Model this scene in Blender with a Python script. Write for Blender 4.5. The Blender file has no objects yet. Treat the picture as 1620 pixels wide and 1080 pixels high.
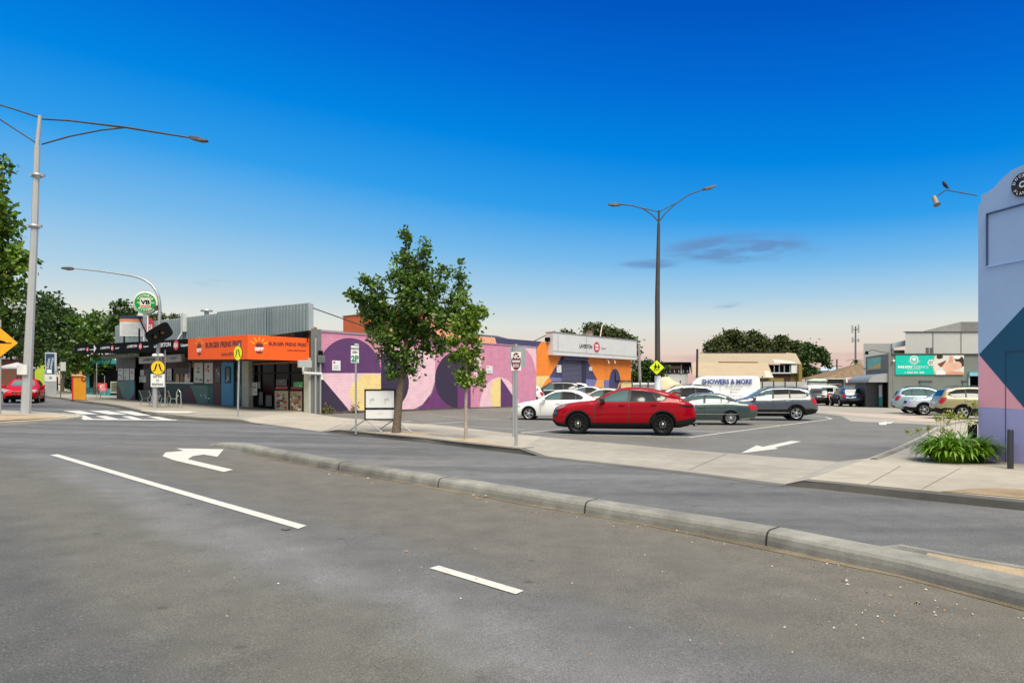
import bpy, bmesh, math, random
import numpy as np
from mathutils import Vector, Matrix
from mathutils.bvhtree import BVHTree
random.seed(7)
R = math.radians
scn = bpy.context.scene
COL = scn.collection
# ---------------------------------------------------------------- camera
F = 1100.0; CX = 810.0; HY = 614.0; H = 1.64
cam = bpy.data.cameras.new('camera'); cam_o = bpy.data.objects.new('camera', cam); COL.objects.link(cam_o)
cam.sensor_width = 36; cam.lens = F/1620*36; cam.shift_y = (HY-540)/1620
cam.clip_end = 3000; cam.clip_start = .05
cam_o.location = (0, 0, H); cam_o.rotation_euler = (R(90), 0, 0)
scn.camera = cam_o
scn.view_settings.view_transform = 'Standard'; scn.view_settings.look = 'None'
scn.view_settings.exposure = 0.0; scn.view_settings.gamma = 1
# ---------------------------------------------------------------- sky
SUN_EL, SUN_AZ = 58.0, 160.0      # soft light from behind the camera, a little to its right
def build_world():
    w = bpy.data.worlds.new('World'); scn.world = w; w.use_nodes = True
    nt = w.node_tree; nt.nodes.clear(); N = nt.nodes.new; L = nt.links.new
    out = N('ShaderNodeOutputWorld'); bg = N('ShaderNodeBackground'); bg.inputs[1].default_value = 1.0
    tc = N('ShaderNodeTexCoord'); sep = N('ShaderNodeSeparateXYZ'); L(tc.outputs['Generated'], sep.inputs[0])
    def math_(op, a, b=None, c=None):
        n = N('ShaderNodeMath'); n.operation = op
        for i, v in enumerate((a, b, c)):
            if v is None: continue
            if isinstance(v, (int, float)): n.inputs[i].default_value = v
            else: L(v, n.inputs[i])
        return n.outputs[0]
    def mapr(v, a, b, c=0., d=1.):
        n = N('ShaderNodeMapRange'); n.interpolation_type = 'SMOOTHSTEP'; L(v, n.inputs[0])
        for i, k in enumerate((a, b, c, d)): n.inputs[i+1].default_value = k
        return n.outputs[0]
    def ramp(v, st):
        n = N('ShaderNodeValToRGB'); L(v, n.inputs[0]); e = n.color_ramp.elements
        while len(e) < len(st): e.new(.5)
        for q, (p, c) in zip(e, st): q.position = p; q.color = (*c, 1)
        return n.outputs[0]
    def mix(f, a, b, t='MIX'):
        n = N('ShaderNodeMix'); n.data_type = 'RGBA'; n.blend_type = t
        for i, v in ((0, f), (6, a), (7, b)):
            if isinstance(v, (int, float)): n.inputs[i].default_value = v
            elif isinstance(v, tuple): n.inputs[i].default_value = (*v, 1)
            else: L(v, n.inputs[i])
        return n.outputs[2]
    X, Y, Z = sep.outputs
    # the sky deepens faster towards the right of the view
    zz = math_('ADD', Z, math_('MULTIPLY', mapr(X, -.6, .7, -.045, .07), mapr(Z, .03, .3)))
    g = ramp(zz, [(0, (.72, .44, .42)), (.022, (.76, .49, .44)), (.05, (.80, .65, .55)), (.09, (.72, .75, .70)),
                  (.135, (.42, .63, .79)), (.19, (.19, .49, .82)), (.26, (.03, .34, .82)), (.34, (.0, .235, .76)),
                  (.42, (.0, .15, .66)), (.50, (.0, .095, .54)), (.60, (.0, .08, .45))])
    left = mix(mapr(X, .1, -.35, 0, .85), g, mix(mapr(Z, .0, .13, 0, 1), (.93, .89, .83), g))
    # thin dusk clouds
    mp = N('ShaderNodeMapping'); L(tc.outputs['Generated'], mp.inputs[0]); mp.inputs['Scale'].default_value = (7, 7, 34)
    nz = N('ShaderNodeTexNoise'); L(mp.outputs[0], nz.inputs[0]); nz.inputs['Scale'].default_value = 1.6; nz.inputs['Detail'].default_value = 6
    def blob(px, py, wx, wy, k):
        d = Vector(((px-CX)/F, 1, (HY-py)/F)).normalized()
        a = math_('DIVIDE', math_('SUBTRACT', X, d.x), wx/F); b = math_('DIVIDE', math_('SUBTRACT', Z, d.z), wy/F)
        r2 = math_('ADD', math_('MULTIPLY', a, a), math_('MULTIPLY', b, b))
        return math_('MULTIPLY', mapr(r2, 1.0, 0.0, 0, k), mapr(Y, 0, .2))
    cl = blob(1165, 394, 125, 26, 1.1)
    for q in ((1030, 417, 62, 10, .8), (1145, 481, 34, 8, .8), (345, 448, 34, 7, .5), (1240, 402, 60, 14, .8)):
        cl = math_('MAXIMUM', cl, blob(*q))
    cl = math_('MULTIPLY', cl, mapr(nz.outputs[0], .40, .66))
    sky = mix(math_('MINIMUM', cl, .72), left, (.13, .25, .50))
    band = math_('MULTIPLY', blob(1180, 567, 420, 9, .5), mapr(nz.outputs[0], .3, .7))
    sky = mix(band, sky, (.60, .36, .40))
    # unseen sky behind the camera and overhead, brightened as added light for the street
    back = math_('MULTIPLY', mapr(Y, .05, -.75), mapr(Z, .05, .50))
    sky = mix(back, sky, (BACK_FILL*1.0, BACK_FILL*.93, BACK_FILL*.84))
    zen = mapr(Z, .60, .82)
    sky = mix(zen, sky, (ZENITH_FILL*.98, ZENITH_FILL*1.0, ZENITH_FILL*.96))
    ns = N('ShaderNodeTexSky'); ns.sky_type = 'NISHITA'; ns.sun_disc = False
    ns.sun_elevation = R(SUN_EL); ns.sun_rotation = R(SUN_AZ)
    nsm = mix(1.0, ns.outputs[0], (.0003, .001, .001), 'MULTIPLY')
    sky = mix(1.0, sky, nsm, 'ADD')
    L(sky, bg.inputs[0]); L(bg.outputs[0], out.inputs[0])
BACK_FILL = .85; ZENITH_FILL = 1.2
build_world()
sl = bpy.data.lights.new('sun', 'SUN'); so = bpy.data.objects.new('sun', sl); COL.objects.link(so)
sl.energy = 4.6; sl.angle = R(36); sl.color = (1, .945, .80)
_a = R(SUN_AZ); _e = R(SUN_EL)
_d = Vector((math.sin(_a)*math.cos(_e), math.cos(_a)*math.cos(_e), math.sin(_e)))
so.rotation_euler = _d.to_track_quat('Z', 'Y').to_euler()

# ---------------------------------------------------------------- terrain height and picture helpers
def ss(a, b, v):
    t = min(1, max(0, (v-a)/(b-a))); return t*t*(3-2*t)
def G(x, y):
    if x >= 6: g = 0
    elif x > -6: g = .025*(6-x)**2/24
    elif x > -60: g = -.025*x
    else: g = 1.5
    if y > 35 and x < 14:
        g += .26*ss(36, 50, y)*ss(14, 4, x)*ss(-26, -12, x)
    return g
def atd(px, py, Y): return Vector(((px-CX)*Y/F, Y, H-(py-HY)*Y/F))
def gp(px, py, off=0):
    a = (py-HY)/F; b = (px-CX)/F; lo, hi = .5, 300
    for _ in range(50):
        m = (lo+hi)/2
        if H-a*m > G(b*m, m)+off: lo = m
        else: hi = m
    return Vector((b*lo, lo, G(b*lo, lo)+off))

# ---------------------------------------------------------------- materials
MATS = {}
def srgb(r, g, b):
    f = lambda c: (c/255/12.92) if c/255 <= .04045 else ((c/255+.055)/1.055)**2.4
    return (f(r), f(g), f(b))
def M(name, col=(.5, .5, .5), rough=.6, metal=0, var=.10, scale=2.0, fine=0, fscale=60, bump=0, bscale=40, coat=0,
      emit=0, brick=None, corr=None, spec=.5, alpha=None, worn=None):
    if name in MATS: return MATS[name]
    m = bpy.data.materials.new(name); m.use_nodes = True; MATS[name] = m
    nt = m.node_tree; N = nt.nodes.new; L = nt.links.new; b = nt.nodes['Principled BSDF']
    b.inputs['Roughness'].default_value = rough; b.inputs['Metallic'].default_value = metal
    b.inputs['Coat Weight'].default_value = coat; b.inputs['Coat Roughness'].default_value = .05
    b.inputs['Specular IOR Level'].default_value = spec
    tc = N('ShaderNodeTexCoord')
    cur = None
    def mixc(f, a, c, t='MIX'):
        n = N('ShaderNodeMix'); n.data_type = 'RGBA'; n.blend_type = t
        for i, v in ((0, f), (6, a), (7, c)):
            if isinstance(v, (int, float)): n.inputs[i].default_value = v
            elif isinstance(v, tuple): n.inputs[i].default_value = (*v, 1)
            else: L(v, n.inputs[i])
        return n.outputs[2]
    def mr(v, a, c, d, e):
        n = N('ShaderNodeMapRange'); L(v, n.inputs[0])
        for i, k in enumerate((a, c, d, e)): n.inputs[i+1].default_value = k
        return n.outputs[0]
    n1 = N('ShaderNodeTexNoise'); L(tc.outputs['Object'], n1.inputs[0]); n1.inputs['Scale'].default_value = scale
    n1.inputs['Detail'].default_value = 6; n1.inputs['Roughness'].default_value = .6
    dk = tuple(c*(1-var) for c in col); lt = tuple(min(1, c*(1+var)) for c in col)
    cur = mixc(mr(n1.outputs[0], .3, .7, 0, 1), dk, lt)
    if fine:
        n2 = N('ShaderNodeTexNoise'); L(tc.outputs['Object'], n2.inputs[0]); n2.inputs['Scale'].default_value = fscale
        n2.inputs['Detail'].default_value = 3
        cur = mixc(1.0, cur, mixc(mr(n2.outputs[0], .3, .7, 0, 1), (1-fine,)*3, (1+fine,)*3), 'MULTIPLY')
    if worn:
        n4 = N('ShaderNodeTexNoise'); L(tc.outputs['Object'], n4.inputs[0]); n4.inputs['Scale'].default_value = worn[1]; n4.inputs['Detail'].default_value = 8; n4.inputs['Roughness'].default_value = .75
        cur = mixc(mr(n4.outputs[0], worn[2], worn[3], 0, .85), cur, worn[0])
    hsrc = None
    if brick:
        br = N('ShaderNodeTexBrick'); mp = N('ShaderNodeMapping'); L(tc.outputs['Object'], mp.inputs[0])
        mp.inputs['Rotation'].default_value = (R(-90), 0, 0) if brick.get('axis', 'x') == 'x' else (R(-90), 0, R(-90))
        if brick.get('axis', 'x') != 'x': 
            sx = N('ShaderNodeSeparateXYZ'); cx = N('ShaderNodeCombineXYZ'); L(tc.outputs['Object'], sx.inputs[0])
            L(sx.outputs[1], cx.inputs[0]); L(sx.outputs[2], cx.inputs[1]); L(cx.outputs[0], br.inputs[0])
        else:
            sx = N('ShaderNodeSeparateXYZ'); cx = N('ShaderNodeCombineXYZ'); L(tc.outputs['Object'], sx.inputs[0])
            L(sx.outputs[0], cx.inputs[0]); L(sx.outputs[2], cx.inputs[1]); L(cx.outputs[0], br.inputs[0])
        br.inputs['Scale'].default_value = 1; br.inputs['Brick Width'].default_value = brick.get('w', .24)
        br.inputs['Row Height'].default_value = brick.get('h', .086); br.inputs['Mortar Size'].default_value = .008
        br.inputs['Color1'].default_value = (1, 1, 1, 1); v = brick.get('v', .92); br.inputs['Color2'].default_value = (v, v, v, 1)
        k = brick.get('m', .8); br.inputs['Mortar'].default_value = (k, k, k, 1)
        cur = mixc(1.0, cur, br.outputs[0], 'MULTIPLY')
        bw = N('ShaderNodeRGBToBW'); L(br.outputs[0], bw.inputs[0]); hsrc = bw.outputs[0]; bump = bump or .4
    if bump:
        if hsrc is None:
            n3 = N('ShaderNodeTexNoise'); L(tc.outputs['Object'], n3.inputs[0]); n3.inputs['Scale'].default_value = bscale
            n3.inputs['Detail'].default_value = 5; hsrc = n3.outputs[0]
        bp = N('ShaderNodeBump'); bp.inputs['Strength'].default_value = bump; bp.inputs['Distance'].default_value = .01
        L(hsrc, bp.inputs['Height']); L(bp.outputs[0], b.inputs['Normal'])
    L(cur, b.inputs['Base Color'])
    if emit:
        L(cur, b.inputs['Emission Color']); b.inputs['Emission Strength'].default_value = emit
    m['_c'] = 1
    return m

def ground_mat(name, base, tint, speck=.25, chips=.5, rough=.85, patch=.25, bump=.35, stretch=None, cracks=0, alt=None):
    m = bpy.data.materials.new(name); m.use_nodes = True; MATS[name] = m
    nt = m.node_tree; N = nt.nodes.new; L = nt.links.new; b = nt.nodes['Principled BSDF']
    b.inputs['Roughness'].default_value = rough; b.inputs['Specular IOR Level'].default_value = .35
    tc = N('ShaderNodeTexCoord')
    def noise(s, d=5, r=.6, vec=None):
        n = N('ShaderNodeTexNoise'); L(vec or tc.outputs['Object'], n.inputs[0]); n.inputs['Scale'].default_value = s
        n.inputs['Detail'].default_value = d; n.inputs['Roughness'].default_value = r; return n.outputs[0]
    def mr(v, a, c, d=0, e=1):
        n = N('ShaderNodeMapRange'); L(v, n.inputs[0])
        for i, k in enumerate((a, c, d, e)): n.inputs[i+1].default_value = k
        return n.outputs[0]
    def mixc(f, a, c, t='MIX'):
        n = N('ShaderNodeMix'); n.data_type = 'RGBA'; n.blend_type = t
        for i, v in ((0, f), (6, a), (7, c)):
            if isinstance(v, (int, float)): n.inputs[i].default_value = v
            elif isinstance(v, tuple): n.inputs[i].default_value = (*v, 1)
            else: L(v, n.inputs[i])
        return n.outputs[2]
    vec = None
    if stretch:
        mp = N('ShaderNodeMapping'); L(tc.outputs['Object'], mp.inputs[0]); mp.inputs['Rotation'].default_value = (0, 0, R(stretch[0]))
        mp.inputs['Scale'].default_value = (stretch[1], stretch[2], 1); vec = mp.outputs[0]
    big = mr(noise(.35, 4, .55, vec), .36, .64)
    cur = mixc(big, base, tint)
    if alt:      # wheel tracks and dirtier strips run along the street; the turning lane by the median is a browner reseal
        mp = N('ShaderNodeMapping'); L(tc.outputs['Object'], mp.inputs[0]); mp.inputs['Rotation'].default_value = (0, 0, R(40.2)); mp.inputs['Scale'].default_value = (.16, 1.1, 1)
        c2 = mixc(mr(noise(.6, 5, .55, mp.outputs[0]), .34, .66), alt[0], alt[1])
        def dot(v):
            n = N('ShaderNodeVectorMath'); n.operation = 'DOT_PRODUCT'; L(tc.outputs['Object'], n.inputs[0]); n.inputs[1].default_value = v; return n.outputs['Value']
        def mth(op, x, y):
            n = N('ShaderNodeMath'); n.operation = op
            for q, v in enumerate((x, y)):
                if isinstance(v, (int, float)): n.inputs[q].default_value = v
                else: L(v, n.inputs[q])
            return n.outputs[0]
        v_ = dot((.645, .764, 0)); u_ = dot((.764, -.645, 0)); wob = mr(noise(.45, 5), .2, .8, -.55, .55)
        rp = N('ShaderNodeValToRGB'); L(mth('DIVIDE', mth('ADD', mth('ADD', v_, wob), mth('MULTIPLY', u_, .10)), 10), rp.inputs[0]); rp.color_ramp.interpolation = 'EASE'
        st = [(.0, (.080, .078, .074)), (.10, (.090, .088, .085)), (.175, (.122, .116, .098)), (.235, (.122, .117, .099)), (.30, (.158, .155, .152)), (.37, (.120, .117, .114)), (.44, (.123, .114, .098)), (.60, (.133, .120, .099)), (.75, (.142, .127, .104))]
        e_ = rp.color_ramp.elements
        while len(e_) < len(st): e_.new(.5)
        for q, (p_, c_) in zip(e_, st): q.position = p_; q.color = (*c_, 1)
        near = mth('MULTIPLY', mr(mth('ADD', v_, mth('MULTIPLY', u_, .137)), 7.02, 6.98), mr(mth('ADD', u_, wob), -20, -13))
        cur = mixc(near, c2, rp.outputs[0])
        bl = N('ShaderNodeTexVoronoi'); L(tc.outputs['Object'], bl.inputs[0]); bl.inputs['Scale'].default_value = 2.6
        sb = N('ShaderNodeSeparateColor'); L(bl.outputs['Color'], sb.inputs[0])
        bs = mth('MULTIPLY', mth('GREATER_THAN', sb.outputs[1], .80), mr(mth('ADD', bl.outputs['Distance'], mr(noise(9, 3), .2, .8, -.06, .06)), .16, .07))
        cur = mixc(mth('MULTIPLY', bs, .6), cur, (.05, .047, .042))
    mid = mr(noise(2.3, 6, .65), .3, .7, 1-patch, 1+patch)
    cc = N('ShaderNodeCombineColor'); [L(mid, cc.inputs[i]) for i in range(3)]
    cur = mixc(1.0, cur, cc.outputs[0], 'MULTIPLY')
    f1 = noise(85, 4, .75); f = mr(f1, .32, .68, 1-speck, 1+speck)
    c2 = N('ShaderNodeCombineColor'); [L(f, c2.inputs[i]) for i in range(3)]
    cur = mixc(1.0, cur, c2.outputs[0], 'MULTIPLY')
    if chips:
        vo = N('ShaderNodeTexVoronoi'); L(tc.outputs['Object'], vo.inputs[0]); vo.inputs['Scale'].default_value = 48
        sc = N('ShaderNodeSeparateColor'); L(vo.outputs['Color'], sc.inputs[0])
        sel = N('ShaderNodeMath'); sel.operation = 'GREATER_THAN'; L(sc.outputs[0], sel.inputs[0]); sel.inputs[1].default_value = .86
        nr = mr(vo.outputs['Distance'], .30, .12, 0, chips)
        mu = N('ShaderNodeMath'); mu.operation = 'MULTIPLY'; L(sel.outputs[0], mu.inputs[0]); L(nr, mu.inputs[1])
        cur = mixc(mu.outputs[0], cur, (.36, .34, .31))
    if cracks:
        v2 = N('ShaderNodeTexVoronoi'); v2.feature = 'DISTANCE_TO_EDGE'; v2.inputs['Scale'].default_value = .35
        wv = N('ShaderNodeVectorMath'); wv.operation = 'MULTIPLY_ADD'
        nn = N('ShaderNodeTexNoise'); L(tc.outputs['Object'], nn.inputs[0]); nn.inputs['Scale'].default_value = 2.5; nn.inputs['Detail'].default_value = 5
        L(nn.outputs['Color'], wv.inputs[0]); wv.inputs[1].default_value = (.5, .5, .5); L(tc.outputs['Object'], wv.inputs[2]); L(wv.outputs[0], v2.inputs[0])
        cm = N('ShaderNodeMath'); cm.operation = 'MULTIPLY'; L(mr(v2.outputs['Distance'], .006, .0, 0, cracks), cm.inputs[0]); L(mr(noise(.8), .5, .6), cm.inputs[1])
        cur = mixc(cm.outputs[0], cur, (.02, .02, .02))
    L(cur, b.inputs['Base Color'])
    bp = N('ShaderNodeBump'); bp.inputs['Strength'].default_value = bump; bp.inputs['Distance'].default_value = .006
    L(f1, bp.inputs['Height']); L(bp.outputs[0], b.inputs['Normal'])
    return m

def leaf_mat(name, c1, c2, c3=None, trans=.35, rough=.5):
    m = bpy.data.materials.new(name); m.use_nodes = True; MATS[name] = m
    nt = m.node_tree; N = nt.nodes.new; L = nt.links.new; b = nt.nodes['Principled BSDF']; out = nt.nodes['Material Output']
    g = N('ShaderNodeNewGeometry'); r = N('ShaderNodeValToRGB'); L(g.outputs['Random Per Island'], r.inputs[0])
    e = r.color_ramp.elements; e[0].color = (*c1, 1); e[1].color = (*c2, 1)
    if c3: e[1].position = .9; q = e.new(1.0); q.color = (*c3, 1)
    b.inputs['Roughness'].default_value = rough; b.inputs['Specular IOR Level'].default_value = .4
    L(r.outputs[0], b.inputs['Base Color'])
    t = N('ShaderNodeBsdfTranslucent'); L(r.outputs[0], t.inputs[0]); mx = N('ShaderNodeMixShader'); mx.inputs[0].default_value = trans
    L(b.outputs[0], mx.inputs[1]); L(t.outputs[0], mx.inputs[2]); L(mx.outputs[0], out.inputs[0])
    return m

# ---------------------------------------------------------------- mesh builder
_txt = {}
def text_geo(s, bold=0):
    k = (s, bold)
    if k in _txt: return _txt[k]
    cu = bpy.data.curves.new('t', 'FONT'); cu.body = s; cu.size = 1; cu.align_x = 'CENTER'; cu.align_y = 'CENTER'; cu.offset = bold
    cu.resolution_u = 3
    o = bpy.data.objects.new('t', cu); COL.objects.link(o); dg = bpy.context.evaluated_depsgraph_get()
    me = bpy.data.meshes.new_from_object(o.evaluated_get(dg)); bpy.data.objects.remove(o); bpy.data.curves.remove(cu)
    vs = [tuple(v.co) for v in me.vertices]; fs = [tuple(p.vertices) for p in me.polygons]; bpy.data.meshes.remove(me)
    xs = [v[0] for v in vs]; ys = [v[1] for v in vs]; w = max(xs)-min(xs); h = max(ys)-min(ys); cx = (max(xs)+min(xs))/2; cy = (max(ys)+min(ys))/2
    _txt[k] = ([(v[0]-cx, v[1]-cy) for v in vs], fs, w, h); return _txt[k]

def clip(poly, x0, x1, z0, z1):
    def cut(ps, f, k):
        o = []
        for i in range(len(ps)):
            a, b = ps[i-1], ps[i]; fa, fb = f(a), f(b)
            if (fa >= 0) != (fb >= 0):
                t = fa/(fa-fb); o.append((a[0]+(b[0]-a[0])*t, a[1]+(b[1]-a[1])*t))
            if fb >= 0: o.append(b)
        return o
    for f in (lambda p: p[0]-x0, lambda p: x1-p[0], lambda p: p[1]-z0, lambda p: z1-p[1]):
        if poly: poly = cut(poly, f, 0)
    return poly

class MB:
    def __init__(s): s.v = []; s.f = []; s.m = []; s.mats = []; s.sm = []; s.x = Matrix.Identity(4)
    def mi(s, mat):
        if mat not in s.mats: s.mats.append(mat)
        return s.mats.index(mat)
    def add(s, vs, fs, mat, smooth=False):
        b = len(s.v); s.v += [tuple(s.x @ Vector(v)) for v in vs]; k = s.mi(mat)
        for f in fs: s.f.append([b+i for i in f]); s.m.append(k); s.sm.append(smooth)
    def box(s, a, b, mat, bev=0):
        x0, y0, z0 = a; x1, y1, z1 = b
        if bev:
            c = min(bev, (x1-x0)/2.1, (y1-y0)/2.1, (z1-z0)/2.1)
            bm = bmesh.new(); bmesh.ops.create_cube(bm, size=1)
            for v in bm.verts: v.co = Vector(((x0+x1)/2+v.co.x*(x1-x0), (y0+y1)/2+v.co.y*(y1-y0), (z0+z1)/2+v.co.z*(z1-z0)))
            bmesh.ops.bevel(bm, geom=bm.edges[:]+bm.verts[:], offset=c, segments=2, profile=.5, affect='EDGES')
            s.addbm(bm, mat); return
        v = [(x0, y0, z0), (x1, y0, z0), (x1, y1, z0), (x0, y1, z0), (x0, y0, z1), (x1, y0, z1), (x1, y1, z1), (x0, y1, z1)]
        s.add(v, [(3, 2, 1, 0), (4, 5, 6, 7), (0, 1, 5, 4), (1, 2, 6, 5), (2, 3, 7, 6), (3, 0, 4, 7)], mat)
    def addbm(s, bm, mat, smooth=False):
        bm.verts.ensure_lookup_table(); bm.verts.index_update()
        s.add([tuple(v.co) for v in bm.verts], [[v.index for v in f.verts] for f in bm.faces], mat, smooth); bm.free()
    def tube(s, pts, rad, mat, n=8, cap=True, smooth=True):
        pts = [Vector(p) for p in pts]; k = len(pts); rr = rad if isinstance(rad, (list, tuple)) else [rad]*k
        vs = []; up = None
        for i, p in enumerate(pts):
            t = (pts[min(i+1, k-1)]-pts[max(i-1, 0)]).normalized()
            if up is None: up = Vector((1, 0, 0)) if abs(t.x) < .7 else Vector((0, 0, 1))
            a = (up-t*up.dot(t)).normalized(); b = t.cross(a); up = a
            for j in range(n):
                q = 2*math.pi*(j+.5)/n; vs.append(p+(a*math.cos(q)+b*math.sin(q))*rr[i])
        fs = [(i*n+j, i*n+(j+1) % n, (i+1)*n+(j+1) % n, (i+1)*n+j) for i in range(k-1) for j in range(n)]
        s.add(vs, fs, mat, smooth)
        if cap: s.add(vs[:n], [tuple(range(n))[::-1]], mat); s.add(vs[-n:], [tuple(range(n))], mat)
    def lathe(s, prof, mat, n=24, axis='z', c=(0, 0, 0), smooth=True, a0=0, a1=2*math.pi):
        full = abs(a1-a0-2*math.pi) < 1e-6; vs = []; m = n if full else n+1
        for r, h in prof:
            for j in range(m):
                q = a0+(a1-a0)*j/n; ca, sa = r*math.cos(q), r*math.sin(q)
                p = (ca, sa, h) if axis == 'z' else ((ca, h, sa) if axis == 'y' else (h, ca, sa))
                vs.append((c[0]+p[0], c[1]+p[1], c[2]+p[2]))
        fs = []
        for i in range(len(prof)-1):
            for j in range(n):
                j2 = (j+1) % m if full else j+1
                fs.append((i*m+j, i*m+j2, (i+1)*m+j2, (i+1)*m+j))
        s.add(vs, fs, mat, smooth)
    def disc(s, c, r, mat, n=28, rz=None, y=0, a0=0, a1=2*math.pi):       # in the local xz plane facing -y
        rz = rz or r; ps = [(c[0]+r*math.cos(a0+(a1-a0)*i/n), c[1]+rz*math.sin(a0+(a1-a0)*i/n)) for i in range(n+(0 if abs(a1-a0-2*math.pi) < 1e-6 else 1))]
        s.flat(ps, mat, y)
    def flat(s, ps, mat, y=0):
        vs = [(p[0], y, p[1]) for p in ps]
        ar = sum(ps[i-1][0]*ps[i][1]-ps[i][0]*ps[i-1][1] for i in range(len(ps)))
        if ar < 0: vs = vs[::-1]
        s.add(vs, [tuple(range(len(vs)))], mat)
    def slab(s, ps, y0, y1, mat):       # prism of an xz polygon between y0 (front) and y1
        ar = sum(ps[i-1][0]*ps[i][1]-ps[i][0]*ps[i-1][1] for i in range(len(ps)))
        if ar < 0: ps = ps[::-1]
        n = len(ps); vs = [(p[0], y0, p[1]) for p in ps]+[(p[0], y1, p[1]) for p in ps]
        s.add(vs, [tuple(range(n)), tuple(range(2*n-1, n-1, -1))]+[(i, i+n, (i+1) % n+n, (i+1) % n) for i in range(n)], mat)
    def text(s, st, c, mat, h=None, w=None, y=0, bold=.0, rot=0, shear=0):
        vs, fs, tw, th = text_geo(st, bold)
        sz = (h/th) if h else (w/tw); sx = (w/tw) if w else sz
        ca, sa = math.cos(rot), math.sin(rot); o = []
        for a, b in vs:
            a = a*sx+b*sz*shear; b = b*sz; o.append((c[0]+a*ca-b*sa, y, c[1]+a*sa+b*ca))
        s.add(o, fs, mat)
    def arctext(s, st, c, r, mat, h, a0, a1, y=0, bold=.0, inside=False):
        n = len(st)
        for i, ch in enumerate(st):
            if ch == ' ': continue
            a = a0+(a1-a0)*i/(n-1); s.text(ch, (c[0]+r*math.cos(a), c[1]+r*math.sin(a)), mat, h=h, y=y, bold=bold, rot=(a+math.pi/2) if inside else (a-math.pi/2))
    def build(s, name, parent=None, loc=None, rz=0, fix=False):
        me = bpy.data.meshes.new(name); me.from_pydata(s.v, [], s.f)
        for m in s.mats: me.materials.append(m)
        me.polygons.foreach_set('material_index', s.m); me.polygons.foreach_set('use_smooth', s.sm)
        if fix:
            bm = bmesh.new(); bm.from_mesh(me); bmesh.ops.recalc_face_normals(bm, faces=bm.faces); bm.to_mesh(me); bm.free()
        me.update()
        o = bpy.data.objects.new(name, me); COL.objects.link(o); o.parent = parent
        if loc is not None: o.location = loc
        o.rotation_euler = (0, 0, rz)
        return o
def tag(o, label, cat, group=None):
    o['label'] = label; o['category'] = cat
    if group: o['group'] = group
    return o
def thing(name, label, cat, loc=(0, 0, 0), rz=0, group=None):
    o = bpy.data.objects.new(name, None); COL.objects.link(o); o.location = loc; o.rotation_euler = (0, 0, rz)
    o.empty_display_size = .3
    return tag(o, label, cat, group)
def struct(o, kind='structure'): o['kind'] = kind; return o
def copy_tree(o, parent=None):
    c = o.copy(); COL.objects.link(c); c.parent = parent
    for ch in list(o.children): copy_tree(ch, c)
    return c
class Frame:      # a vertical plane: local x runs left to right, +y points away behind it
    def __init__(s, o, ang, back=0):
        s.a = ang; s.u = Vector((math.cos(ang), math.sin(ang))); s.n = Vector((-math.sin(ang), math.cos(ang)))
        s.o = Vector(o[:2])+s.n*back
    def px(s, px, py, y=0):         # local (x, z) on the plane offset y, of a picture point
        k = (px-CX)/F; o = s.o+s.n*y
        t = (o.x-k*o.y)/(k*s.u.y-s.u.x); D = o.y+s.u.y*t
        return (t, H-(py-HY)*D/F)
    def P(s, pts, y=0): return [s.px(a, b, y) for a, b in pts]
    def w(s, x, y=0): p = s.o+s.u*x+s.n*y; return (p.x, p.y)
    def g(s, x, y=0): return G(*s.w(x, y))
    def thing(s, name, label, cat, z=0, group=None): return thing(name, label, cat, (s.o.x, s.o.y, z), s.a, group)
    def rect(s, x0, y0, x1, y1, y=0):   # upright rectangle: width from the picture, vertical extent at its left edge
        a = s.px(x0, y0, y); b = s.px(x1, y0, y); c = s.px(x0, y1, y)
        return (a[0], b[0], c[1], a[1])
def facing(px, Y, face=None):       # rotation so that local -y looks at the camera from there
    return -math.atan2((px-CX)/F, 1) if face is None else face
# ---------------------------------------------------------------- shared materials
asph_road = ground_mat('road_asphalt', (.150, .128, .100), (.180, .152, .118), .52, .55, .76, .16, bump=.9, alt=((.086, .085, .085), (.160, .158, .157)))
asph_road2 = ground_mat('road_asphalt_worn', (.125, .115, .104), (.185, .175, .165), .24, .45, .72, .12, stretch=(40.2, .22, 1.5))
asph_park = ground_mat('car_park_asphalt', (.130, .124, .112), (.168, .160, .146), .22, .35, .80, .12, cracks=.5)
conc = ground_mat('footpath_concrete', (.34, .30, .245), (.41, .365, .30), .10, .0, .85, .12)
conc2 = ground_mat('driveway_concrete', (.27, .245, .205), (.34, .31, .265), .12, .1, .85, .14)
kerbm = ground_mat('kerb_concrete', (.17, .162, .142), (.28, .268, .235), .2, .15, .8, .30)
kerbd = ground_mat('kerb_concrete_dark', (.10, .093, .082), (.15, .14, .12), .14, .1, .8, .16)
gravel = ground_mat('tan_gravel', (.28, .205, .125), (.44, .34, .225), .45, .6, .9, .25, bump=1.0)
pinkc = ground_mat('pink_concrete', (.42, .31, .25), (.45, .38, .32), .1, 0, .85, .12)
paint_w = M('road_paint_white', (.56, .54, .48), .6, var=.10, scale=6, fine=.15, fscale=120, worn=((.2, .19, .17), 16, .60, .68))
zebra_w = M('zebra_paint', (.58, .57, .54), .7, var=.15, scale=3, worn=((.2, .19, .18), 6, .54, .66))
white = M('white_paint', (.75, .75, .74), .5, var=.03); black = M('black_paint', (.006, .006, .007), .5, var=.05, spec=.08)
plastic = M('black_plastic', (.02, .02, .021), .55, var=.1)
galv = M('galvanised_steel', (.42, .43, .43), .45, .55, var=.10, scale=5)
galvd = M('dark_weathered_steel', (.06, .055, .05), .6, .2, var=.12, scale=4)
chrome = M('chrome', (.8, .8, .8), .12, 1, var=.02)
glass = M('dark_glass', (.012, .02, .022), .04, var=.1, spec=.6)
rubber = M('tyre_rubber', (.009, .009, .010), .85, var=.15, spec=.08)
bark = M('grey_brown_bark', (.13, .095, .065), .9, var=.35, scale=9, bump=.8, bscale=30)

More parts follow.
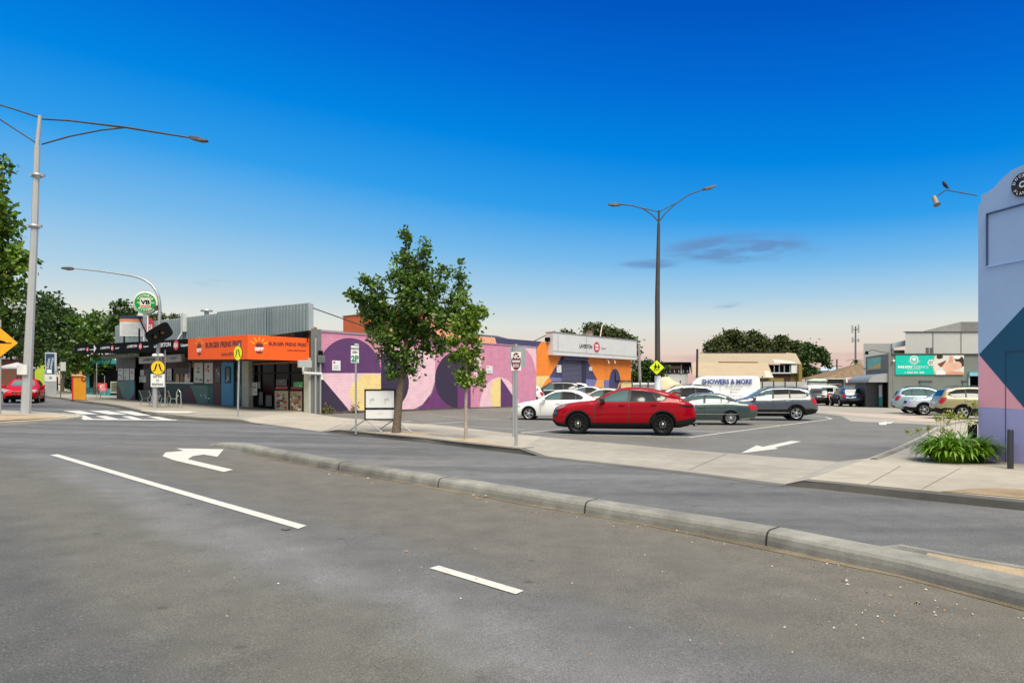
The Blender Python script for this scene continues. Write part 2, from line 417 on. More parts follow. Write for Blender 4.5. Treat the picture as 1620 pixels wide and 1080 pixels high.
# ---------------------------------------------------------------- ground sheets draped on the terrain
CX_ = [x for x in range(-6, 15, 2)]; CY_ = list(range(35, 53, 2))
def drape(bm, near=False):
    def cut(co, no):
        bmesh.ops.bisect_plane(bm, geom=bm.verts[:]+bm.edges[:]+bm.faces[:], plane_co=co, plane_no=no, dist=1e-5)
    for x in [-60, -40]+[-26, -24, -22, -20, -18, -16, -14, -12, -10, -8]+CX_: cut((x, 0, 0), (1, 0, 0))
    for y in CY_: cut((0, y, 0), (0, 1, 0))
    for k in range(8, 68, 2): cut((k, 0, 0), Vector((1, 1, 0)).normalized())
    for v in bm.verts: v.co.z += G(v.co.x, v.co.y)
def g2(l, off=0): return [gp(a, b, off).xy for a, b in l]
def sheet(name, pts, mat, off=.004, kind='structure', offs=None):
    bm = bmesh.new(); vs = [bm.verts.new((p[0], p[1], (offs[i] if offs else off))) for i, p in enumerate(pts)]
    f = bm.faces.new(vs); f.normal_update()
    if f.normal.z < 0: f.normal_flip()
    if offs: bmesh.ops.triangulate(bm, faces=[f])
    drape(bm)
    me = bpy.data.meshes.new(name); bm.to_mesh(me); bm.free(); me.materials.append(mat)
    o = bpy.data.objects.new(name, me); COL.objects.link(o)
    return struct(o, kind) if kind else o
def strip(name, A, B, oa, ob, mat):      # quad strip between two lines of picture/ground points
    bm = bmesh.new(); oa = oa if isinstance(oa, (list, tuple)) else [oa]*len(A); ob = ob if isinstance(ob, (list, tuple)) else [ob]*len(B); a = [bm.verts.new((p[0], p[1], h)) for p, h in zip(A, oa)]; b = [bm.verts.new((p[0], p[1], h)) for p, h in zip(B, ob)]
    for i in range(len(A)-1):
        f = bm.faces.new((a[i], a[i+1], b[i+1], b[i])); f.normal_update()
        if f.normal.z < 0: f.normal_flip()
        if len(set(oa+ob if isinstance(oa, list) else list(oa)+list(ob))) > 1: bmesh.ops.triangulate(bm, faces=[f])
    drape(bm)
    me = bpy.data.meshes.new(name); bm.to_mesh(me); bm.free(); me.materials.append(mat)
    o = bpy.data.objects.new(name, me); COL.objects.link(o); return struct(o)
def g2(l, off=0): return [gp(a, b, off).xy for a, b in l]
def resample(pts, step=.8):
    pts = [Vector(p) for p in pts]; out = [pts[0]]
    # Catmull-Rom through the points
    for i in range(len(pts)-1):
        p0 = pts[max(i-1, 0)]; p1 = pts[i]; p2 = pts[i+1]; p3 = pts[min(i+2, len(pts)-1)]
        n = max(1, int((p2-p1).length/step))
        for k in range(1, n+1):
            t = k/n
            out.append(.5*((2*p1)+(p2-p0)*t+(2*p0-5*p1+4*p2-p3)*t*t+(3*p1-p0-3*p2+p3)*t**3))
    return out
def sweep(name, path, prof, mat, taper=0, joints=0, jmat=None):   # prof = [(offset to the right of travel, height)]
    path = resample(path); n = len(path); m = len(prof); vs = []; fs = []; d = 0; acc = [0]
    for i in range(1, n): d += (path[i]-path[i-1]).length; acc.append(d)
    for i, p in enumerate(path):
        t = (path[min(i+1, n-1)]-path[max(i-1, 0)]).normalized(); r = Vector((t.y, -t.x))
        k = 1.0
        if isinstance(taper, tuple): k = min(1, acc[i]/taper[0]+.1 if taper[0] else 1, (d-acc[i])/taper[1]+.1 if taper[1] else 1)
        elif taper: k = min(1, acc[i]/taper+.12)
        for o, h in prof:
            q = p+r*o; vs.append((q.x, q.y, G(q.x, q.y)+(h*k if h > 0 else h)))
    for i in range(n-1):
        for j in range(m-1): fs.append((i*m+j, i*m+j+1, (i+1)*m+j+1, (i+1)*m+j))
    b = MB(); b.add(vs, fs, mat, False); b.add(vs[:m], [tuple(range(m))], mat); b.add(vs[-m:], [tuple(range(m))], mat)
    o = b.build(name, fix=True)
    return struct(o), path, acc

bm = bmesh.new(); S = 900
f = bm.faces.new([bm.verts.new(p) for p in ((-S, -S/3, 0), (S, -S/3, 0), (S, S, 0), (-S, S, 0))]); drape(bm)
me = bpy.data.meshes.new('ground'); bm.to_mesh(me); bm.free(); me.materials.append(asph_park)
gr = bpy.data.objects.new('ground', me); COL.objects.link(gr); struct(gr)

ud = Vector((.764, -.645)); un = Vector((.645, .764))      # along the street (to the right), and into the block
# kerb line of the car park side, left (far) to right (near)
K = g2([(515, 683.8), (532, 685.7), (675, 700.4), (822, 718), (856, 722.5)])
K2 = g2([(1238, 767.6), (1272, 771), (1430, 788), (1620, 808)]); far_r = K2[-1]+(K2[-1]-K2[-2]).normalized()*25; K2.append(far_r)
left_edge = g2([(-330, 612), (-60, 617), (71, 628.5), (120, 636), (170, 642), (205, 649), (250, 659.5), (313, 665), (379, 668.5), (398, 669.8), (431, 672.5), (507, 683)])
road_pts = left_edge+K+K2+[Vector((45, -25)), Vector((-60, -25)), Vector((-90, 40))]
sheet('road', road_pts, asph_road, .004)
# footpath: corner and driveway left of the tree strip
strip('footpath', g2([(-330, 611), (-60, 616), (71, 627.5), (120, 635), (170, 641), (205, 647.5), (250, 658), (313, 664.3), (379, 667.6)]),
      g2([(-330, 604), (-60, 608), (60, 617), (120, 624), (180, 628), (240, 634), (330, 641), (420, 648), (480, 653)]), .12, .10, conc2)
strip('footpath', g2([(379, 667.6), (398, 669.6), (431, 672.3), (507, 683), (515, 683)]), g2([(480, 653), (492, 654.5), (505, 656), (535, 660.5), (560, 662.5)]), [.12, .03, .012, .012, .03], [.10, .05, .012, .012, .012], conc)
strip('footpath', g2([(515, 683.8), (532, 685.7), (675, 700.3), (822, 718)]), g2([(560, 662.5), (572, 663.4), (714, 674.6), (858, 691)]), [.03, .128, .128, .128], [.012, .012, .012, .012], conc)
strip('driveway', g2([(822, 718), (856, 722.5), (1060, 745), (1238, 767.6), (1272, 771)]), g2([(858, 691), (876, 693), (1100, 713), (1325, 731), (1374, 733)]), [.128, .012, .012, .012, .118], [.012, .012, .012, .012, .118], conc2)
# worn brown dirt along the tree strip
sheet('dirt_strip', [K[0]+ud*.8+un*.22, K[2]+un*.22, K[3]-ud*.1+un*.22, K[3]+un*1.1-ud*.4, K[2]+un*1.25, K[0]+ud*1.3+un*.9],
      ground_mat('stained_path', (.24, .19, .14), (.33, .27, .21), .15, .1, .9, .25), offs=[.130, .130, .130, .086, .082, .096])
for k, (px, py, rx, ry) in enumerate(((640, 684, 1.6, .48), (748, 698.5, 1.35, .36))):
    c = gp(px, py, .1).xy
    pts = [c+ud*rx*math.cos(a)*(1+.12*math.sin(5*a+k))+un*ry*math.sin(a)*(1+.15*math.sin(3*a+k)) for a in [i*math.pi/14 for i in range(28)]]
    bmx = MB(); hs = []
    top = [(p.x, p.y, G(p.x, p.y)+.098) for p in pts]; bmx.add([(c.x, c.y, G(c.x, c.y)+.15)]+[((p.x*.6+c.x*.4), (p.y*.6+c.y*.4), G(p.x, p.y)+.14) for p in pts]+top,
        [(0, 1+i, 1+(i+1) % 28) for i in range(28)]+[(1+i, 29+i, 29+(i+1) % 28, 1+(i+1) % 28) for i in range(28)], gravel, True)
    struct(bmx.build('gravel_patch', fix=True), 'stuff')
# right-hand footpath
RF = g2([(1272, 771), (1430, 787.6), (1620, 807.6)])
A = RF+[far_r+un*.1]; B = g2([(1374, 733.5), (1455, 697), (1500, 668)])
poly = RF+[far_r, far_r+un*14, Vector((24, 26))]+g2([(1545, 668), (1480, 680), (1456, 696), (1420, 714), (1374, 733)])
sheet('footpath', poly, conc, .118)
pc = MB()
for a, b in ((2.4, 0), (4.2, 0), (6.1, 0), (8.0, 0)):
    pass
# gravel edge on the right footpath
sheet('gravel_patch', g2([(1488, 777.5), (1530, 773.5), (1575, 772.5), (1640, 776), (1700, 781), (1700, 795), (1620, 788.5), (1545, 781.8)], .118), gravel, .125, 'stuff')
# kerbs
prof_k = [(0, -.02), (-.02, .11), (.0-.05, .135), (-.17, .135), (-.17, -.02)]
sweep('kerb', K, prof_k, kerbd, taper=((K[1]-K[0]).length, (K[4]-K[3]).length)); sweep('kerb', [K2[0]]+K2[1:], [(0, -.02), (-.012, .11), (-.03, .126), (-.17, .130), (-.17, -.02)], kerbd, taper=((K2[1]-K2[0]).length, 0))
sweep('kerb', left_edge[:10], [(0, -.02), (-.02, .10), (-.05, .125), (-.17, .125), (-.17, -.02)], kerbd, taper=(0, (left_edge[9]-left_edge[8]).length))
sweep('kerb', g2([(1374, 735), (1420, 716), (1456, 698), (1490, 679), (1530, 668)]), [(0, -.02), (.02, .13), (.07, .16), (.16, .16), (.2, .10)], kerbm)
# gutter line of the driveway
sweep('gutter', [gp(840, 722).xy, gp(1060, 747).xy, gp(1235, 769.5).xy], [(0, .009), (-.02, .016), (-.25, .018), (-.27, .009)], kerbd)
# the long median kerb in front
MK = g2([(330, 703.5), (420, 722), (535, 744.5), (693, 772), (925, 813), (1212, 864), (1430, 912), (1620, 962)]); MK.append(MK[-1]+(MK[-1]-MK[-2]).normalized()*3)
prof_m = [(0, -.02), (-.008, .06), (-.020, .108), (-.042, .138), (-.078, .152), (-.13, .157), (-.32, .157), (-.375, .140), (-.41, .09), (-.44, -.02)]
_, mpath, macc = sweep('median_kerb', MK, prof_m, kerbm, taper=1.2)
dl = []; dm = []
for i in range(3, len(mpath)-1):
    t = (mpath[i+1]-mpath[i-1]).normalized(); r = Vector((t.y, -t.x)); dl.append(mpath[i]-r*.03); dm.append(mpath[i]+r*(.05+.16*random.random()))
strip('kerb_dirt', dl, dm, .009, .009, ground_mat('gutter_dirt', (.10, .080, .055), (.21, .165, .11), .5, .8, .9, .35))['kind'] = 'stuff'
jm = M('joint_gap', (.02, .02, .02), .9); jb = MB()
jp = [gp(535, 744.5).xy, gp(693, 772).xy, gp(925, 813).xy, gp(1212, 864).xy]
for q in jp:
    i = min(range(len(mpath)), key=lambda k: (mpath[k]-q).length); t = (mpath[i+1]-mpath[i-1]).normalized(); r = Vector((t.y, -t.x)); c = q
    vs = []
    for o, h in prof_m:
        for s_ in (-.010, .010):
            w = c+r*(o*1.01+.004)+t*(s_+o*.15); vs.append((w.x, w.y, G(w.x, w.y)+h+.004))
    jb.add(vs, [(2*k, 2*k+1, 2*k+3, 2*k+2) for k in range(len(prof_m)-1)], jm)
struct(jb.build('kerb_joints'))
# widening of the median: gravel infill and its thin far kerb
far_in = g2([(1330, 853), (1421, 866), (1517, 884.6), (1620, 902)], .14); far_in.append(far_in[-1]+(far_in[-1]-far_in[-2]).normalized()*2.5)
A_l = []; B_l = []
def on_line(ln, u):
    for a, b in zip(ln, ln[1:]):
        ua, ub = a.dot(ud), b.dot(ud)
        if ua <= u <= ub: return a.lerp(b, (u-ua)/(ub-ua))
for i in range(1, len(mpath)-1):
    t = (mpath[i+1]-mpath[i-1]).normalized(); r = Vector((t.y, -t.x)); q = mpath[i]-r*.34; w = on_line(far_in, q.dot(ud))
    if w is not None and (w-q).dot(-r) > .02: A_l.append(w); B_l.append(q)
strip('gravel_infill', A_l, B_l, .150, .150, gravel)['kind'] = 'stuff'
sweep('median_kerb', far_in, [(.03, .10), (.0, .165), (-.06, .165), (-.09, .14), (-.10, -.02)], kerbm, taper=(.5, 0))
# ---------------------------------------------------------------- painted markings
def mark(name, pxpts, off=.012, mat=paint_w): return sheet(name, g2(pxpts), mat, off)
mark('lane_marking', [(79, 720), (92, 719), (485, 832.5), (472, 837.5)])
mark('lane_marking', [(679, 900), (694, 896), (829, 936), (816, 941.5)])
# curved turn arrow
mark('turn_arrow', [(279, 709.5), (354, 711), (344, 723), (322, 719.5), (305, 722), (297, 727), (369, 743.5), (354, 747), (275, 728.5), (257, 722), (262, 716), (290, 713.5)])
mark('arrow_marking', [(1172, 717), (1197, 704.5), (1207, 706.8), (1252, 697.3), (1268, 698.3), (1226, 708), (1231, 710)], .008)
mark('arrow_marking', [(1390, 669), (1402, 667), (1403, 668.3), (1415, 667.6), (1409, 670.6), (1403, 670.8), (1402, 672.6), (1391, 672.8)], .020)
def line(name, a, b, w, off=.008, mat=paint_w):
    a = gp(*a).xy; b = gp(*b).xy; t = (b-a).normalized(); r = Vector((t.y, -t.x))*w/2
    return sheet(name, [a+r, a-r, b-r, b+r], mat, off)
pw = M('worn_line_paint', (.56, .54, .51), .7, var=.2, scale=5, fine=.25, fscale=40)
for a, b in (((824, 684.5), (1090, 692)), ((1090, 692), (1150, 684)), ((1150, 684), (1290, 666)), ((824, 684.5), (890, 679)), ((1080, 681), (1140, 683.5)),
             ((1175, 671.5), (1240, 673)), ((1290, 666), (1316, 662.5)), ((1316, 662.5), (1306, 659.5)), ((1306, 659.5), (1278, 657)), ((610, 668.5), (650, 666)), ((670, 671.2), (735, 667)),
             ((670, 671.2), (830, 679)), ((590, 664.5), (625, 662.5)), ((905, 655), (1000, 665)), ((700, 659), (790, 664))):
    line('bay_line', a, b, .12, .008, pw)
# zebra crossing
c0 = gp(128, 662).xy; c1 = gp(276, 662.5).xy
def bar(p, ln, w):
    q = [p, p+ud*w, p+ud*w+un*ln, p+un*ln]
for k, (x0, x1, y0, y1, sk) in enumerate([(99, 126, 649.6, 655.4, 30), (141, 170, 649.8, 655.8, 32), (182, 208, 650.4, 657.5, 34)]):
    mark('zebra_stripe', [(x0, y0), (x1, y0), (x1+sk, y1), (x0+sk, y1)], .012, zebra_w)
for k, (x0, x1, y0, y1, sk) in enumerate([(116, 134, 657, 663.2, 14), (150, 168, 658, 663.8, 22), (192, 207, 658.5, 664.4, 22), (232, 249, 659, 664.9, 28)]):
    mark('zebra_stripe', [(x0, y0), (x1, y0), (x1+sk, y1), (x0+sk, y1)], .012, zebra_w)
mark('zebra_stripe', [(130, 662.8), (278, 664.2), (281, 665.4), (132, 664.4)], .016, zebra_w)
mark('zebra_stripe', [(0, 652.2), (30, 651.2), (58, 656), (0, 656)], .012, zebra_w)
mark('zebra_stripe', [(222, 654.5), (300, 655), (313, 657), (262, 657.5)], .14, M('pale_ramp', (.6, .58, .54), .8, var=.1))
# left median with mulch
LM = g2([(-260, 690), (-120, 681), (0, 673.2), (60, 669.5), (112, 664.8), (130, 661.5), (127, 659), (100, 657), (60, 654.5), (0, 652), (-260, 650)])
sheet('median_island', LM, conc, .10); sweep('median_kerb', LM[:8], [(.02, -.02), (0, .09), (-.05, .12), (-.2, .12), (-.2, .05)], conc)
sheet('gravel_patch', g2([(-260, 675), (0, 665.5), (60, 663), (100, 660.3), (108, 658.6), (88, 657), (0, 655), (-260, 655)], .12), gravel, .13, 'stuff')
# island under the crossing beacon
ci = gp(262, 652, .1).xy
sheet('island', [ci+ud*2.1*math.cos(a)+un*.75*math.sin(a) for a in [i*math.pi/12 for i in range(24)]], conc, .135)
# pale apron behind the car park and pink strip
back = g2([(1200, 641), (1280, 651.5), (1331, 658), (1347, 666.7), (1449, 670.7), (1476, 673), (1560, 676), (1560, 650), (1400, 637), (1200, 634)])
sheet('apron', back, conc2, .006)
sheet('apron', g2([(1300, 650), (1360, 653.5), (1450, 658), (1560, 664), (1560, 670), (1455, 667), (1400, 661), (1340, 656.5)]), pinkc, .010)
sheet('service_road', [Vector((20, 60)), Vector((60, 52)), Vector((80, 140)), Vector((14, 140))], asph_road2, .002)
# joints in the footpath slabs
jl = M('slab_joint', (.16, .15, .14), .9)
for a, b in (((868, 693), (838, 718)), ((1330, 731.5), (1262, 768)), ((1090, 744), (1150, 718)), ((1330, 731.5), (1330, 731))):
    line('slab_joint', a, b, .018, .017, jl)
for a, b in (((1370, 767.5), (1425, 737)), ((1459, 773), (1520, 740))):
    a_ = gp(*a, .118).xy; b_ = gp(*b, .118).xy; t = (b_-a_).normalized(); r = Vector((t.y, -t.x))*.008
    sheet('slab_joint', [a_+r, a_-r, b_-r, b_+r], jl, .122)
# drain grate
o = sheet('drain_grate', g2([(392, 669), (409, 665.6), (429, 667.5), (415, 671.5)]), M('cast_iron', (.05, .05, .05), .6, .4, fine=.5, fscale=25), .02, None)
tag(o, 'dark cast iron drain grate in the path edge by the yellow crossing sign', 'drain grate')
o = sheet('pit_cover', g2([(443, 838), (452, 835.8), (462, 837), (452, 840)]), M('cast_iron2', (.14, .13, .12), .6, .4), .014, None)
tag(o, 'small metal cover set in the road at the end of the long lane line', 'pit cover')
# litter of leaves and small stones along the kerb
lt = MB(); lm = [M('dry_leaf', (.35, .20, .09), .8, var=.4), M('pale_chip', (.55, .52, .46), .8, var=.2)]
def scatter(px, py, n, sp, sz):
    for _ in range(n):
        c = gp(px+random.gauss(0, sp), py+random.gauss(0, sp*.18)); a = random.random()*6.28; s = sz*random.uniform(.5, 1.4)
        v = [(c.x+s*math.cos(a), c.y+s*math.sin(a), c.z+.012), (c.x-s*.4*math.sin(a), c.y+s*.4*math.cos(a), c.z+.02+s*.25), (c.x-s*math.cos(a), c.y-s*math.sin(a), c.z+.013), (c.x+s*.4*math.sin(a), c.y-s*.4*math.cos(a), c.z+.014)]
        lt.add(v, [(0, 1, 2, 3)], lm[random.random() > .55])
for q in ((550, 750, 14, 20, .018), (610, 762, 12, 25, .018), (780, 792, 12, 30, .016), (760, 787, 6, 6, .03), (880, 812, 16, 25, .014), (1000, 832, 20, 40, .012), (1100, 852, 26, 60, .011),
          (1300, 895, 30, 60, .011), (1400, 930, 24, 70, .011), (1340, 920, 3, 8, .025), (1453, 955, 3, 4, .022), (640, 875, 2, 5, .03), (95, 664, 6, 6, .08), (200, 640, 3, 10, .08), (1500, 975, 14, 60, .010),
          (900, 900, 30, 240, .008), (400, 900, 30, 300, .009), (1200, 1000, 30, 200, .007), (1400, 970, 60, 120, .008)): scatter(*q)
struct(lt.build('leaf_litter'), 'stuff')
# ================================================================ BUILDINGS
C0 = Vector((-10.65, 36.9)); AM = math.atan2(.764, .645); AS = AM-R(90)
FS = Frame(C0, AS)                    # street facade of the shop; corner at x = 0, building towards -x
FM = Frame(C0, AM)                    # car-park side wall
def circ(c, r, n=40, rz=None, a0=0, a1=2*math.pi): return [(c[0]+r*math.cos(a0+(a1-a0)*i/n), c[1]+(rz or r)*math.sin(a0+(a1-a0)*i/n)) for i in range(n+1)]
def brickm(name, col, m=.68, v=.93, rough=.75): return M(name, col, rough, brick=dict(m=m, v=v), var=.10, fine=.08, fscale=25)
def panel(b, fr, pts, mat, y, lim=None, px=True, th=0):
    ps = fr.P(pts, y) if px else pts
    if lim: ps = clip(ps, *lim)
    if len(ps) > 2:
        if th: b.slab(ps, y, y+th, mat)
        else: b.flat(ps, mat, y)
# ---- mural wall building
P_mauve = brickm('mural_mauve_paint', srgb(216, 144, 172)); P_light = brickm('mural_light_pink', srgb(242, 200, 212)); P_purp = brickm('mural_purple', srgb(98, 58, 108))
P_slate = brickm('mural_slate', srgb(58, 46, 72), m=.6); P_cream = brickm('mural_cream', srgb(252, 220, 150)); P_plum = brickm('mural_plum', srgb(116, 58, 116))
P_peach = brickm('mural_peach', srgb(250, 178, 140)); P_navy = brickm('mural_navy', srgb(74, 72, 108)); P_orange = brickm('mural_orange', srgb(240, 136, 48), m=.93, v=1)
P_lav = brickm('mural_lavender', srgb(120, 124, 176)); P_lorange = brickm('mural_pale_orange', srgb(250, 168, 100))
roofm = M('roof_sheet', (.30, .31, .32), .6, .2, var=.1)
tM = thing('mural_building', 'long low brick building painted with pink, purple and cream circles and curves', 'building', (C0.x, C0.y, 0), AM)
b = MB(); x0, x1, zt = .6, 19.3, 4.68; zb = -.05
b.box((x0, 0, zb), (x1, 5.4, zt), P_mauve)
lim = (x0, x1, zb, zt)
def cpx(cx, cy, rx, ry, n=40, a0=0, a1=2*math.pi): return [(cx+rx*math.cos(a0+(a1-a0)*i/n), cy-ry*math.sin(a0+(a1-a0)*i/n)) for i in range(n+1)]
Y = -.002
def mp(pts, mat, k): panel(b, FM, pts, mat, -.002*k, lim)
mp([(500, 589.5), (602.7, 589.5), (602.7, 662), (500, 662)], P_light, 1)
mp(cpx(552.6, 590, 50, 55.5, a0=0, a1=math.pi), P_purp, 2)
mp(clip(cpx(587, 622, 33.5, 31), 500, 602.7, 0, 900), P_cream, 2)
mp([(500, 588), (503, 590), (556, 653), (556, 662), (500, 662)], P_slate, 3)
mp([(610, 548), (688.3, 554), (688.3, 600)]+[(688.3-38*(1-math.cos(t*math.pi/2)) , 600+48*math.sin(t*math.pi/2)) for t in [i/16 for i in range(17)]]+[(620, 660), (602.7, 660), (602.7, 590)], P_light, 1)
mp(clip(cpx(599, 606, 48, 48), 602.7, 700, 0, 900), P_slate, 2)
mp([(744.6, 590), (744.6, 660), (645, 660), (652, 648), (668, 640), (682, 622), (688.3, 600), (700, 592)], P_plum, 1)
mp(clip(cpx(728, 600, 40, 46), 600, 724, 0, 900), P_slate, 2)
mp([(724, 560), (744.6, 562), (744.6, 592), (724, 590)], P_slate, 2)
mp([(750, 544), (761.5, 545), (761.5, 600), (750, 600)], P_light, 1)
arc = [(832+20*math.sin(t), 606-52*math.cos(t)) for t in [i*math.pi/2/16 for i in range(17)]]
mp([(826, 540)]+[(825+24*math.sin(t), 605-54*math.cos(t)) for t in [i*math.pi/2/18 for i in range(19)]]+[(852, 640), (856, 540)], P_light, 1)
mp(cpx(790, 648, 31.5, 51.5, a0=0, a1=math.pi)+[(758.5, 662), (821.5, 662)], P_light, 1)
mp([(792, 596.8)]+[(792-16*math.sin(t), 620-23.5*math.cos(t)) for t in [i*math.pi/2/10 for i in range(11)]]+[(776, 630), (781, 650), (792, 660)], P_cream, 2)
mp([(792, 597.2), (812.6, 627.7), (821, 642), (821, 662), (792, 662)], P_purp, 2)
b.build('wall', tM)
b = MB(); b.add([(x0, -.03, FM.g(x0)-.05), (x1, -.03, FM.g(x1)-.05), (x1, -.03, FM.g(x1)+.09), (x0, -.03, FM.g(x0)+.12), (x1, .01, FM.g(x1)+.09), (x0, .01, FM.g(x0)+.12)], [(0, 1, 2, 3), (3, 2, 4, 5)], M('dirty_plinth', (.10, .075, .07), .9, var=.5, scale=3)); b.build('plinth', tM)
b = MB(); b.box((x0-.02, -.05, zt), (x1+.03, .16, zt+.05), M('coping_metal', (.50, .36, .44), .5, .1)); b.build('coping', tM)
b = MB(); b.box((x0+.1, .2, zt-.4), (x1-.1, 5.3, zt-.2), roofm); b.build('roof', tM)
# small notices on the mural
def notice(fr, x0_, y0_, x1_, y1_, label, rows, y=-.02, frame=(.05, .05, .06)):
    xa, xb, za, zb_ = fr.rect(x0_, y0_, x1_, y1_, y); w = fr.w(xa, y)
    t = thing('wall_notice', label, 'notice', (w[0], w[1], za), fr.a, None)
    b = MB(); b.box((0, -.02, 0), (xb-xa, .015, zb_-za), white, .01); b.build('board', t)
    b = MB(); W = xb-xa; Hh = zb_-za
    b.box((W*.12, -.024, Hh*.72), (W*.34, -.021, Hh*.9), M('red_print', (.5, .02, .02), .6))
    for i in range(rows): b.box((W*.14, -.024, Hh*(.15+.09*i)), (W*(.8-.1*(i % 2)), -.021, Hh*(.15+.09*i)+.012), M('grey_print', (.3, .3, .3), .6))
    b.build('print', t); return t
notice(FM, 525.5, 570, 538.5, 586, 'white notice board on the purple half circle of the mural', 5)
notice(FM, 769.5, 578.5, 779, 590.5, 'small white notice on the pink mural right of the thin tree', 4)
b = MB(); xa, xb, za, zc = FM.rect(777.2, 531, 778, 578, -.01); b.tube([(xa, -.03, za), (xa, -.03, zc)], .02, M('pink_conduit', (.6, .3, .42), .6)); b.build('conduit', tM)
# ---- brick upper storey behind the mural
ob = M('orange_brick', srgb(198, 98, 52), .8, brick=dict(m=.85, v=.85), var=.1)
t = thing('brick_building', 'flat roofed orange brick upper storey rising behind the pink mural', 'building', (-5.63, 44.2, 0), AM)
b = MB(); b.box((0, 0, 4.0), (4.2, 8.4, 6.75), ob)
b.flat([(0.02, 4.0), (4.18, 4.0), (4.18, 6.74), (.02, 6.74)], P_peach, -.004); b.build('wall', t)
b = MB(); b.box((-.05, -.05, 6.75), (4.25, 8.45, 6.80), M('dark_capping', (.2, .12, .1), .6)); b.build('roof', t)
# ---- orange warehouse
FW = Frame(C0, AM, 6)
t = FW.thing('warehouse', 'orange and purple painted warehouse with grey roller door and long white fascia', 'building')
zt = 5.80; xL = 16.0; xR = 43.2; zb = -.05
b = MB(); b.box((xL, 0, zb), (xR, 12, zt), P_orange); lim = (xL, xR, zb, zt)
def mp(pts, mat, k): panel(b, FW, pts, mat, -.003*k, lim)
mp([(700, 515), (764, 530), (781.5, 531), (788, 545), (788, 560), (700, 560)], P_peach, 1)
mp([(781.2, 528), (860, 535), (856, 541), (849, 551), (849, 560), (790, 560)], P_navy, 1)
mp([(840, 594.7), (869.5, 594.7), (862, 604), (850, 625), (840, 625)], P_cream, 1)
mp([(888.2, 555), (927, 558), (927.6, 566.5), (944.8, 600.5), (934, 622), (884, 622), (869, 596.6), (888.2, 564)], P_navy, 1)
mp([(869, 596.6), (944.8, 600.5), (934, 622), (884, 622)], P_lav, 2)
mp([(944.8, 600.6), (998, 602), (998, 625), (936, 625)], P_lorange, 1)
mp([(955.2, 600.8), (964.5, 601), (964.5, 625), (955.2, 625)], P_lav, 2)
mp(cpx(972.8, 607, 9.3, 24, a0=0, a1=math.pi)+[(963.5, 625), (982, 625)], P_navy, 3)
mp(cpx(991, 612, 8.5, 10, a0=0, a1=math.pi)+[(982.5, 625), (999.5, 625)], P_cream, 2)
mp([(980, 603), (984, 603), (976, 618)], P_lorange, 4)
b.build('wall', t)
rd = M('roller_shutter', (.11, .11, .17), .55, .1, var=.05)
xa, xb, za, zc = FW.rect(888.9, 568.5, 926.5, 613, -.02)
b = MB(); n = 22
for i in range(n):
    z0 = za+(zc-za)*i/n; z1 = za+(zc-za)*(i+1)/n; b.slab([(xa, z0), (xb-1.0, z0), (xb-1.0, z1), (xa, z1)], -.03, -.015, rd) if 0 else b.add([(xa, -.03, z0), (xb-.7, -.03, z0), (xb-.7, -.065, (z0+z1)/2), (xa, -.065, (z0+z1)/2), (xb-.7, -.03, z1), (xa, -.03, z1)], [(0, 1, 2, 3), (3, 2, 4, 5)], rd)
b.build('roller_door', t)
b = MB(); b.box((xb-.7, -.09, za), (xb-.05, -.02, zc+.1), M('deep_purple', (.03, .025, .06), .6)); b.box((xa-.1, -.35, zc), (xb, -.02, zc+.35), P_navy); b.build('door_frame', t)
fasc = M('fascia_white', (.62, .62, .61), .6, var=.05, scale=1.5)
xa, xb, za, zc = FW.rect(867, 525.8, 1000, 561.4, 0)
zc = 6.66; za = 4.63
b = MB(); b.box((xa, -.55, za), (xb, .25, zc), fasc)
for xx in (xa+(xb-xa)*.05, xa+(xb-xa)*.36): b.box((xx, -.56, za+.35), (xx+.05, -.552, zc-.12), M('fascia_joint', (.25, .25, .25), .7))
b.box((xa, -.565, za+.32), (xb, -.552, za+.36), MATS['fascia_joint']); b.box((xa-.05, -.6, zc), (xb+.05, .3, zc+.06), MATS['fascia_joint']); b.build('fascia', t)
b = MB(); FX = Frame(C0, AM, 6-.57)
def P0(x, y): return FX.px(x, y)
b.text('LAVERTON', P0(927, 547.8), black, w=P0(937, 548)[0]-P0(917, 548)[0], h=.38, y=-.57, bold=.02)
c = P0(944.2, 549); b.disc(c, .52, M('sign_red', (.55, .05, .09), .5), y=-.572); b.disc(c, .36, white, y=-.576, n=4, a0=math.pi/4, a1=2*math.pi+math.pi/4)
b.text('IGA', c, MATS['sign_red'], w=.5, h=.22, y=-.580, bold=.03)
b.text('Liquor', P0(955, 551), M('grey_print', (.3, .3, .3), .6), w=.9, h=.3, y=-.57, bold=.02); b.build('lettering', t)
for q in (961, 971):
    b = MB(); c = FW.px(q, 571, -.3); b.tube([(c[0], -.02, c[1]+.15), (c[0], -.35, c[1]+.1), (c[0], -.45, c[1]-.1)], .05, white); b.lathe([(.05, 0), (.12, -.15), (.0, -.15)], white, 10, c=(c[0], -.45, c[1]-.1)); b.build('flood_lamp', t)
b = MB(); c0 = FW.px(848, 549, .2); b.tube([(c0[0]-.2, .3, 5.8), (c0[0]+2.9, .3, 6.9)], .04, galvd); 
c1 = FW.px(864.5, 538); b.box((c1[0]-.12, -.3, 5.85), (c1[0]+.15, .1, 6.2), black); b.build('bracket', t)
b = MB(); xq = FW.px(784, 531)[0]; b.add([(xq-1.5, 2, 5.9), (xq+5.5, 2, 5.85), (xq+3.6, 3, 6.3), (xq, 3, 6.3)], [(0, 1, 2, 3)], M('dark_roof', (.05, .05, .05), .5)); b.box((xL, .1, 5.7), (xR, 12, 5.76), roofm); b.build('roof', t)
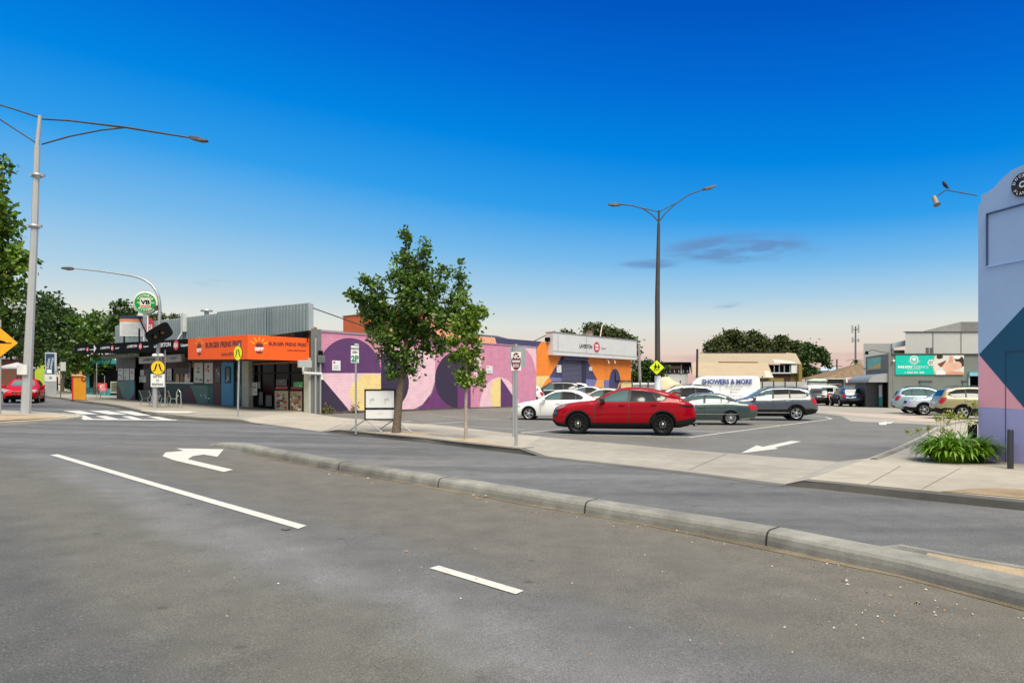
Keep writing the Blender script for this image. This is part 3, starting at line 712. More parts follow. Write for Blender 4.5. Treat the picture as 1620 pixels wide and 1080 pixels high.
b = MB(); c0 = FW.px(973, 598, -.05); c1 = FW.px(998, 600, -.05); b.tube([(c0[0], -.1, c0[1]+.7), (c0[0], -.1, c0[1]-.25), (c1[0], -.1, c0[1]-.25)], .05, M('dark_pipe', (.03, .02, .05), .5)); b.build('pipe', t)
for (a, lab) in (((880.8, 577, 888, 589), 'tall white notice left of the grey roller door'), ((931.8, 580, 936.6, 586.3), 'square white notice right of the grey roller door')):
    notice(FW, *a, lab, 4, y=-.06)
# dish and mast on the warehouse roof
t = thing('rooftop_mast', 'white leaning mast on the warehouse roof behind the white fascia', 'mast', (*FW.w(FW.px(946, 532, 3)[0], 3), 5.8))
b = MB(); b.tube([(0, 0, -.05), (.45, 0, 2.6)], .06, white); b.tube([(.45, 0, 2.6), (.8, 0, 2.7)], .04, white); b.build('pole', t)
c = atd(931.5, 526, 71); t = thing('satellite_dish', 'round grey satellite dish on the warehouse roof', 'satellite dish', (c.x, c.y, 5.8), .5)
b = MB(); b.tube([(.5, 0, -.05), (.5, 0, 2.0)], .08, galvd); b.build('mount', t)
b = MB(); b.x = Matrix.Translation((0, 0, 1.35)); b.lathe([(.0, .12), (.22, .08), (.38, -.02), (.42, -.08), (.38, .0), (.22, .1), (.0, .14)], M('dish_grey', (.25, .25, .24), .6), 20, 'y'); b.build('dish', t)

# ---- corner shop ---------------------------------------------------------------------------------
tS = thing('corner_shop', 'single storey row of shops with corrugated grey parapet and dark awning', 'building', (C0.x, C0.y, 0), AS)
bk = M('brown_brick', (.33, .17, .09), .85, brick=dict(m=.7, v=.7), var=.15); greyw = M('grey_render', (.16, .16, .155), .8, var=.12, scale=3)
creamw = M('cream_column_paint', (.44, .44, .36), .7, var=.1, scale=3)
L = -26.1
b = MB()
b.box((L, .0, 3.0), (0, .35, 4.9), bk)                       # brick above the awning
b.box((L, .36, -.05), (L+.3, 9, 5.6), greyw); b.box((L, 8.7, -.05), (-.01, 9, 4.6), greyw)
b.box((-.30, 0.0, -.05), (-.01, 9, 4.78), greyw)             # pier and flank joining the mural
b.build('wall', tS)
b = MB(); b.box((L+.3, .4, 4.45), (-.3, 8.7, 4.6), roofm); b.build('roof', tS)
# grey pier face on the car-park side
b = MB(); b.x = Matrix.Rotation(R(90), 4, 'Z'); b.box((-.02, -.03, .1), (.6, .02, 4.8), greyw); b.build('pier', tS)
pipem = M('grey_pipe', (.30, .31, .31), .5, var=.08)
b = MB(); b.x = Matrix.Rotation(R(90), 4, 'Z')
b.tube([(.18, -.12, .2), (.18, -.12, 4.3)], .06, pipem); b.tube([(.48, -.12, .15), (.48, -.12, 3.3)], .055, pipem)
b.box((.28, -.24, 3.0), (.72, -.03, 3.4), M('grey_box', (.14, .15, .15), .5), .02); b.box((.38, -.2, 3.4), (.6, -.05, 3.65), black, .02)
b.tube([(-.6, -.16, 2.75), (-.6, -.16, 2.45), (.5, -.16, 2.42), (.55, -.16, 2.1)], .075, white); b.build('drainpipe', tS)
b = MB(); b.x = Matrix.Rotation(R(90), 4, 'Z'); b.box((-.85, -.22, 2.72), (-.1, -.02, 3.1), M('gutter_box', (.42, .45, .43), .5), .02); b.build('rain_head', tS)
# corrugated parapet, two lengths
corr = M('corrugated_steel', (.27, .33, .34), .45, .2, var=.08, scale=1, brick=dict(w=.31, h=50, m=.35, v=.95))  # dark lines in the colour stand for shade in the valleys
def corrugate(b, xa, xb, za0, za1, zb0, zb1, y, step=.31, dep=.15, mat=corr):
    n = int((xb-xa)/step); vs = []; fs = []
    for i in range(n+1):
        x = xa+(xb-xa)*i/n; t = i/n
        for dx, dy in ((0, 0), (.28, 0), (.42, dep), (.86, dep)):
            xx = min(x+dx*step, xb); tt = (xx-xa)/(xb-xa)
            vs += [(xx, y-dy, za0+(za1-za0)*tt), (xx, y-dy, zb0+(zb1-zb0)*tt)]
    for i in range(len(vs)//2-1): fs.append((2*i, 2*i+2, 2*i+3, 2*i+1))
    b.add(vs, fs, mat)
j = FS.px(347, 498)[0]
b = MB(); corrugate(b, L, j, 4.35, 4.45, 6.39, 6.24, .02); corrugate(b, j, .0, 4.45, 4.70, 6.32, 6.10, -.06)
b.box((L, .05, 4.4), (j, .09, 6.2), corr); b.box((j, .04, 4.5), (0, .07, 6.05), corr); b.build('parapet', tS)
b = MB(); cap = M('parapet_cap', (.42, .45, .46), .4, .3)
b.tube([(L, -.0, 6.42), (j, -.0, 6.27)], .05, cap, 4); b.tube([(j, -.1, 6.35), (0, -.1, 6.13)], .06, cap, 4); b.box((-.06, -.17, 4.7), (.02, .12, 6.12), cap); b.build('capping', tS)
b = MB(); q = FM.px(543, 527, .1); b.tube([(.02, .1, 5.9), (.1, 5.2, 4.75)], .03, galvd, 5); b.build('brace', tS)
# awning: soffit, fascia boards
XL = FS.px(118.5, 552, -3)[0]
fo = [(XL, 4.21, 4.79), (FS.px(300, 540, -3)[0], 3.76, 4.44)]; xc = FS.px(394.6, 540, -3)[0]
sof = M('dark_soffit', (.02, .02, .021), .9, spec=.1)
b = MB(); b.add([(XL, -3, 4.22), (fo[1][0], -3, 3.78), (xc, -3, 3.3), (-.3, -.02, 3.2), (-.3, 0, 3.2), (L, 0, 4.1), (XL, 0, 4.3)], [(0, 1, 2, 3, 4, 5, 6)], sof)
b.add([(XL, -3, 4.7), (fo[1][0], -3, 4.36), (xc, -3, 4.25), (-.3, -.02, 4.2), (-.3, 0, 4.5), (L, 0, 4.7), (XL, 0, 4.75)], [(6, 5, 4, 3, 2, 1, 0)], sof); b.build('awning', tS)
blk = M('fascia_black', (.006, .006, .007), .6, spec=.04); org = M('fascia_orange', srgb(240, 88, 2), .6, var=.03)
b = MB(); xa, za0, za1 = fo[0]; xb, zb0, zb1 = fo[1]
b.slab([(xa, za0), (xb, zb0), (xb, zb1), (xa, za1)], -3.06, -2.98, blk); b.build('fascia', tS)
iga_red = M('logo_red', (.62, .02, .03), .45); lw = M('lettering_white', (.8, .8, .8), .5)
def on(xa, z, px0, px1, yy, fr=FS): return fr.px(px0, yy, -3.07), fr.px(px1, yy, -3.07)
b = MB()
for (l0, l1, cx_, cy_, cr, q0, q1, yy) in ((123, 134.5, 138.4, 552.5, 3.6, 142, 148.5, 552.5), (159, 173, 177.5, 550.4, 4.3, 182, 188.5, 550), (201, 216.5, 222, 547.7, 4.9, 227, 235, 547.5), (243.5, 270, 278.3, 545.7, 7.6, 286, 298, 545.5)):
    b = MB(); a = FS.px(l0, yy, -3.07); c = FS.px(l1, yy, -3.07); k = FS.px(cx_, cy_, -3.07); r = (FS.px(cx_, cy_-cr*1.05, -3.07)[1]-k[1])
    b.text('LAVERTON', ((a[0]+c[0])/2, (a[1]+c[1])/2), lw, w=c[0]-a[0], h=r*.85, y=-3.065, bold=.03)
    b.disc(k, r*1.18, iga_red, rz=r, y=-3.067); b.text('IGA', k, lw, w=r*1.7, h=r*.9, y=-3.072, bold=.05, shear=.15)
    a = FS.px(q0, yy, -3.07); c = FS.px(q1, yy, -3.07); b.text('Liquor', ((a[0]+c[0])/2, (a[1]+c[1])/2-.02), lw, w=c[0]-a[0], h=r*.75, y=-3.065, bold=.03); b.build('lettering', tS)
b = MB(); a = FS.px(150.5, 551, -3.07); b.flat([(a[0]-.25, a[1]+.28), (a[0]-.25, a[1]-.28), (a[0]+.2, a[1])], lw, -3.066)
b.build('arrow_emblem', tS)
# orange front board and its end board
xo = fo[1][0]
b = MB(); b.slab([(xo, 3.27), (xc, 3.11), (xc, 4.35), (xo, 4.44)], -3.09, -2.99, org); b.build('orange_fascia', tS)
# end face: from (xc,-3) to the wall corner
e0 = Vector((xc, -3.09)); e1 = Vector((-.12, -.05)); ed = (e1-e0); el = ed.length; ea = math.atan2(ed.y, ed.x)
EX = Matrix.Translation((e0.x, e0.y, 0)) @ Matrix.Rotation(ea, 4, 'Z')
b = MB(); b.x = EX; b.slab([(0, 3.11), (el, 3.09), (el, 4.29), (0, 4.35)], -.0, .08, org); b.build('orange_fascia', tS)
yel = M('logo_yellow', (.85, .42, .02), .5); bun = M('logo_brown', (.16, .03, .02), .5); dk = M('logo_dark', (.03, .012, .02), .5)
def burger(b, c, s, y):
    for i in range(5):
        a = R(90+(i-2)*33); d = Vector((math.cos(a), math.sin(a))); n = Vector((-d.y, d.x)); q = Vector(c)+Vector((0, s*.25))
        b.flat([tuple(q+d*s*.62+n*s*.09), tuple(q+d*s*1.15+n*s*.05), tuple(q+d*s*1.15-n*s*.05), tuple(q+d*s*.62-n*s*.09)], yel, y)
    b.disc((c[0], c[1]+s*.22), s*.5, bun, rz=s*.38, y=y-.002, a0=0, a1=math.pi); b.disc((c[0], c[1]+s*.16), s*.52, dk, rz=s*.07, y=y-.003)
    b.disc((c[0], c[1]-s*.5), s*.45, bun, rz=s*.3, y=y-.002, a0=math.pi, a1=2*math.pi); b.text('BFF', (c[0], c[1]-s*.2), lw, w=s*1.1, h=s*.44, y=y-.004, bold=.04)
b = MB(); k = FS.px(315, 551, -3.1); burger(b, k, .48, -3.095)
a = FS.px(325, 546, -3.1); c = FS.px(382, 543, -3.1); b.text('BURGER FRENS FRIES', ((a[0]+c[0])/2, (a[1]+c[1])/2+.0), dk, w=c[0]-a[0], h=.30, y=-3.096, bold=.03, rot=-.01)
a = FS.px(349.5, 559.5, -3.1); c = FS.px(381, 560.5, -3.1); b.text('CAFE & RESTAURANT', ((a[0]+c[0])/2, (a[1]+c[1])/2), dk, w=c[0]-a[0], h=.16, y=-3.096, bold=.02); b.build('lettering', tS)
b = MB(); b.x = EX; burger(b, (el*.18, 3.72), .40, -.005); b.text('BURGER FRENS FRIES', (el*.64, 3.93), dk, w=el*.62, h=.20, y=-.006, bold=.03); b.text('CAFE & RESTAURANT', (el*.79, 3.62), dk, w=el*.32, h=.10, y=-.006, bold=.02); b.build('lettering', tS)
# hanging signs under the awning
def hsign(x0_, y0_, x1_, y1_, y, mat, txt, tm, name='hanging_sign', th=.12, rx=.62, rw=.6, logo=False):
    xa, xb, za, zc = FS.rect(x0_, y0_, x1_, y1_, y); b = MB(); b.box((xa, y, za), (xb, y+th, zc), mat, .02)
    b.box((xa+(xb-xa)*.2, y+.05, zc), (xa+(xb-xa)*.2+.04, y+.08, zc+.5), galvd); b.box((xa+(xb-xa)*.8, y+.05, zc), (xa+(xb-xa)*.8+.04, y+.08, zc+.5), galvd)
    o = b.build(name, tS); b = MB(); m = xa+(xb-xa)*rx
    b.text(txt, (m, (za+zc)/2), tm, w=(xb-xa)*rw, h=(zc-za)*.38, y=y-.004, bold=.03)
    if logo: q = xa+(xb-xa)*.62; b.disc((q, (za+zc)/2), (zc-za)*.6, M('logo_dark_red', (.25, .01, .02), .4), rz=(zc-za)*.4, y=y-.006); b.text('Liquor', (xa+(xb-xa)*.85, (za+zc)/2), tm, w=(xb-xa)*.15, h=(zc-za)*.3, y=y-.006, bold=.02)
    b.build('lettering', o)
hsign(160, 561, 220, 568.5, -1.8, M('sign_dark_green', (.012, .06, .02), .4), 'VICTORIA BITTER', M('sage_lettering', (.35, .45, .3), .5), rx=.66)
hsign(219.5, 564.3, 286, 575.3, -1.9, M('sign_grey', (.42, .42, .41), .5), 'LAVERTON', black, rx=.26, rw=.30, logo=True)
b = MB(); a = FS.px(289.5, 565, -1.5); b.text('PI', a, lw, h=.42, y=-1.5, bold=.02); b.build('lettering', tS)
# shop front under the awning
teal = M('shop_teal', (.035, .12, .115), .6, var=.08); dteal = M('shop_dark_teal', (.015, .055, .055), .6, var=.1); maroon = M('shop_maroon', (.085, .03, .04), .6, var=.1)
teal2 = M('shop_blue_teal', (.07, .25, .30), .6, var=.08); mint = M('shop_mint', (.09, .21, .18), .6, var=.08); bluep = M('shop_blue', (.06, .28, .48), .6, var=.06)
sg = M('shopfront_glass', (.003, .004, .005), .12, var=.1, spec=.06)
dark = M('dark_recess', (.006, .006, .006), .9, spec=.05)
b = MB()
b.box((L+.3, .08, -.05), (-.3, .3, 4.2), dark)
zf = lambda x: FS.g(x)+.08
def band(x0_, x1_, yt0, yb0, mat, y, yt1=None, yb1=None):
    yt1 = yt1 or yt0; yb1 = yb1 or yb0
    panel(b, FS, [(x0_, yt0), (x1_, yt1), (x1_, yb1), (x0_, yb0)], mat, y, th=.06)
band(184.5, 213.5, 600, 632, maroon, -.30, 602, 634); band(184.5, 213.5, 565, 582, greyw, -.30, 565, 582); 
band(216, 238, 617, 633, teal, -.02, 619, 636); band(238, 262, 566, 636, teal, -.04, 566, 638)
band(262, 350, 605.5, 639, dteal, -.04, 607, 644); band(262, 306, 604, 606, white, -.08, 604.8, 606.8)
band(337.5, 350, 571, 642, maroon, -.08, 571, 644); band(350.2, 369, 573, 643, bluep, -.22, 573, 645); band(369, 382, 571, 645, dteal, -.05, 571, 647)
b.build('shop_front', tS)
b = MB()
def sh(pts, mat, y, lim=None):
    ps = FS.P(pts, y); 
    if lim: ps = clip(ps, *lim)
    b = MB(); b.flat(ps, mat, y); b.build('painted_shape', tS)
l0 = FS.rect(184.5, 602.5, 213.5, 632.5, -.304)
sh([(185, 602.8), (199, 603), (199, 614), (195.5, 630)], mint, -.304); sh(clip(cpx(200, 612, 13, 21), 198, 300, 602, 700), teal2, -.306); sh(clip(cpx(200, 617, 5.5, 15), 185, 300, 602, 700), mint, -.308)
sh(clip(cpx(306, 626, 14.5, 17), 280, 312, 608, 639.5), maroon, -.044); sh([(300.5, 608.8), (328.5, 610), (328.5, 640.5), (313.5, 640)], mint, -.046); sh([(329, 610), (337, 610), (337, 641), (329, 641)], teal, -.046)
sh(clip(cpx(369, 620, 13, 26), 369.3, 390, 590, 645.3), mint, -.056)
for q in ((317.5, 625), (324, 625.5), (326, 629), (330.5, 630)): sh(cpx(*q, 1, 1.2, 8), lw, -.052)
for a in ((186, 582, 213, 602, -.27), (216, 570, 237, 617, .0), (262.5, 569, 303.5, 604, -.0)):
    xa, xb, za, zc = FS.rect(*a[:4], a[4]); b = MB(); b.box((xa, a[4], za), (xb, a[4]+.03, zc), sg); b.build('window', tS)
# window posters
post = [M('poster_white', (.62, .62, .60), .5, var=.05), M('poster_dark', (.05, .05, .06), .4), M('poster_red', (.45, .04, .03), .5), M('poster_tan', (.40, .28, .14), .5, var=.5, scale=9), M('poster_green', (.05, .28, .07), .5)]
def poster(x0_, y0_, x1_, y1_, y, mat, seed=0, busy=6, cols=None, frame=None):
    xa, xb, za, zc = FS.rect(x0_, y0_, x1_, y1_, y); b = MB(); rr = random.Random(seed)
    b.box((xa, y-.012, za), (xb, y, zc), mat)
    if frame: 
        for q in ((xa-.04, xb+.04, zc, zc+.04), (xa-.04, xb+.04, za-.04, za), (xa-.04, xa, za, zc), (xb, xb+.04, za, zc)): b.box((q[0], y-.03, q[2]), (q[1], y, q[3]), frame)
    cols = cols or [post[1], post[2], post[3], post[4]]
    for i in range(busy):
        w = (xb-xa)*rr.uniform(.08, .3); h = (zc-za)*rr.uniform(.05, .16); px_ = xa+rr.uniform(.05, .92)*(xb-xa-w); pz = za+rr.uniform(.05, .95)*(zc-za-h)
        if rr.random() < .5: b.disc((px_+w/2, pz+h/2), w/2, rr.choice(cols), rz=h/2, y=y-.013-.0006*i, n=12)
        else: b.flat([(px_, pz), (px_+w, pz), (px_+w, pz+h), (px_, pz+h)], rr.choice(cols), y-.013-.0006*i)
    b.build('poster', tS)
food = [M('food_orange', (.55, .20, .04), .5, var=.3, scale=20), M('food_brown', (.22, .08, .03), .5, var=.3, scale=20), M('food_cream', (.6, .5, .3), .5, var=.2, scale=20), post[4], post[1], post[0]]
bott = [M('bottle_green', (.03, .09, .03), .4), post[0], M('poster_gold', (.5, .33, .08), .5), post[1]]
poster(187, 583, 195, 601, -.30, post[0], 1, 8, [bluep, post[3], post[1]]); poster(196, 583, 204.5, 601, -.30, post[0], 2, 6, [post[3], post[1], bott[2]]); poster(205.5, 583, 212.7, 601, -.30, post[0], 3, 8, [post[1], post[3]])
poster(222, 585, 228, 594, -.0, post[0], 4, 3, [post[1]]); poster(220.5, 595, 231, 604.5, -.0, post[0], 5, 3, [post[1]])
poster(263-.5, 584, 271, 602, -.10, post[0], 6, 2, [bott[0], post[1]]) if 0 else poster(264, 583, 271.5, 602, -.06, post[0], 6, 3, [bott[0], post[1]])
poster(307, 574, 321.5, 605.3, -.06, post[0], 7, 7, [post[4], post[1]], greyw); poster(323.5, 574.3, 337.2, 606.3, -.06, post[0], 8, 6, [post[2], post[1]], greyw)
poster(341, 581.5, 348.3, 604, -.10, post[1], 9, 4, [post[0]]); poster(357, 581.5, 364, 604.5, -.24, post[1], 10, 5, [post[0]], black); poster(371.5, 583, 377, 604, -.07, post[1], 11, 3, [post[0]])
for i in range(3):
    c = FS.px(281+i*7, 600, -.02)
    b = MB(); b.disc(c, .28, [post[3], food[1], post[0]][i], y=-.03, n=14, rz=.4); b.build('window_display', tS)
b = MB(); c = FS.px(299, 597, -.04); b.disc((c[0], c[1]), .28, post[0], rz=.3, y=-.035, n=12); b.disc((c[0], c[1]+.1), .22, iga_red, rz=.16, y=-.038, n=12); b.tube([(FS.px(302, 590)[0], -.06, FS.px(302, 604)[1]), (FS.px(303, 588)[0], -.06, FS.px(303, 575)[1]), (FS.px(299, 575)[0], -.06, FS.px(299, 573)[1])], .05, galv); b.build('window_display', tS)
# columns, entrance
for (a, c, y) in ((382.3, 393, -.25), (480.5, 493.4, -.12)):
    b = MB(); xa = FS.px(a, 600, y)[0]; xb = FS.px(c, 600, y)[0]; b.box((xa, y, zf(xa)-.15), (min(xb, -.02), .06, 3.25), creamw, .015); b.build('column', tS)
xa = FS.px(393, 600)[0]; xb = FS.px(481, 600, 0)[0]; z0 = zf(-2)
b = MB(); b.box((xa+.05, .06, z0), (xb, .075, 3.2), sg); b.build('entrance_glass', tS)
b = MB(); fr_ = M('black_frame', (.006, .006, .006), .5, spec=.1)
for q in (396, 412, 433.5, 457.3, 479.8):
    x = FS.px(q, 600)[0]; b.box((x-.04, -.0, z0), (x+.04, .055, 3.2), fr_)
for z in (z0, 2.45, 3.12): b.box((xa, -.002, z), (xb, .05, z+.09), fr_)
zl = FS.px(457, 617)[1]; b.box((FS.px(433, 617)[0], -.004, zl-.04), (xb, .052, zl+.04), fr_); b.build('door_frame', tS)
poster(435, 618, 456, 649, -.005, M('poster_beige', (.42, .36, .24), .5), 21, 30, bott+[post[2], post[2]]); poster(459, 618.5, 478, 650, -.005, M('poster_plate', (.3, .2, .12), .5), 22, 40, food)
poster(436, 611.5, 455, 615, -.005, post[2], 23, 0); poster(460, 612, 478, 615.5, -.005, M('poster_darkred', (.2, .02, .02), .5), 24, 0)
poster(464.5, 604, 479, 613, -.005, post[4], 25, 2, [post[0]]); poster(437, 600, 454, 610, -.005, post[1], 26, 5, [post[4], post[2], galv])
poster(399, 605, 407, 625, -.005, post[0], 27, 8, [post[2], post[1], post[3]]); poster(399.5, 576, 402.5, 602, -.005, post[1], 28, 4, [post[0]]); poster(408, 604, 412, 614, -.005, M('grey_poster', (.2, .2, .2), .5), 29, 1)
poster(410, 620, 416, 640, -.005, M('dim_grey', (.07, .07, .07), .5), 30, 0); poster(421, 625, 430, 642, -.005, MATS['dim_grey'], 31, 1)
# lamps and bracket on the parapet, roof vents
b = MB(); c = FS.px(289, 511, -.3); b.box((c[0]-.22, -.35, c[1]-.6), (c[0]+.22, -.12, c[1]+.7), M('lamp_housing', (.6, .62, .6), .5), .03)
b.tube([(c[0]-.05, -.3, c[1]-.6), (c[0]-.3, -.6, c[1]-1.3), (c[0]-1.2, -.8, c[1]-1.6)], .06, white); b.tube([(c[0]-1.5, -.8, c[1]-1.5), (c[0]-.7, -.8, c[1]-1.6)], .12, black); b.build('sign_lamp', tS)
b = MB(); c = FS.px(475, 530, -.3); b.box((c[0]-.35, -.45, c[1]-.15), (c[0]+.35, -.05, c[1]+.15), black, .03); b.tube([(c[0]+.35, -.2, c[1]), (-.1, -.2, c[1]+.05), (0, -.2, c[1]-.4)], .03, black); b.build('security_light', tS)
b = MB(); c = FS.px(327, 497, 2.5); b.tube([(c[0], 2.5, 4.5), (c[0], 2.5, c[1]+.2)], .16, galv); b.lathe([(.0, .3), (.42, .12), (.42, .05), (.0, .05)], galv, 14, c=(c[0], 2.5, c[1]+.15)); b.build('roof_vent', tS)
for xq in (199, 223): b = MB(); c = FS.px(xq, 540, -2.8); b.tube([(c[0], -2.9, 4.5), (c[0], -2.9, 5.4)], .05, black); b.build('sign_bracket', tS)
c = FS.px(229, 500, .5); b = MB(); b.tube([(c[0], .5, 4.6), (c[0], .5, c[1]+.1)], .09, M('vent_pipe', (.35, .33, .30), .6)); b.build('vent_pipe', tS)
# parapet IGA logo
b = MB(); c = FS.px(236.5, 519, -.2); b.disc(c, .72, iga_red, y=-.17, rz=.75); b.text('IGA', c, lw, w=1.0, h=.55, y=-.176, bold=.05, shear=.15); q = FS.px(223.5, 523.5, -.2); b.text('LAVERTON', (q[0]-1.0, q[1]), black, w=2.6, h=.5, y=-.17, bold=.04); b.build('logo', tS)
# round beer sign above the awning
c = FS.px(230.5, 479, -2.6); w = FS.w(c[0], -2.6); rr = FS.px(230.5, 462, -2.6)[1]-c[1]
t = thing('round_sign', 'round green and white beer sign on a post above the black awning', 'sign', (w[0], w[1], c[1]), R(12))
gm = M('sign_green', (.01, .26, .03), .4, var=.03); cm = M('sign_cream', (.62, .64, .55), .5)
b = MB(); b.lathe([(.0, -.09), (rr*1.0, -.09), (rr*1.06, -.05), (rr*1.06, .2), (0, .2)], cm, 40, 'y'); b.build('disc', t, fix=True)
b = MB(); b.disc((0, 0), rr*.92, gm, y=-.094); s = rr*.47
sq = [(s*math.copysign(abs(math.cos(a))**.45, math.cos(a)), s*math.copysign(abs(math.sin(a))**.45, math.sin(a))) for a in [i*math.pi/20 for i in range(40)]]
b.flat(sq, cm, -.097); b.text('VB', (0, .03), black, w=s*1.75, h=s*.85, y=-.101, bold=.05); b.flat([(-s*.95, -s*.5), (s*.95, -s*.5), (s*.8, -s*.85), (-s*.8, -s*.85)], M('sign_salmon', (.62, .18, .14), .5), -.100)
b.arctext('VICTORIA', (0, 0), rr*.70, cm, rr*.24, R(147), R(33), y=-.098, bold=.04); b.arctext('BITTER', (0, 0), rr*.70, cm, rr*.24, R(228), R(312), y=-.098, bold=.04, inside=True)
for sx in (-1, 1): b.flat([(sx*rr*.60-.07, -.03), (sx*rr*.60+.12, -.03), (sx*rr*.60+.12, .03), (sx*rr*.60-.07, .03)], cm, -.098)
b.build('face', t)
b = MB(); b.tube([(.1, .05, -rr*1.0), (.1, .05, 4.45-c[1])], .05, white); b.tube([(0, .05, rr*1.04), (0, .05, rr*1.1)], .12, galv, 10); b.build('post', t)
# information board above the awning
c = FS.px(208, 517, -2.9); w = FS.w(c[0], -2.9); xa, xb, za, zc = FS.rect(198, 501, 217.5, 533, -2.9)
t = thing('notice_board', 'tall notice board with navy and orange header standing on the awning', 'sign', (w[0], w[1], za), R(8))
W = (xb-xa)*.72; Hh = zc-za; b = MB(); b.box((-W/2, -.05, 0), (W/2, .03, Hh), M('pale_grey_board', (.55, .57, .58), .6), .01); b.build('board', t)
b = MB(); b.flat([(-W/2, Hh*.84), (W/2, Hh*.84), (W/2, Hh), (-W/2, Hh)], M('navy', (.02, .03, .07), .5), -.054); b.flat([(-W/2, Hh*.70), (W/2, Hh*.70), (W/2, Hh*.84), (-W/2, Hh*.84)], M('header_orange', (.6, .22, .10), .5), -.054)
for i in range(6): b.flat([(-W*.4, Hh*(.1+.09*i)), (W*(.4-.12*(i % 3)), Hh*(.1+.09*i)), (W*(.4-.12*(i % 3)), Hh*(.1+.09*i)+.03), (-W*.4, Hh*(.1+.09*i)+.03)], MATS['grey_print'], -.054)
b.build('print', t)
b = MB(); b.tube([(W/2+.05, 0, -.9), (W/2+.05, 0, Hh+.3)], .05, white); b.build('post', t)
# ---- teal shop far left behind the trees
def simple_building(name, label, px0, py0, px1, py1, D, z0, wallm, dep=6, rz=None, roof=None):
    a = atd(px0, py0, D); c = atd(px1, py0, D); t = thing(name, label, 'building', (a.x, a.y, z0), 0)
    z1 = H-(py0-HY)*D/F-z0; b = MB(); b.box((0, 0, -.2), (c.x-a.x, dep, z1), wallm); b.build('wall', t)
    return t, c.x-a.x, z1
tealb = M('cafe_teal', (.03, .38, .42), .6, var=.05)
t, W, Z = simple_building('cafe', 'teal framed cafe front with dark windows left of the dark awning shop', 136, 574, 200, 620, 66, .9, tealb)
b = MB(); k = 66/F
b.box((.35, -.04, .75), (W-.05, -.01, Z-.35), sg); b.build('window', t)
b = MB(); b.box((.9, -.5, Z-.1), (W, 0, Z+.25), tealb); b.build('canopy', t)
lime = M('lime_wall', (.36, .46, .03), .7); 
t, W, Z = simple_building('community_building', 'low cream and lime green building glimpsed behind the dark street trees', 56, 568, 137, 620, 84, 1.0, M('cream_wall', (.60, .52, .40), .7, var=.05))
b = MB(); k = 84/F
b.box((0, -.08, -.1), (16*k, -.01, Z), lime); b.box((54*k, -.08, -.1), (60*k, -.01, Z-.3), lime); b.box((60*k, -.1, -.1), (81*k, -.01, Z-.6), M('terracotta_wall', (.52, .20, .08), .7)); b.build('panel', t)
b = MB(); b.box((32*k, -.05, .0), (36*k, -.01, 2), sg); b.build('window', t); b = MB(); b.box((48*k, -.05, .6), (54*k, -.01, 2.4), M('brown_door', (.22, .09, .04), .6)); b.build('door', t)
t, W, Z = simple_building('brick_house', 'long low brown brick building behind the red car at the far left', -90, 568, 56, 620, 88, 1.1, M('redbrown_brick', (.16, .06, .04), .8, brick=dict(m=.7, v=.8)))
b = MB(); b.box((0, -.6, Z), (W, 6, Z+.25), roofm); b.build('roof', t)
# ---- beige industrial shed ------------------------------------------------------------------------
def quad(b, pts, mat): b.add(pts, [tuple(range(len(pts)))], mat)
def sbox(b, x0, x1, y0, y1, z0, z1, D0, mat, sk=1.0):      # a block whose side walls run back away from the street at a slant
    k = 1+(y1-y0)/(D0+y0)*sk; v = [(x0, y0, z0), (x1, y0, z0), (x1*k, y1, z0), (x0*k, y1, z0), (x0, y0, z1), (x1, y0, z1), (x1*k, y1, z1), (x0*k, y1, z1)]
    b.add(v, [(3, 2, 1, 0), (4, 5, 6, 7), (0, 1, 5, 4), (1, 2, 6, 5), (2, 3, 7, 6), (3, 0, 4, 7)], mat)
def pl(l): return [atd(*q) for q in l]
tan_roof = M('tan_roof_sheet', (.36, .29, .185), .7, var=.06, scale=.6); tan2 = M('tan_roof_lower', (.40, .31, .20), .6, var=.06, scale=.6); palep = M('pale_roof_sheet', (.48, .45, .38), .6, var=.04)
must = M('mustard_cladding', (.24, .18, .04), .6, brick=dict(w=.25, h=50, m=.6, v=.9)); brownd = M('brown_roller_door', (.075, .03, .02), .6, brick=dict(w=50, h=.3, m=.7, v=1))
D = 84; k = D/F
t = thing('industrial_shed', 'wide tan roofed industrial shed with mustard end wall behind the white van', 'building', (0, D, 0))
def W(px, py, dy=0):     # point in the shed's frame at depth D+dy
    p = atd(px, py, D+dy); return (p.x, dy, p.z)
b = MB(); quad(b, [W(1102.4, 573, 0), W(1268, 575.6, 0), W(1259, 559, 6), W(1244, 557.5, 6), W(1109, 557.5, 6)], tan_roof); 
quad(b, [W(1225.6, 574.6, -.02), W(1259, 575.2, -.02), W(1251.5, 559.4, 5.9), W(1217, 559.2, 5.9)], palep)
quad(b, [W(1109, 557.5, 6), W(1259, 559, 6), W(1259, 575, 14), W(1109, 575, 14)], tan_roof); b.build('roof', t)
b = MB(); quad(b, [W(1096.3, 594.5, -5), W(1223.7, 597, -5), W(1214.4, 574, -.1), W(1096.5, 573, -.1)], tan2); quad(b, [W(1211, 597, -5.1), W(1223.7, 597.3, -5.1), W(1216.5, 586.5, -3.0), W(1208.5, 586.5, -3.0)], palep)
quad(b, [W(1096.3, 594.5, -5), W(1223.7, 597, -5), W(1223.7, 598.2, -5), W(1096.3, 595.8, -5)], palep); b.build('lower_roof', t)
b = MB(); sbox(b, W(1104, 0)[0], W(1214, 0)[0], .2, 12, -.2, W(0, 577)[2], D, must); sbox(b, W(1214, 0)[0], W(1267.5, 0)[0], .6, 12, -.2, W(0, 576.5)[2], D, must)
b.box((W(1262.5, 0)[0], -.2, -.2), (W(1268, 0)[0], .6, W(0, 576)[2]), must)
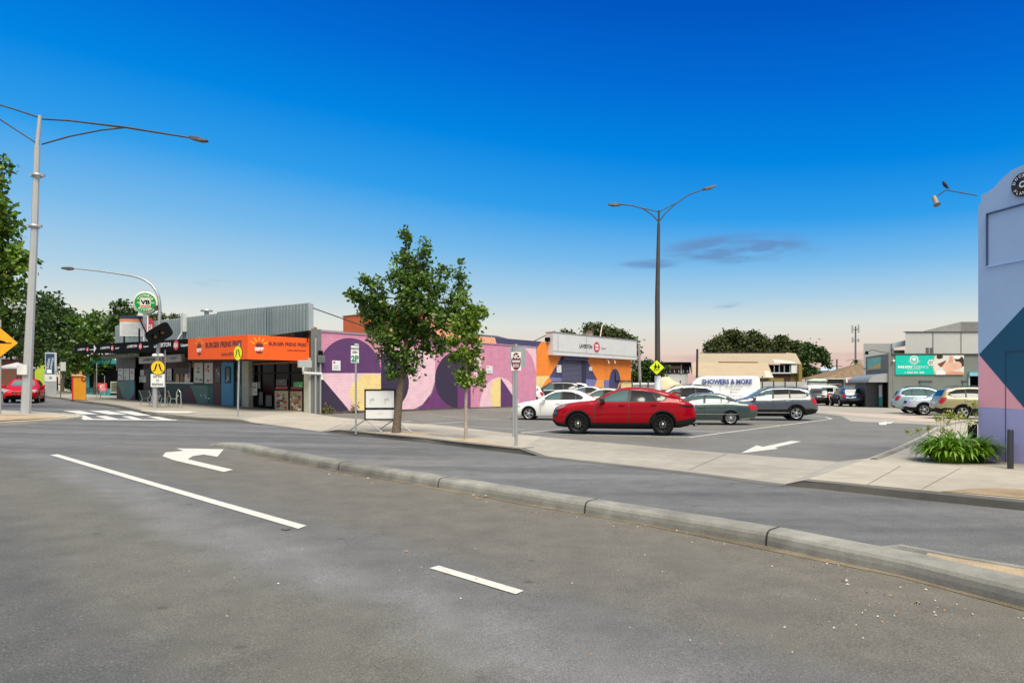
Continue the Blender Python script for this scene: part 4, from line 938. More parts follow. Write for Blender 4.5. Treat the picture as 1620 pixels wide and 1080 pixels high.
b.add([(W(1110, 0)[0]-.2, -3.5, -.2), (W(1222, 0)[0], -3.5, -.2), (W(1222, 0)[0], -3.5, W(0, 598, -3.5)[2]), (W(1110, 0)[0]-.2, -3.5, W(0, 598, -3.5)[2])], [(0, 1, 2, 3)], must); b.build('wall', t)
b = MB(); b.box((W(1214.5, 0)[0], .3, W(0, 589)[2]), (W(1252, 0)[0], .59, W(0, 577.5)[2]), sg)
for q in (1216.5, 1226, 1234, 1242, 1251): b.box((W(q, 0)[0]-.06, .22, W(0, 589)[2]), (W(q, 0)[0]+.06, .3, W(0, 577.5)[2]), galv)
b.box((W(1214, 0)[0], .15, W(0, 590.6)[2]), (W(1262, 0)[0], .35, W(0, 589)[2]), white); b.build('window', t)
b = MB(); b.box((W(1252.5, 0)[0], .1, W(0, 590)[2]), (W(1262, 0)[0], .55, W(0, 577)[2]), white); b.build('panel', t)
b = MB(); b.box((W(1223, 0)[0], .5, -.1), (W(1253.5, 0)[0], .58, W(0, 590.8)[2]), brownd); b.build('roller_door', t)
b = MB(); quad(b, [W(1108, 557.6, 5.8), W(1244, 557.6, 5.8), W(1243, 558.9, 5.5), W(1107, 558.9, 5.5)], black); b.box((W(1246, 0)[0], 6, W(0, 558)[2]-.5), (W(1248, 0)[0], 6.2, W(0, 546)[2]), galvd)
b.tube([(W(1136, 572.5)[0], -.12, W(0, 572.6)[2]), (W(1198, 572.5)[0], -.12, W(0, 573)[2])], .06, M('rust', (.2, .06, .03), .8)); b.build('ridge', t)
def pole(name, label, cat, px, pyb, pyt, D, r, mat, lean=0, extra=None, r2=None, grp=None, z0=None):
    b0 = atd(px, pyb, D); z0 = G(b0.x, D) if z0 is None else z0; tp = atd(px+lean, pyt, D)
    t = thing(name, label, cat, (b0.x, D, z0), 0, grp); b = MB(); b.tube([(0, 0, -.1), (tp.x-b0.x, 0, tp.z-z0)], [r, r2 or r], mat, 10)
    b.build('pole', t)
    if extra: extra(t, tp.x-b0.x, tp.z-z0)
    return t
pole('flue_pole', 'dark leaning flue pole at the left end of the tan shed roof', 'pole', 1102, 600, 552, 78, .12, M('rust_brown', (.06, .035, .03), .8), 1.2)
def xs(t, x, z):
    b = MB(); b.tube([(x-.9, 0, z-1.2), (x+.9, 0, z-1.2)], .06, bark); b.build('crossarm', t)
pole('utility_pole', 'weathered timber utility pole just right of the orange warehouse', 'utility pole', 1013.5, 612, 543, 78, .20, M('grey_timber', (.30, .28, .26), .9, var=.25, scale=5), -3, None, .14)
pole('utility_pole', 'thin dark utility pole with wires above the brown hip roof', 'utility pole', 1324, 606, 568, 120, .12, galvd, 0, xs)
# dark glazed house and boat cover between the shed and the lamp post
t = thing('glazed_house', 'dark flat roofed upper floor with glass strip left of the tan shed', 'building', (0, 92, 0)); k = 92/F
b = MB(); a = atd(1045, 576, 92); c = atd(1091, 590.5, 92); b.box((a.x, 0, c.z), (c.x, 8, a.z), M('charcoal_wall', (.025, .025, .03), .5)); b.box((a.x, .1, -.1), (c.x-.2, 8, c.z), white); b.build('wall', t)
b = MB(); b.box((a.x-.5, -.8, a.z), (c.x, 8, a.z+.25), black); b.add([(a.x, -.85, a.z+.25), (c.x, -.85, a.z+.25), (c.x+.3, 0, a.z-1.5), (c.x, 0, a.z-.2)], [(0, 1, 2, 3)], black); b.build('roof', t)
b = MB()
for i in range(6): x = a.x+1.2+i*.58; b.box((x, -.05, c.z+.1), (x+.1, -.01, a.z-.75), white)
b.box((a.x+.7, -.06, a.z-.6), (c.x-1.2, -.01, a.z-.2), M('warm_blind', (.5, .28, .16), .7)); b.box((c.x-1.2, -.07, c.z), (c.x-1.05, -.01, a.z), white); b.build('window', t)
c = atd(1059, 600, 66); t = thing('boat', 'boat under a cream cover on a trailer behind the parked cars', 'boat', (c.x, 66, 0))
b = MB(); prof = []
cm_ = M('canvas_cream', (.62, .50, .33), .8, var=.15, bump=.5, bscale=4)
for i, (x, w, h) in enumerate(((-1.5, .1, 1.7), (-1.3, .8, 2.25), (-.7, 1.0, 2.7), (-.1, 1.0, 2.75), (.4, .95, 2.35), (1.2, .9, 2.0), (1.6, .1, 1.5))):
    prof += [(x, -w, 1.5), (x, -w*.9, h-.25), (x, 0, h), (x, w*.9, h-.25), (x, w, 1.5)]
b.add(prof, [(i*5+j, i*5+j+1, i*5+j+6, i*5+j+5) for i in range(6) for j in range(4)], cm_, True); b.build('cover', t)
b = MB(); b.add([(-1.6, -.9, 1.55), (2.0, -.9, 1.5), (2.4, 0, 1.6), (2.0, .9, 1.5), (-1.6, .9, 1.55), (-1.3, -.3, .9), (1.8, -.3, .9), (1.8, .3, .9), (-1.3, .3, .9)], [(0, 1, 6, 5), (1, 2, 7, 6), (2, 3, 7), (3, 4, 8, 7), (4, 0, 5, 8), (5, 6, 7, 8), (0, 1, 2, 3, 4)], M('hull_dark', (.03, .03, .035), .3)); b.build('hull', t)
b = MB(); b.box((-1.4, -.6, .5), (2.6, .6, .6), galv); b.tube([(1.9, 0, .6), (2.1, 0, 2.0)], .05, white); b.build('trailer', t)
for sy in (-.75, .75):
    b = MB(); b.lathe([(.0, -.1), (.3, -.1), (.32, 0), (.3, .1), (0, .1)], rubber, 16, 'y', (.2, sy, .32)); b.build('wheel', t)
# low fence behind the cars, corrugated steel
t = thing('metal_fence', 'long grey corrugated metal fence behind the parked cars', 'fence', (0, 74, 0)); fm = M('fence_grey', (.42, .43, .43), .6, .1, brick=dict(w=.3, h=50, m=.8, v=.95))
b = MB(); a = atd(1188, 603.5, 74); c = atd(1278, 604.5, 74); b.box((a.x, 0, -.05), (c.x, .06, a.z), fm); b.build('panel', t)
for i in range(6):
    x = a.x+(c.x-a.x)*i/5; b = MB(); b.box((x-.05, -.06, 0), (x+.05, -.002, a.z+(.6 if i == 1 else .12)), galvd); b.build('post', t)
t = thing('low_fence', 'low white and dark rail fence behind the lamp post base', 'fence', (0, 70, 0))
a = atd(1000, 606, 70); c = atd(1076, 606, 70); b = MB(); b.box((a.x, 0, .0), (c.x, .08, a.z-.2), M('fence_dull', (.25, .26, .25), .7)); b.box((a.x, -.03, a.z-.15), (c.x, .0, a.z+.05), white); b.build('rail', t)
for i in range(7):
    x = a.x+(c.x-a.x)*i/6; b = MB(); b.box((x-.06, -.08, 0), (x+.06, -.035, a.z+.3), galvd); b.build('post', t)
# hip roofed house
t = thing('tiled_house', 'house with brown tiled hip roof beside the grey shops', 'building', (0, 80, 0)); tile = M('roof_tile', (.23, .15, .085), .85, brick=dict(w=.35, h=.2, m=.6, v=.7), var=.2)
def V(px, py, dy=0): p = atd(px, py, 80+dy); return (p.x, dy, p.z)
b = MB(); quad(b, [V(1302, 598.5, 0), V(1372, 598.5, 0), V(1364, 573, 4)], tile); quad(b, [V(1302, 598.5, 0), V(1364, 573, 4), (V(1302, 0)[0]+1, 9, V(0, 598)[2])], tile); quad(b, [V(1364, 573, 4), V(1372, 598.5, 0), (V(1380, 0)[0], 9, V(0, 598)[2])], tile); b.build('roof', t)
b = MB(); b.box((V(1306, 0)[0]+1, .5, -.1), (V(1372, 0)[0], 3, V(0, 598.7)[2]), M('grey_fence_wall', (.16, .165, .17), .8)); b.build('wall', t)
b = MB(); b.box((V(1302, 0)[0], -.1, V(0, 599.6)[2]), (V(1372, 0)[0], .05, V(0, 598.3)[2]), white); b.build('gutter', t)
t = thing('green_shed', 'small shed with pale green gable roof behind the white ladder van', 'building', (0, 77, 0))
def V(px, py, dy=0): p = atd(px, py, 77+dy); return (p.x, dy, p.z)
b = MB(); quad(b, [V(1271, 602, 0), V(1310, 602.5, 0), V(1305, 599, 2.5), V(1288, 598.5, 2.5)], M('pale_green_roof', (.45, .55, .40), .6)); b.build('roof', t)
b = MB(); b.box((V(1273, 0)[0], .2, -.1), (V(1309, 0)[0], 4, V(0, 602.8)[2]), M('pale_wall', (.5, .5, .47), .7)); b.build('wall', t)
t = thing('distant_house', 'small blue grey roofed building far behind at the end of the trees', 'building', (0, 130, 0))
def V(px, py, dy=0): p = atd(px, py, 130+dy); return (p.x, dy, p.z)
b = MB(); quad(b, [V(1296, 586, 0), V(1326, 586, 0), V(1322, 580, 4), V(1299, 580, 4)], M('blue_grey_roof', (.42, .5, .56), .4)); b.build('roof', t)
b = MB(); b.box((V(1297, 0)[0], .3, -.1), (V(1325, 0)[0], 6, V(0, 586.2)[2]), M('pale_blue_wall', (.45, .47, .5), .7)); b.build('wall', t)
b = MB(); b.box((V(1296, 0)[0], .0, V(0, 593)[2]), (V(1306, 0)[0], .28, V(0, 590.5)[2]), iga_red); b.build('panel', t)
# telecom tower
c = atd(1353.5, 598, 150); t = thing('telecom_tower', 'slender telecom tower with antenna clusters above the tiled roof', 'tower', (c.x, 150, 0)); tw = M('tower_grey', (.14, .14, .15), .6)
z = lambda py: H-(py-HY)*150/F
b = MB(); b.tube([(0, 0, 0), (0, 0, z(516))], [.24, .15], tw, 8); b.build('mast', t)
for n_, (z0, z1, r) in enumerate(((z(526), z(516), .85), (z(541), z(535), .8))):
    for i in range(4 if n_ == 0 else 3):
        a_ = i*math.pi/2+.3; b = MB(); x, y = r*math.cos(a_), r*math.sin(a_); b.box((x-.12, y-.12, z0), (x+.12, y+.12, z1+(.3*(i % 2))), M('antenna_grey', (.35, .35, .34), .6), .03); b.tube([(0, 0, (z0+z1)/2), (x, y, (z0+z1)/2)], .07, tw); b.build('antenna', t)

# ---- grey shops on the right -----------------------------------------------------------------------
g1 = M('grey_cement_wall', (.17, .185, .165), .8, var=.08, scale=.8); g2m = M('grey_side_wall', (.19, .19, .18), .8, var=.08, scale=.8); lg = M('light_panel_wall', (.47, .465, .45), .7, var=.03); mg = M('mid_grey_wall', (.33, .34, .34), .7, var=.04)
D = 58; k = D/F
def X(px, dy=0): return (px-CX)*(D+dy)/F
def Zp(py, dy=0): return H-(py-HY)*(D+dy)/F
t = thing('massage_shop', 'grey rendered shop with teal massage banner and barrel awning', 'building', (0, D, 0)); xl, xr = X(1412), X(1600)
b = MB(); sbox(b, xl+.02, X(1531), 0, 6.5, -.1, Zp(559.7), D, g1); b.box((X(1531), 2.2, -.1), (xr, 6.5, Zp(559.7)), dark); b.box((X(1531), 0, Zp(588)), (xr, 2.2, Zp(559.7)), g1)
b.box((X(1410.5), -.12, Zp(560.6)), (xr, .02, Zp(559.0)), M('dark_grey_trim', (.09, .095, .09), .7)); b.build('wall', t)
b = MB(); b.x = Matrix.Translation((xl, 0, 0)) @ Matrix.Rotation(R(78), 4, 'Z'); b.box((0, .0, -.1), (6.6, .3, Zp(559.4)+.02), g2m)
b.box((0, -.06, Zp(559.4)-.12), (6.6, .02, Zp(559.4)+.06), MATS['dark_grey_trim']); b.box((0, -.10, 0), (.35, .02, Zp(559.4)), g1); b.build('side_wall', t)
b = MB(); b.box((X(1531), -.25, Zp(594.6)), (xr, .0, Zp(588.6)), M('cyan_fascia', (.20, .50, .55), .5)); b.build('canopy', t)
b = MB(); b.box((X(1531), -.12, Zp(640)), (X(1533), .1, Zp(594)), M('cyan_post', (.35, .5, .5), .5)); b.build('column', t)
wd = M('window_shutter', (.14, .19, .19), .4, brick=dict(w=.32, h=50, m=.35, v=.9))
for q in ((1455.3, 1472.5), (1522.6, 1530.2)):
    b = MB(); b.box((X(q[0]), -.05, Zp(621)), (X(q[1]), .01, Zp(603.2)), wd); b.build('window', t); b = MB(); b.box((X(q[0])-.1, -.1, Zp(603.4)), (X(q[1])+.1, -.01, Zp(601.6)), MATS['dark_grey_trim']); b.build('lintel', t)
# banner
xa, xb, za, zc = X(1416), X(1524), Zp(592.6), Zp(561.8); bn = M('banner_teal', (.0, .50, .38), .4, var=.02); Wd = xb-xa; Hb = zc-za
b = MB(); b.box((xa, -.08, za), (xb, -.01, zc), bn)
def bp(u, v): return (xa+Wd*u, za+Hb*v)
white2 = M('print_white', (.75, .76, .74), .5, var=.02); skin = M('print_skin', (.62, .30, .19), .5, var=.12, scale=1.5); skin2 = M('print_skin_light', (.70, .42, .31), .5, var=.08); hair = M('print_dark', (.03, .018, .015), .5); brn = M('print_brown', (.16, .05, .035), .5); gold = M('print_gold', (.55, .38, .16), .5); cream2 = M('print_cream', (.66, .62, .55), .5, var=.06)
R_ = [bp(1, 0), bp(1, 1)]+[bp(.575-.035*math.sin(i*math.pi/12), 1-i/12) for i in range(13)]
b.flat(R_, gold, -.084); b.flat([bp(1, 0), bp(1, 1)]+[bp(.588-.035*math.sin(i*math.pi/12), 1-i/12) for i in range(13)], cream2, -.088)
b.flat([bp(.60, 1), bp(.69, 1), bp(.69, .86), (bp(.64, .80)), bp(.60, .84)], hair, -.092); b.flat([bp(.61, .55), bp(.66, .62), bp(.74, .75), bp(.72, .52), bp(.66, .38)], brn, -.092)
b.flat([bp(.68, .42), bp(.72, .62), bp(.80, .68), bp(.86, .55), bp(.90, .30), bp(.80, .10), bp(.72, .18)], skin2, -.093)
b.flat([bp(.77, .62), bp(.79, .97), bp(.83, .97), bp(.85, .66)], skin, -.096); b.flat([bp(x, y) for x, y in ((.86, .78), (.90, .90), (.97, .92), (.998, .80), (.998, .45), (.94, .35), (.90, .6))], hair, -.095)
c = bp(.905, .48); b.disc(c, Wd*.062, skin2, rz=Hb*.20, y=-.098, n=24); b.flat([bp(.71, .06), bp(.77, .16), bp(.92, .18), bp(.998, .12), bp(.998, .0), bp(.74, .0)], skin, -.099); b.flat([bp(.585, .0), bp(.60, .18), bp(.66, .24), bp(.72, .16), bp(.73, 0)], white2, -.100)
b.flat([bp(.875, .50), bp(.895, .48), bp(.875, .475)], hair, -.101); b.flat([bp(.925, .43), bp(.94, .40), bp(.925, .405)], hair, -.101); b.disc(bp(.90, .90), .28, white2, y=-.101, n=12, rz=.16)
for i in range(6): a_ = i*math.pi/3; b.disc((bp(.515, .62)[0]+.16*math.cos(a_), bp(.515, .62)[1]+.16*math.sin(a_)), .12, white2, y=-.092, n=10)
for i in range(3): b.disc((bp(.27, .80)[0], bp(.27, .80)[1]), .36-.1*i, [white2, bn, white2][i], y=-.085-.003*i, n=16, rz=.30-.08*i)
for i in range(7): q = bp(.27, .64); b.flat([(q[0]-.5+.05*i, q[1]-.045*i+.1), (q[0]+.5-.05*i, q[1]-.045*i+.1), (q[0]+.5-.05*i, q[1]-.045*i+.12), (q[0]-.5+.05*i, q[1]-.045*i+.12)], white2, -.085)
b.text('RAILWAY', bp(.145, .40), white2, w=Wd*.22, h=Hb*.13, y=-.086, bold=.06); b.text('ESSENCE', bp(.375, .40), white2, w=Wd*.21, h=Hb*.13, y=-.086, bold=-.01)
b.text('MASSAGE & SPA', bp(.26, .28), white2, w=Wd*.2, h=Hb*.045, y=-.086); b.text('0450 501 228', bp(.29, .12), white2, w=Wd*.25, h=Hb*.09, y=-.086, bold=.03); b.flat([bp(.125, .09), bp(.15, .15), bp(.15, .12), bp(.135, .08)], white2, -.086)
o = b.build('banner', t)
b = MB(); b.x = Matrix.Translation((xl, 0, 0)) @ Matrix.Rotation(R(78), 4, 'Z')
def sx(px): 
    kk = (px-CX)/F; u = (math.cos(R(78)), math.sin(R(78))); return (xl-kk*D)/(kk*u[1]-u[0])
s0, s1 = sx(1400), sx(1379)
b.x = Matrix.Translation((xl, 0, 0)) @ Matrix.Rotation(R(78), 4, 'Z')
sb = sx(1379)
M78 = Matrix.Translation((xl, 0, 0)) @ Matrix.Rotation(R(78), 4, 'Z') @ Matrix.Scale(-1, 4, (0, 1, 0))
def side(b, a0, a1, z0, z1, th, mat): b.x = Matrix.Translation((xl, 0, 0)) @ Matrix.Rotation(R(78), 4, 'Z'); b.box((a0, .3, z0), (a1, .3+th, z1), mat)
zt_, zb_ = 4.35, 3.30
side(b, s0, s1, zb_, zt_, .05, M('banner_teal_pale', (.15, .50, .42), .5)); b.x = Matrix.Translation((xl, 0, 0)) @ Matrix.Rotation(R(78), 4, 'Z')
b.add([(s0, .356, 3.5), (s1, .356, 3.32), (s0, .356, 3.32)], [(0, 1, 2)], gold); b.add([(s0, .357, 3.8), (s1, .357, 3.36), (s0, .357, 3.5)], [(0, 1, 2)], yel)
b.build('side_banner', t)
b = MB(); X78 = Matrix.Translation((xl, 0, 0)) @ Matrix.Rotation(R(78), 4, 'Z'); b.x = X78       # barrel awning on the flank
aw = M('awning_grey', (.26, .27, .27), .5, brick=dict(w=.25, h=50, m=.7, v=.9)); vs = []; n = 10; a0, a1 = .15, sx(1374)
for i in range(n+1):
    q = i/n*math.pi/2; yy = .3+1.5*math.sin(q); zz = 2.15+.75*math.cos(q); vs += [(a0, yy, zz), (a1, yy, zz)]
b.add(vs, [(2*i, 2*i+1, 2*i+3, 2*i+2) for i in range(n)], aw, True); b.add([(a0, .3, 2.15)]+[vs[2*i] for i in range(n+1)], [tuple(range(n+2))], mg); b.build('barrel_awning', t)
b = MB(); b.x = X78; b.box((2.9, .3, -.1), (6.2, 1.3, 2.15), M('corrugated_grey', (.16, .165, .165), .6, .1, brick=dict(axis='x', w=.22, h=50, m=.55, v=.9))); b.build('porch_wall', t)
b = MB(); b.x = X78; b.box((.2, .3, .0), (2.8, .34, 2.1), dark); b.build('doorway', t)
b = MB(); b.x = X78; b.box((1.35, .36, .05), (2.3, .42, 2.0), M('door_frame_grey', (.2, .22, .22), .5)); b.box((1.45, .42, .9), (2.2, .43, 1.9), white2); b.box((1.45, .42, .15), (2.2, .43, .9), bn); b.build('door', t)
b = MB(); b.box((X(1410.5), -.25, Zp(572)), (X(1413.5), -.05, Zp(569)), white2, .02); b.build('alarm_box', t)
b = MB(); b.tube([(X(1408), .1, Zp(558)), (X(1396), .3, Zp(556)), (X(1384), .5, Zp(552.5)), (X(1378), .6, Zp(556))], .03, galvd); b.lathe([(0, .15), (.1, .1), (.16, -.15), (0, -.15)], black, 10, c=(X(1377), .6, Zp(557))); b.build('sign_lamp', t)
# building behind with pale panels and gable
D2 = 67
def Q(px, py, dy=0): p = atd(px, py, D2+dy); return (p.x, dy, p.z)
t = thing('factory_building', 'pale panel clad factory with grey gable rising behind the grey shop', 'building', (0, D2, 0))
b = MB(); sbox(b, Q(1432.3, 0)[0], Q(1640, 0)[0], 0, 14, -.1, Q(0, 525.1)[2], D2, lg)
for q in (1475.8, 1520.3): b.box((Q(q, 0)[0]-.05, -.03, Q(0, 560)[2]), (Q(q, 0)[0]+.05, -.002, Q(0, 525)[2]), M('joint_dark', (.2, .2, .2), .7))
b.build('wall', t)
b = MB(); b.box((Q(1432, 0)[0]-.06, -.1, Q(0, 525.2)[2]), (Q(1640, 0)[0], .2, Q(0, 524.2)[2]), MATS['dark_grey_trim'])
gz = M('gable_grey', (.22, .22, .215), .7); v = [Q(1462, 524.4, 3), Q(1520, 510.2, 3), Q(1520, 524.4, 3)]; quad(b, v, gz); quad(b, [Q(1520, 510.2, 3), Q(1660, 510.2, 3), Q(1660, 525, 3), Q(1520, 525, 3)], M('gable_dark_grey', (.15, .145, .14), .7))  # flat gable in two greys, the right part darker
quad(b, [Q(1462, 524.2, 3), Q(1520, 510, 3), Q(1520, 509.2, 3), Q(1461, 523.6, 3)], MATS['dark_grey_trim']); quad(b, [Q(1520, 510, 3), Q(1660, 510, 3), Q(1660, 509, 3), Q(1520, 509, 3)], MATS['dark_grey_trim']); b.build('roof', t)
for q in ((1464.7, 1469.2), (1471.2, 1476)):
    b = MB(); b.box((Q(q[0], 0)[0], -.05, Q(0, 566)[2]), (Q(q[1], 0)[0], -.01, Q(0, 549.8)[2]), M('louvre_dark', (.10, .10, .10), .6)); b.build('vent', t)
t = thing('porch_building', 'mid grey building with sloping pale blue porch fascia behind the barrel awning', 'building', (0, 70, 0))
def Q(px, py, dy=0): p = atd(px, py, 70+dy); return (p.x, dy, p.z)
b = MB(); sbox(b, Q(1366, 0)[0], Q(1410, 0)[0], 0, 6, -.1, Q(0, 543.2)[2], 70, mg); sbox(b, Q(1410, 0)[0]*1.04, Q(1433, 0)[0]*1.04, 3, 8, -.1, Q(0, 551)[2], 70, M('porch_dark', (.05, .065, .055), .7)); b.box((Q(1366, 0)[0], -.04, Q(0, 583)[2]), (Q(1378, 0)[0], -.005, Q(0, 582)[2]), MATS['dark_grey_trim']); b.build('wall', t)
b = MB(); b.slab([Q(1410, 543)[::2], Q(1433, 537.8)[::2], Q(1433, 546.8)[::2], Q(1410, 551)[::2]], -.2, .1, M('pale_blue_fascia', (.36, .42, .45), .5)); b.build('porch_fascia', t)
b = MB(); b.box((Q(1411, 0)[0], -.1, 0), (Q(1413, 0)[0], .1, Q(0, 551)[2]), mg); b.build('column', t)
b = MB(); sbox(b, Q(1331, 0)[0], Q(1366, 0)[0], -.5, 3, -.1, Q(0, 600)[2], 70, M('grey_shed_wall', (.20, .205, .21), .7)); b.box((Q(1350, 0)[0], -.55, -.05), (Q(1371, 0)[0], -.502, Q(0, 605)[2]), dark); b.build('annex', t)
t = thing('red_white_sign', 'small white sign with red lettering on the annex wall left of the grey shops', 'sign', (Q(1333, 0)[0], 69.3, Q(0, 605)[2]))
b = MB(); b.box((0, 0, 0), (1.15, .06, .5), white); b.text('ZONE', (.57, .25), iga_red, w=.9, h=.28, y=-.005, bold=.04); b.build('board', t)

# ---- painted building at the right edge ------------------------------------------------------------
pa = gp(1548, 736, .1); pb = gp(1620, 745, .1)
k1 = Vector((10.02, 14.93)); dirp = (Vector((10.28, 13.78))-k1).normalized(); AP = math.atan2(dirp.y, dirp.x)
FP = Frame(k1, AP)
periw = M('painted_periwinkle', srgb(176, 172, 220), .55, var=.05, scale=.7); skyb = M('painted_sky_blue', srgb(162, 190, 226), .5, var=.04, scale=.8); pnk = M('painted_pink', srgb(247, 176, 188), .5, var=.03); dteal2 = M('painted_deep_teal', srgb(0, 80, 114), .35, var=.12, scale=.6)
z1 = FP.px(1548, 382-55+0)[1]; t = FP.thing('painted_building', 'tall smooth building end painted blue, deep teal, pink and lavender', 'building', .0)
LEN = 9.0
def az(px, py): return FP.px(px, py)
ztop0 = az(1548, 310)[1]; 
# silhouette in the picture: shoulder at (1548,326)-(1552,308), curve up to (1620,262)
sil = [az(1547.5, 742), az(1547.5, 326), az(1552, 321), az(1552, 309), az(1563, 303.5)]
cv = [az(*q) for q in ((1571, 298), (1580, 288), (1590, 278), (1603, 268), (1620, 261))]
sil += cv; xm = 1.62; zt_m = cv[-1][1]
mir = [(2*xm-p[0], p[1]) for p in reversed(sil[1:])]; sil = sil+[p for p in mir if p[0] > cv[-1][0]+.05]
sil.append((sil[-1][0], sil[0][1]))
sil[0] = (sil[0][0], 0); sil[-1] = (sil[-1][0], 0)
xE = sil[-1][0]
b = MB(); b.slab(sil, 0, .35, skyb); b.box((.0, .36, 0), (xE, 7, az(1548, 326)[1]-.02), periw) ; b.box((xE, .02, 0), (xE+9, 7, 4.2), periw)
lim = (0, xE, 0, az(1548, 327)[1])
# colour fields on the wall
def pf(pts, mat, y): ps = clip([az(*q) for q in pts], *lim); b.flat(ps, mat, y)
pf([(1545, 645), (1720, 650), (1800, 800), (1545, 780)], periw, -.003)
pf([(1540, 552), (1550, 560), (1622, 648), (1660, 690), (1660, 645.5+4), (1545, 643.5)], pnk, -.003)
b.flat(clip([az(1549, 560.5), az(1625, 480), (xE, az(1625, 480)[1]+1.4), (xE, az(1625, 650)[1]-1.0), az(1625, 650)], *lim), dteal2, -.006)
b.build('wall', t)
b = MB(); sh_ = M('panel_groove', srgb(60, 80, 120), .7); 
ps = [az(*q) for q in ((1561.5, 338), (1620, 321), (1620, 409), (1562, 421.5))]; ps[1] = (2.2, ps[0][1]+.0); ps[2] = (2.2, ps[3][1])
zt2, zb2 = ps[0][1], ps[3][1]; xa = ps[0][0]
b.box((xa, -.03, zt2-.03), (2.6, -.001, zt2), sh_); b.box((xa, -.03, zb2), (xa+.03, -.001, zt2), sh_); b.box((xa, -.03, zb2-.02), (2.6, -.001, zb2+.01), M('edge_light', srgb(170, 196, 235), .5)); b.build('recessed_panel', t)
b = MB(); xj = az(1591, 600)[0]; b.box((xj, -.012, 0.02), (xj+.012, -.007, az(1591, 557)[1]), M('joint_line', srgb(40, 50, 90), .7)); b.box((xj, -.016, az(1591, 557)[1]), (xE, -.007, az(1591, 557)[1]+.014), MATS['joint_line']); b.box((0, -.02, 0), (xE, -.007, .05), MATS['edge_light']); b.build('access_door', t)
b = MB(); c = az(1620, 292); c = (c[0]-.0, c[1]); r = .235; b.lathe([(0, -.05), (r, -.05), (r, .02)], M('disc_black', (.012, .012, .012), .4), 32, 'y', (c[0], 0, c[1])); b.build('round_sign', t)
b = MB(); b.text('C', c, lw, h=.13, y=-.056, bold=.04); b.arctext('DOCK', c, .175, lw, .06, R(160), R(75), y=-.056, bold=.03); b.arctext('FLAN', c, .175, lw, .06, R(215), R(285), y=-.056, bold=.03, inside=True); b.build('lettering', t)
# spot lamp arm
D = 15.2
def q3(px, py, d=15.2): return atd(px, py, d)
a = q3(1551, 307.5, 15.1); t = thing('spot_lamp', 'small spot lamp on a thin cranked arm from the top of the painted building', 'lamp', tuple(a))
b = MB(); e = q3(1497, 300.5, 15.4)-a; f2 = q3(1478, 313, 15.5)-a; b.tube([(0, .1, 0), e, f2], [.012, .014, .014], galvd, 6); b.build('arm', t)
b = MB(); d = (q3(1481.5, 324, 15.4)-q3(1477, 313, 15.5)); s = f2; b.tube([s-d*.1, s+d*.1, s+d*.75, s+d*1.0], [.05, .055, .05, .075], M('lamp_grey', (.22, .21, .18), .5), 12); b.build('lamp_head', t)
a = q3(1495.5, 299, 15.4); t = thing('bird', 'dark bird perched on the arm of the spot lamp', 'bird', tuple(a)); b = MB(); bird = M('bird_dark', (.02, .02, .025), .7)
b.tube([(.09, 0, .01), (.05, 0, .03), (0, 0, .08), (-.03, 0, .13), (-.045, 0, .165), (-.06, 0, .17)], [.006, .018, .042, .034, .024, .005], bird, 8); b.tube([(-.05, 0, .165), (-.085, 0, .155)], [.008, .002], bird, 5); b.tube([(.01, 0, .05), (.005, 0, 0)], .005, bird, 4); b.build('body', t)
# black bollard in front
c = gp(1598.5, 741, .118); t = thing('bollard', 'black round bollard standing before the lavender wall at the right edge', 'bollard', (c.x, c.y, .118)); hgt = (741-679)*c.y/F
b = MB(); b.lathe([(.052, 0), (.052, hgt-.02), (.045, hgt), (0, hgt+.004)], M('bollard_dark', (.035, .035, .038), .4), 16); b.build('post', t)
# ================================================================ STREET FURNITURE
def arm_lamp(b, p, d, up=0, L=.75, mat=None):
    d = Vector(d).normalized(); s = Vector((-d.y, d.x, 0)).normalized(); mat = mat or galvd; vs = []
    for t_, w, h0, h1 in ((0, .07, -.05, .05), (.15, .14, -.07, .06), (.6, .17, -.09, .05), (.95, .12, -.05, .03), (1.0, .05, -.02, .01)):
        q = p+d*L*t_
        for a_, h in ((-w, h0), (w, h0), (w*.7, h1), (-w*.7, h1)): vs.append(q+s*a_+Vector((0, 0, h)))
    b.add(vs, [(i*4+j, i*4+(j+1) % 4, i*4+(j+1) % 4+4, i*4+j+4) for i in range(4) for j in range(4)]+[(0, 1, 2, 3), (16, 17, 18, 19)], mat)
# left double street light
D = 28.6; c = atd(40.5, 657, D); zg = G(c.x, D)+.1
t = thing('street_light', 'tall pale octagonal street light with two long thin arms at the left', 'street light', (c.x, D, zg))
def q(px, py, d=D): p = atd(px, py, d); return Vector((p.x-c.x, d-D, p.z-zg))
lg_ = M('lamp_post_grey', (.42, .43, .425), .5, .1, var=.06)
b = MB(); b.tube([q(40.5, 657), q(54.5, 370), q(59, 231)], [.19, .135, .11], lg_, 8, smooth=False); b.tube([q(59, 231), q(63.5, 183)], [.085, .075], lg_, 10); b.build('pole', t)
for (px, py) in ((59, 277.5), (54.5, 358)):
    b = MB(); p = q(px, py); b.lathe([(.17, -.06), (.2, -.06), (.2, .06), (.17, .06)], galv, 12, c=tuple(p)); b.box((p.x-.3, p.y-.05, p.z-.05), (p.x-.18, p.y+.05, p.z+.05), galv); b.box((p.x+.18, p.y-.05, p.z-.05), (p.x+.3, p.y+.05, p.z+.05), galv); b.build('bracket', t)
b = MB(); b.tube([q(67, 188.5), q(110, 191), q(198, 201.5), q(300, 218)], [.035, .035, .045, .035], galvd, 6); b.tube([q(66, 228.5), q(110, 216), q(160, 206), q(198, 202)], .03, galvd, 6); b.build('arm', t)
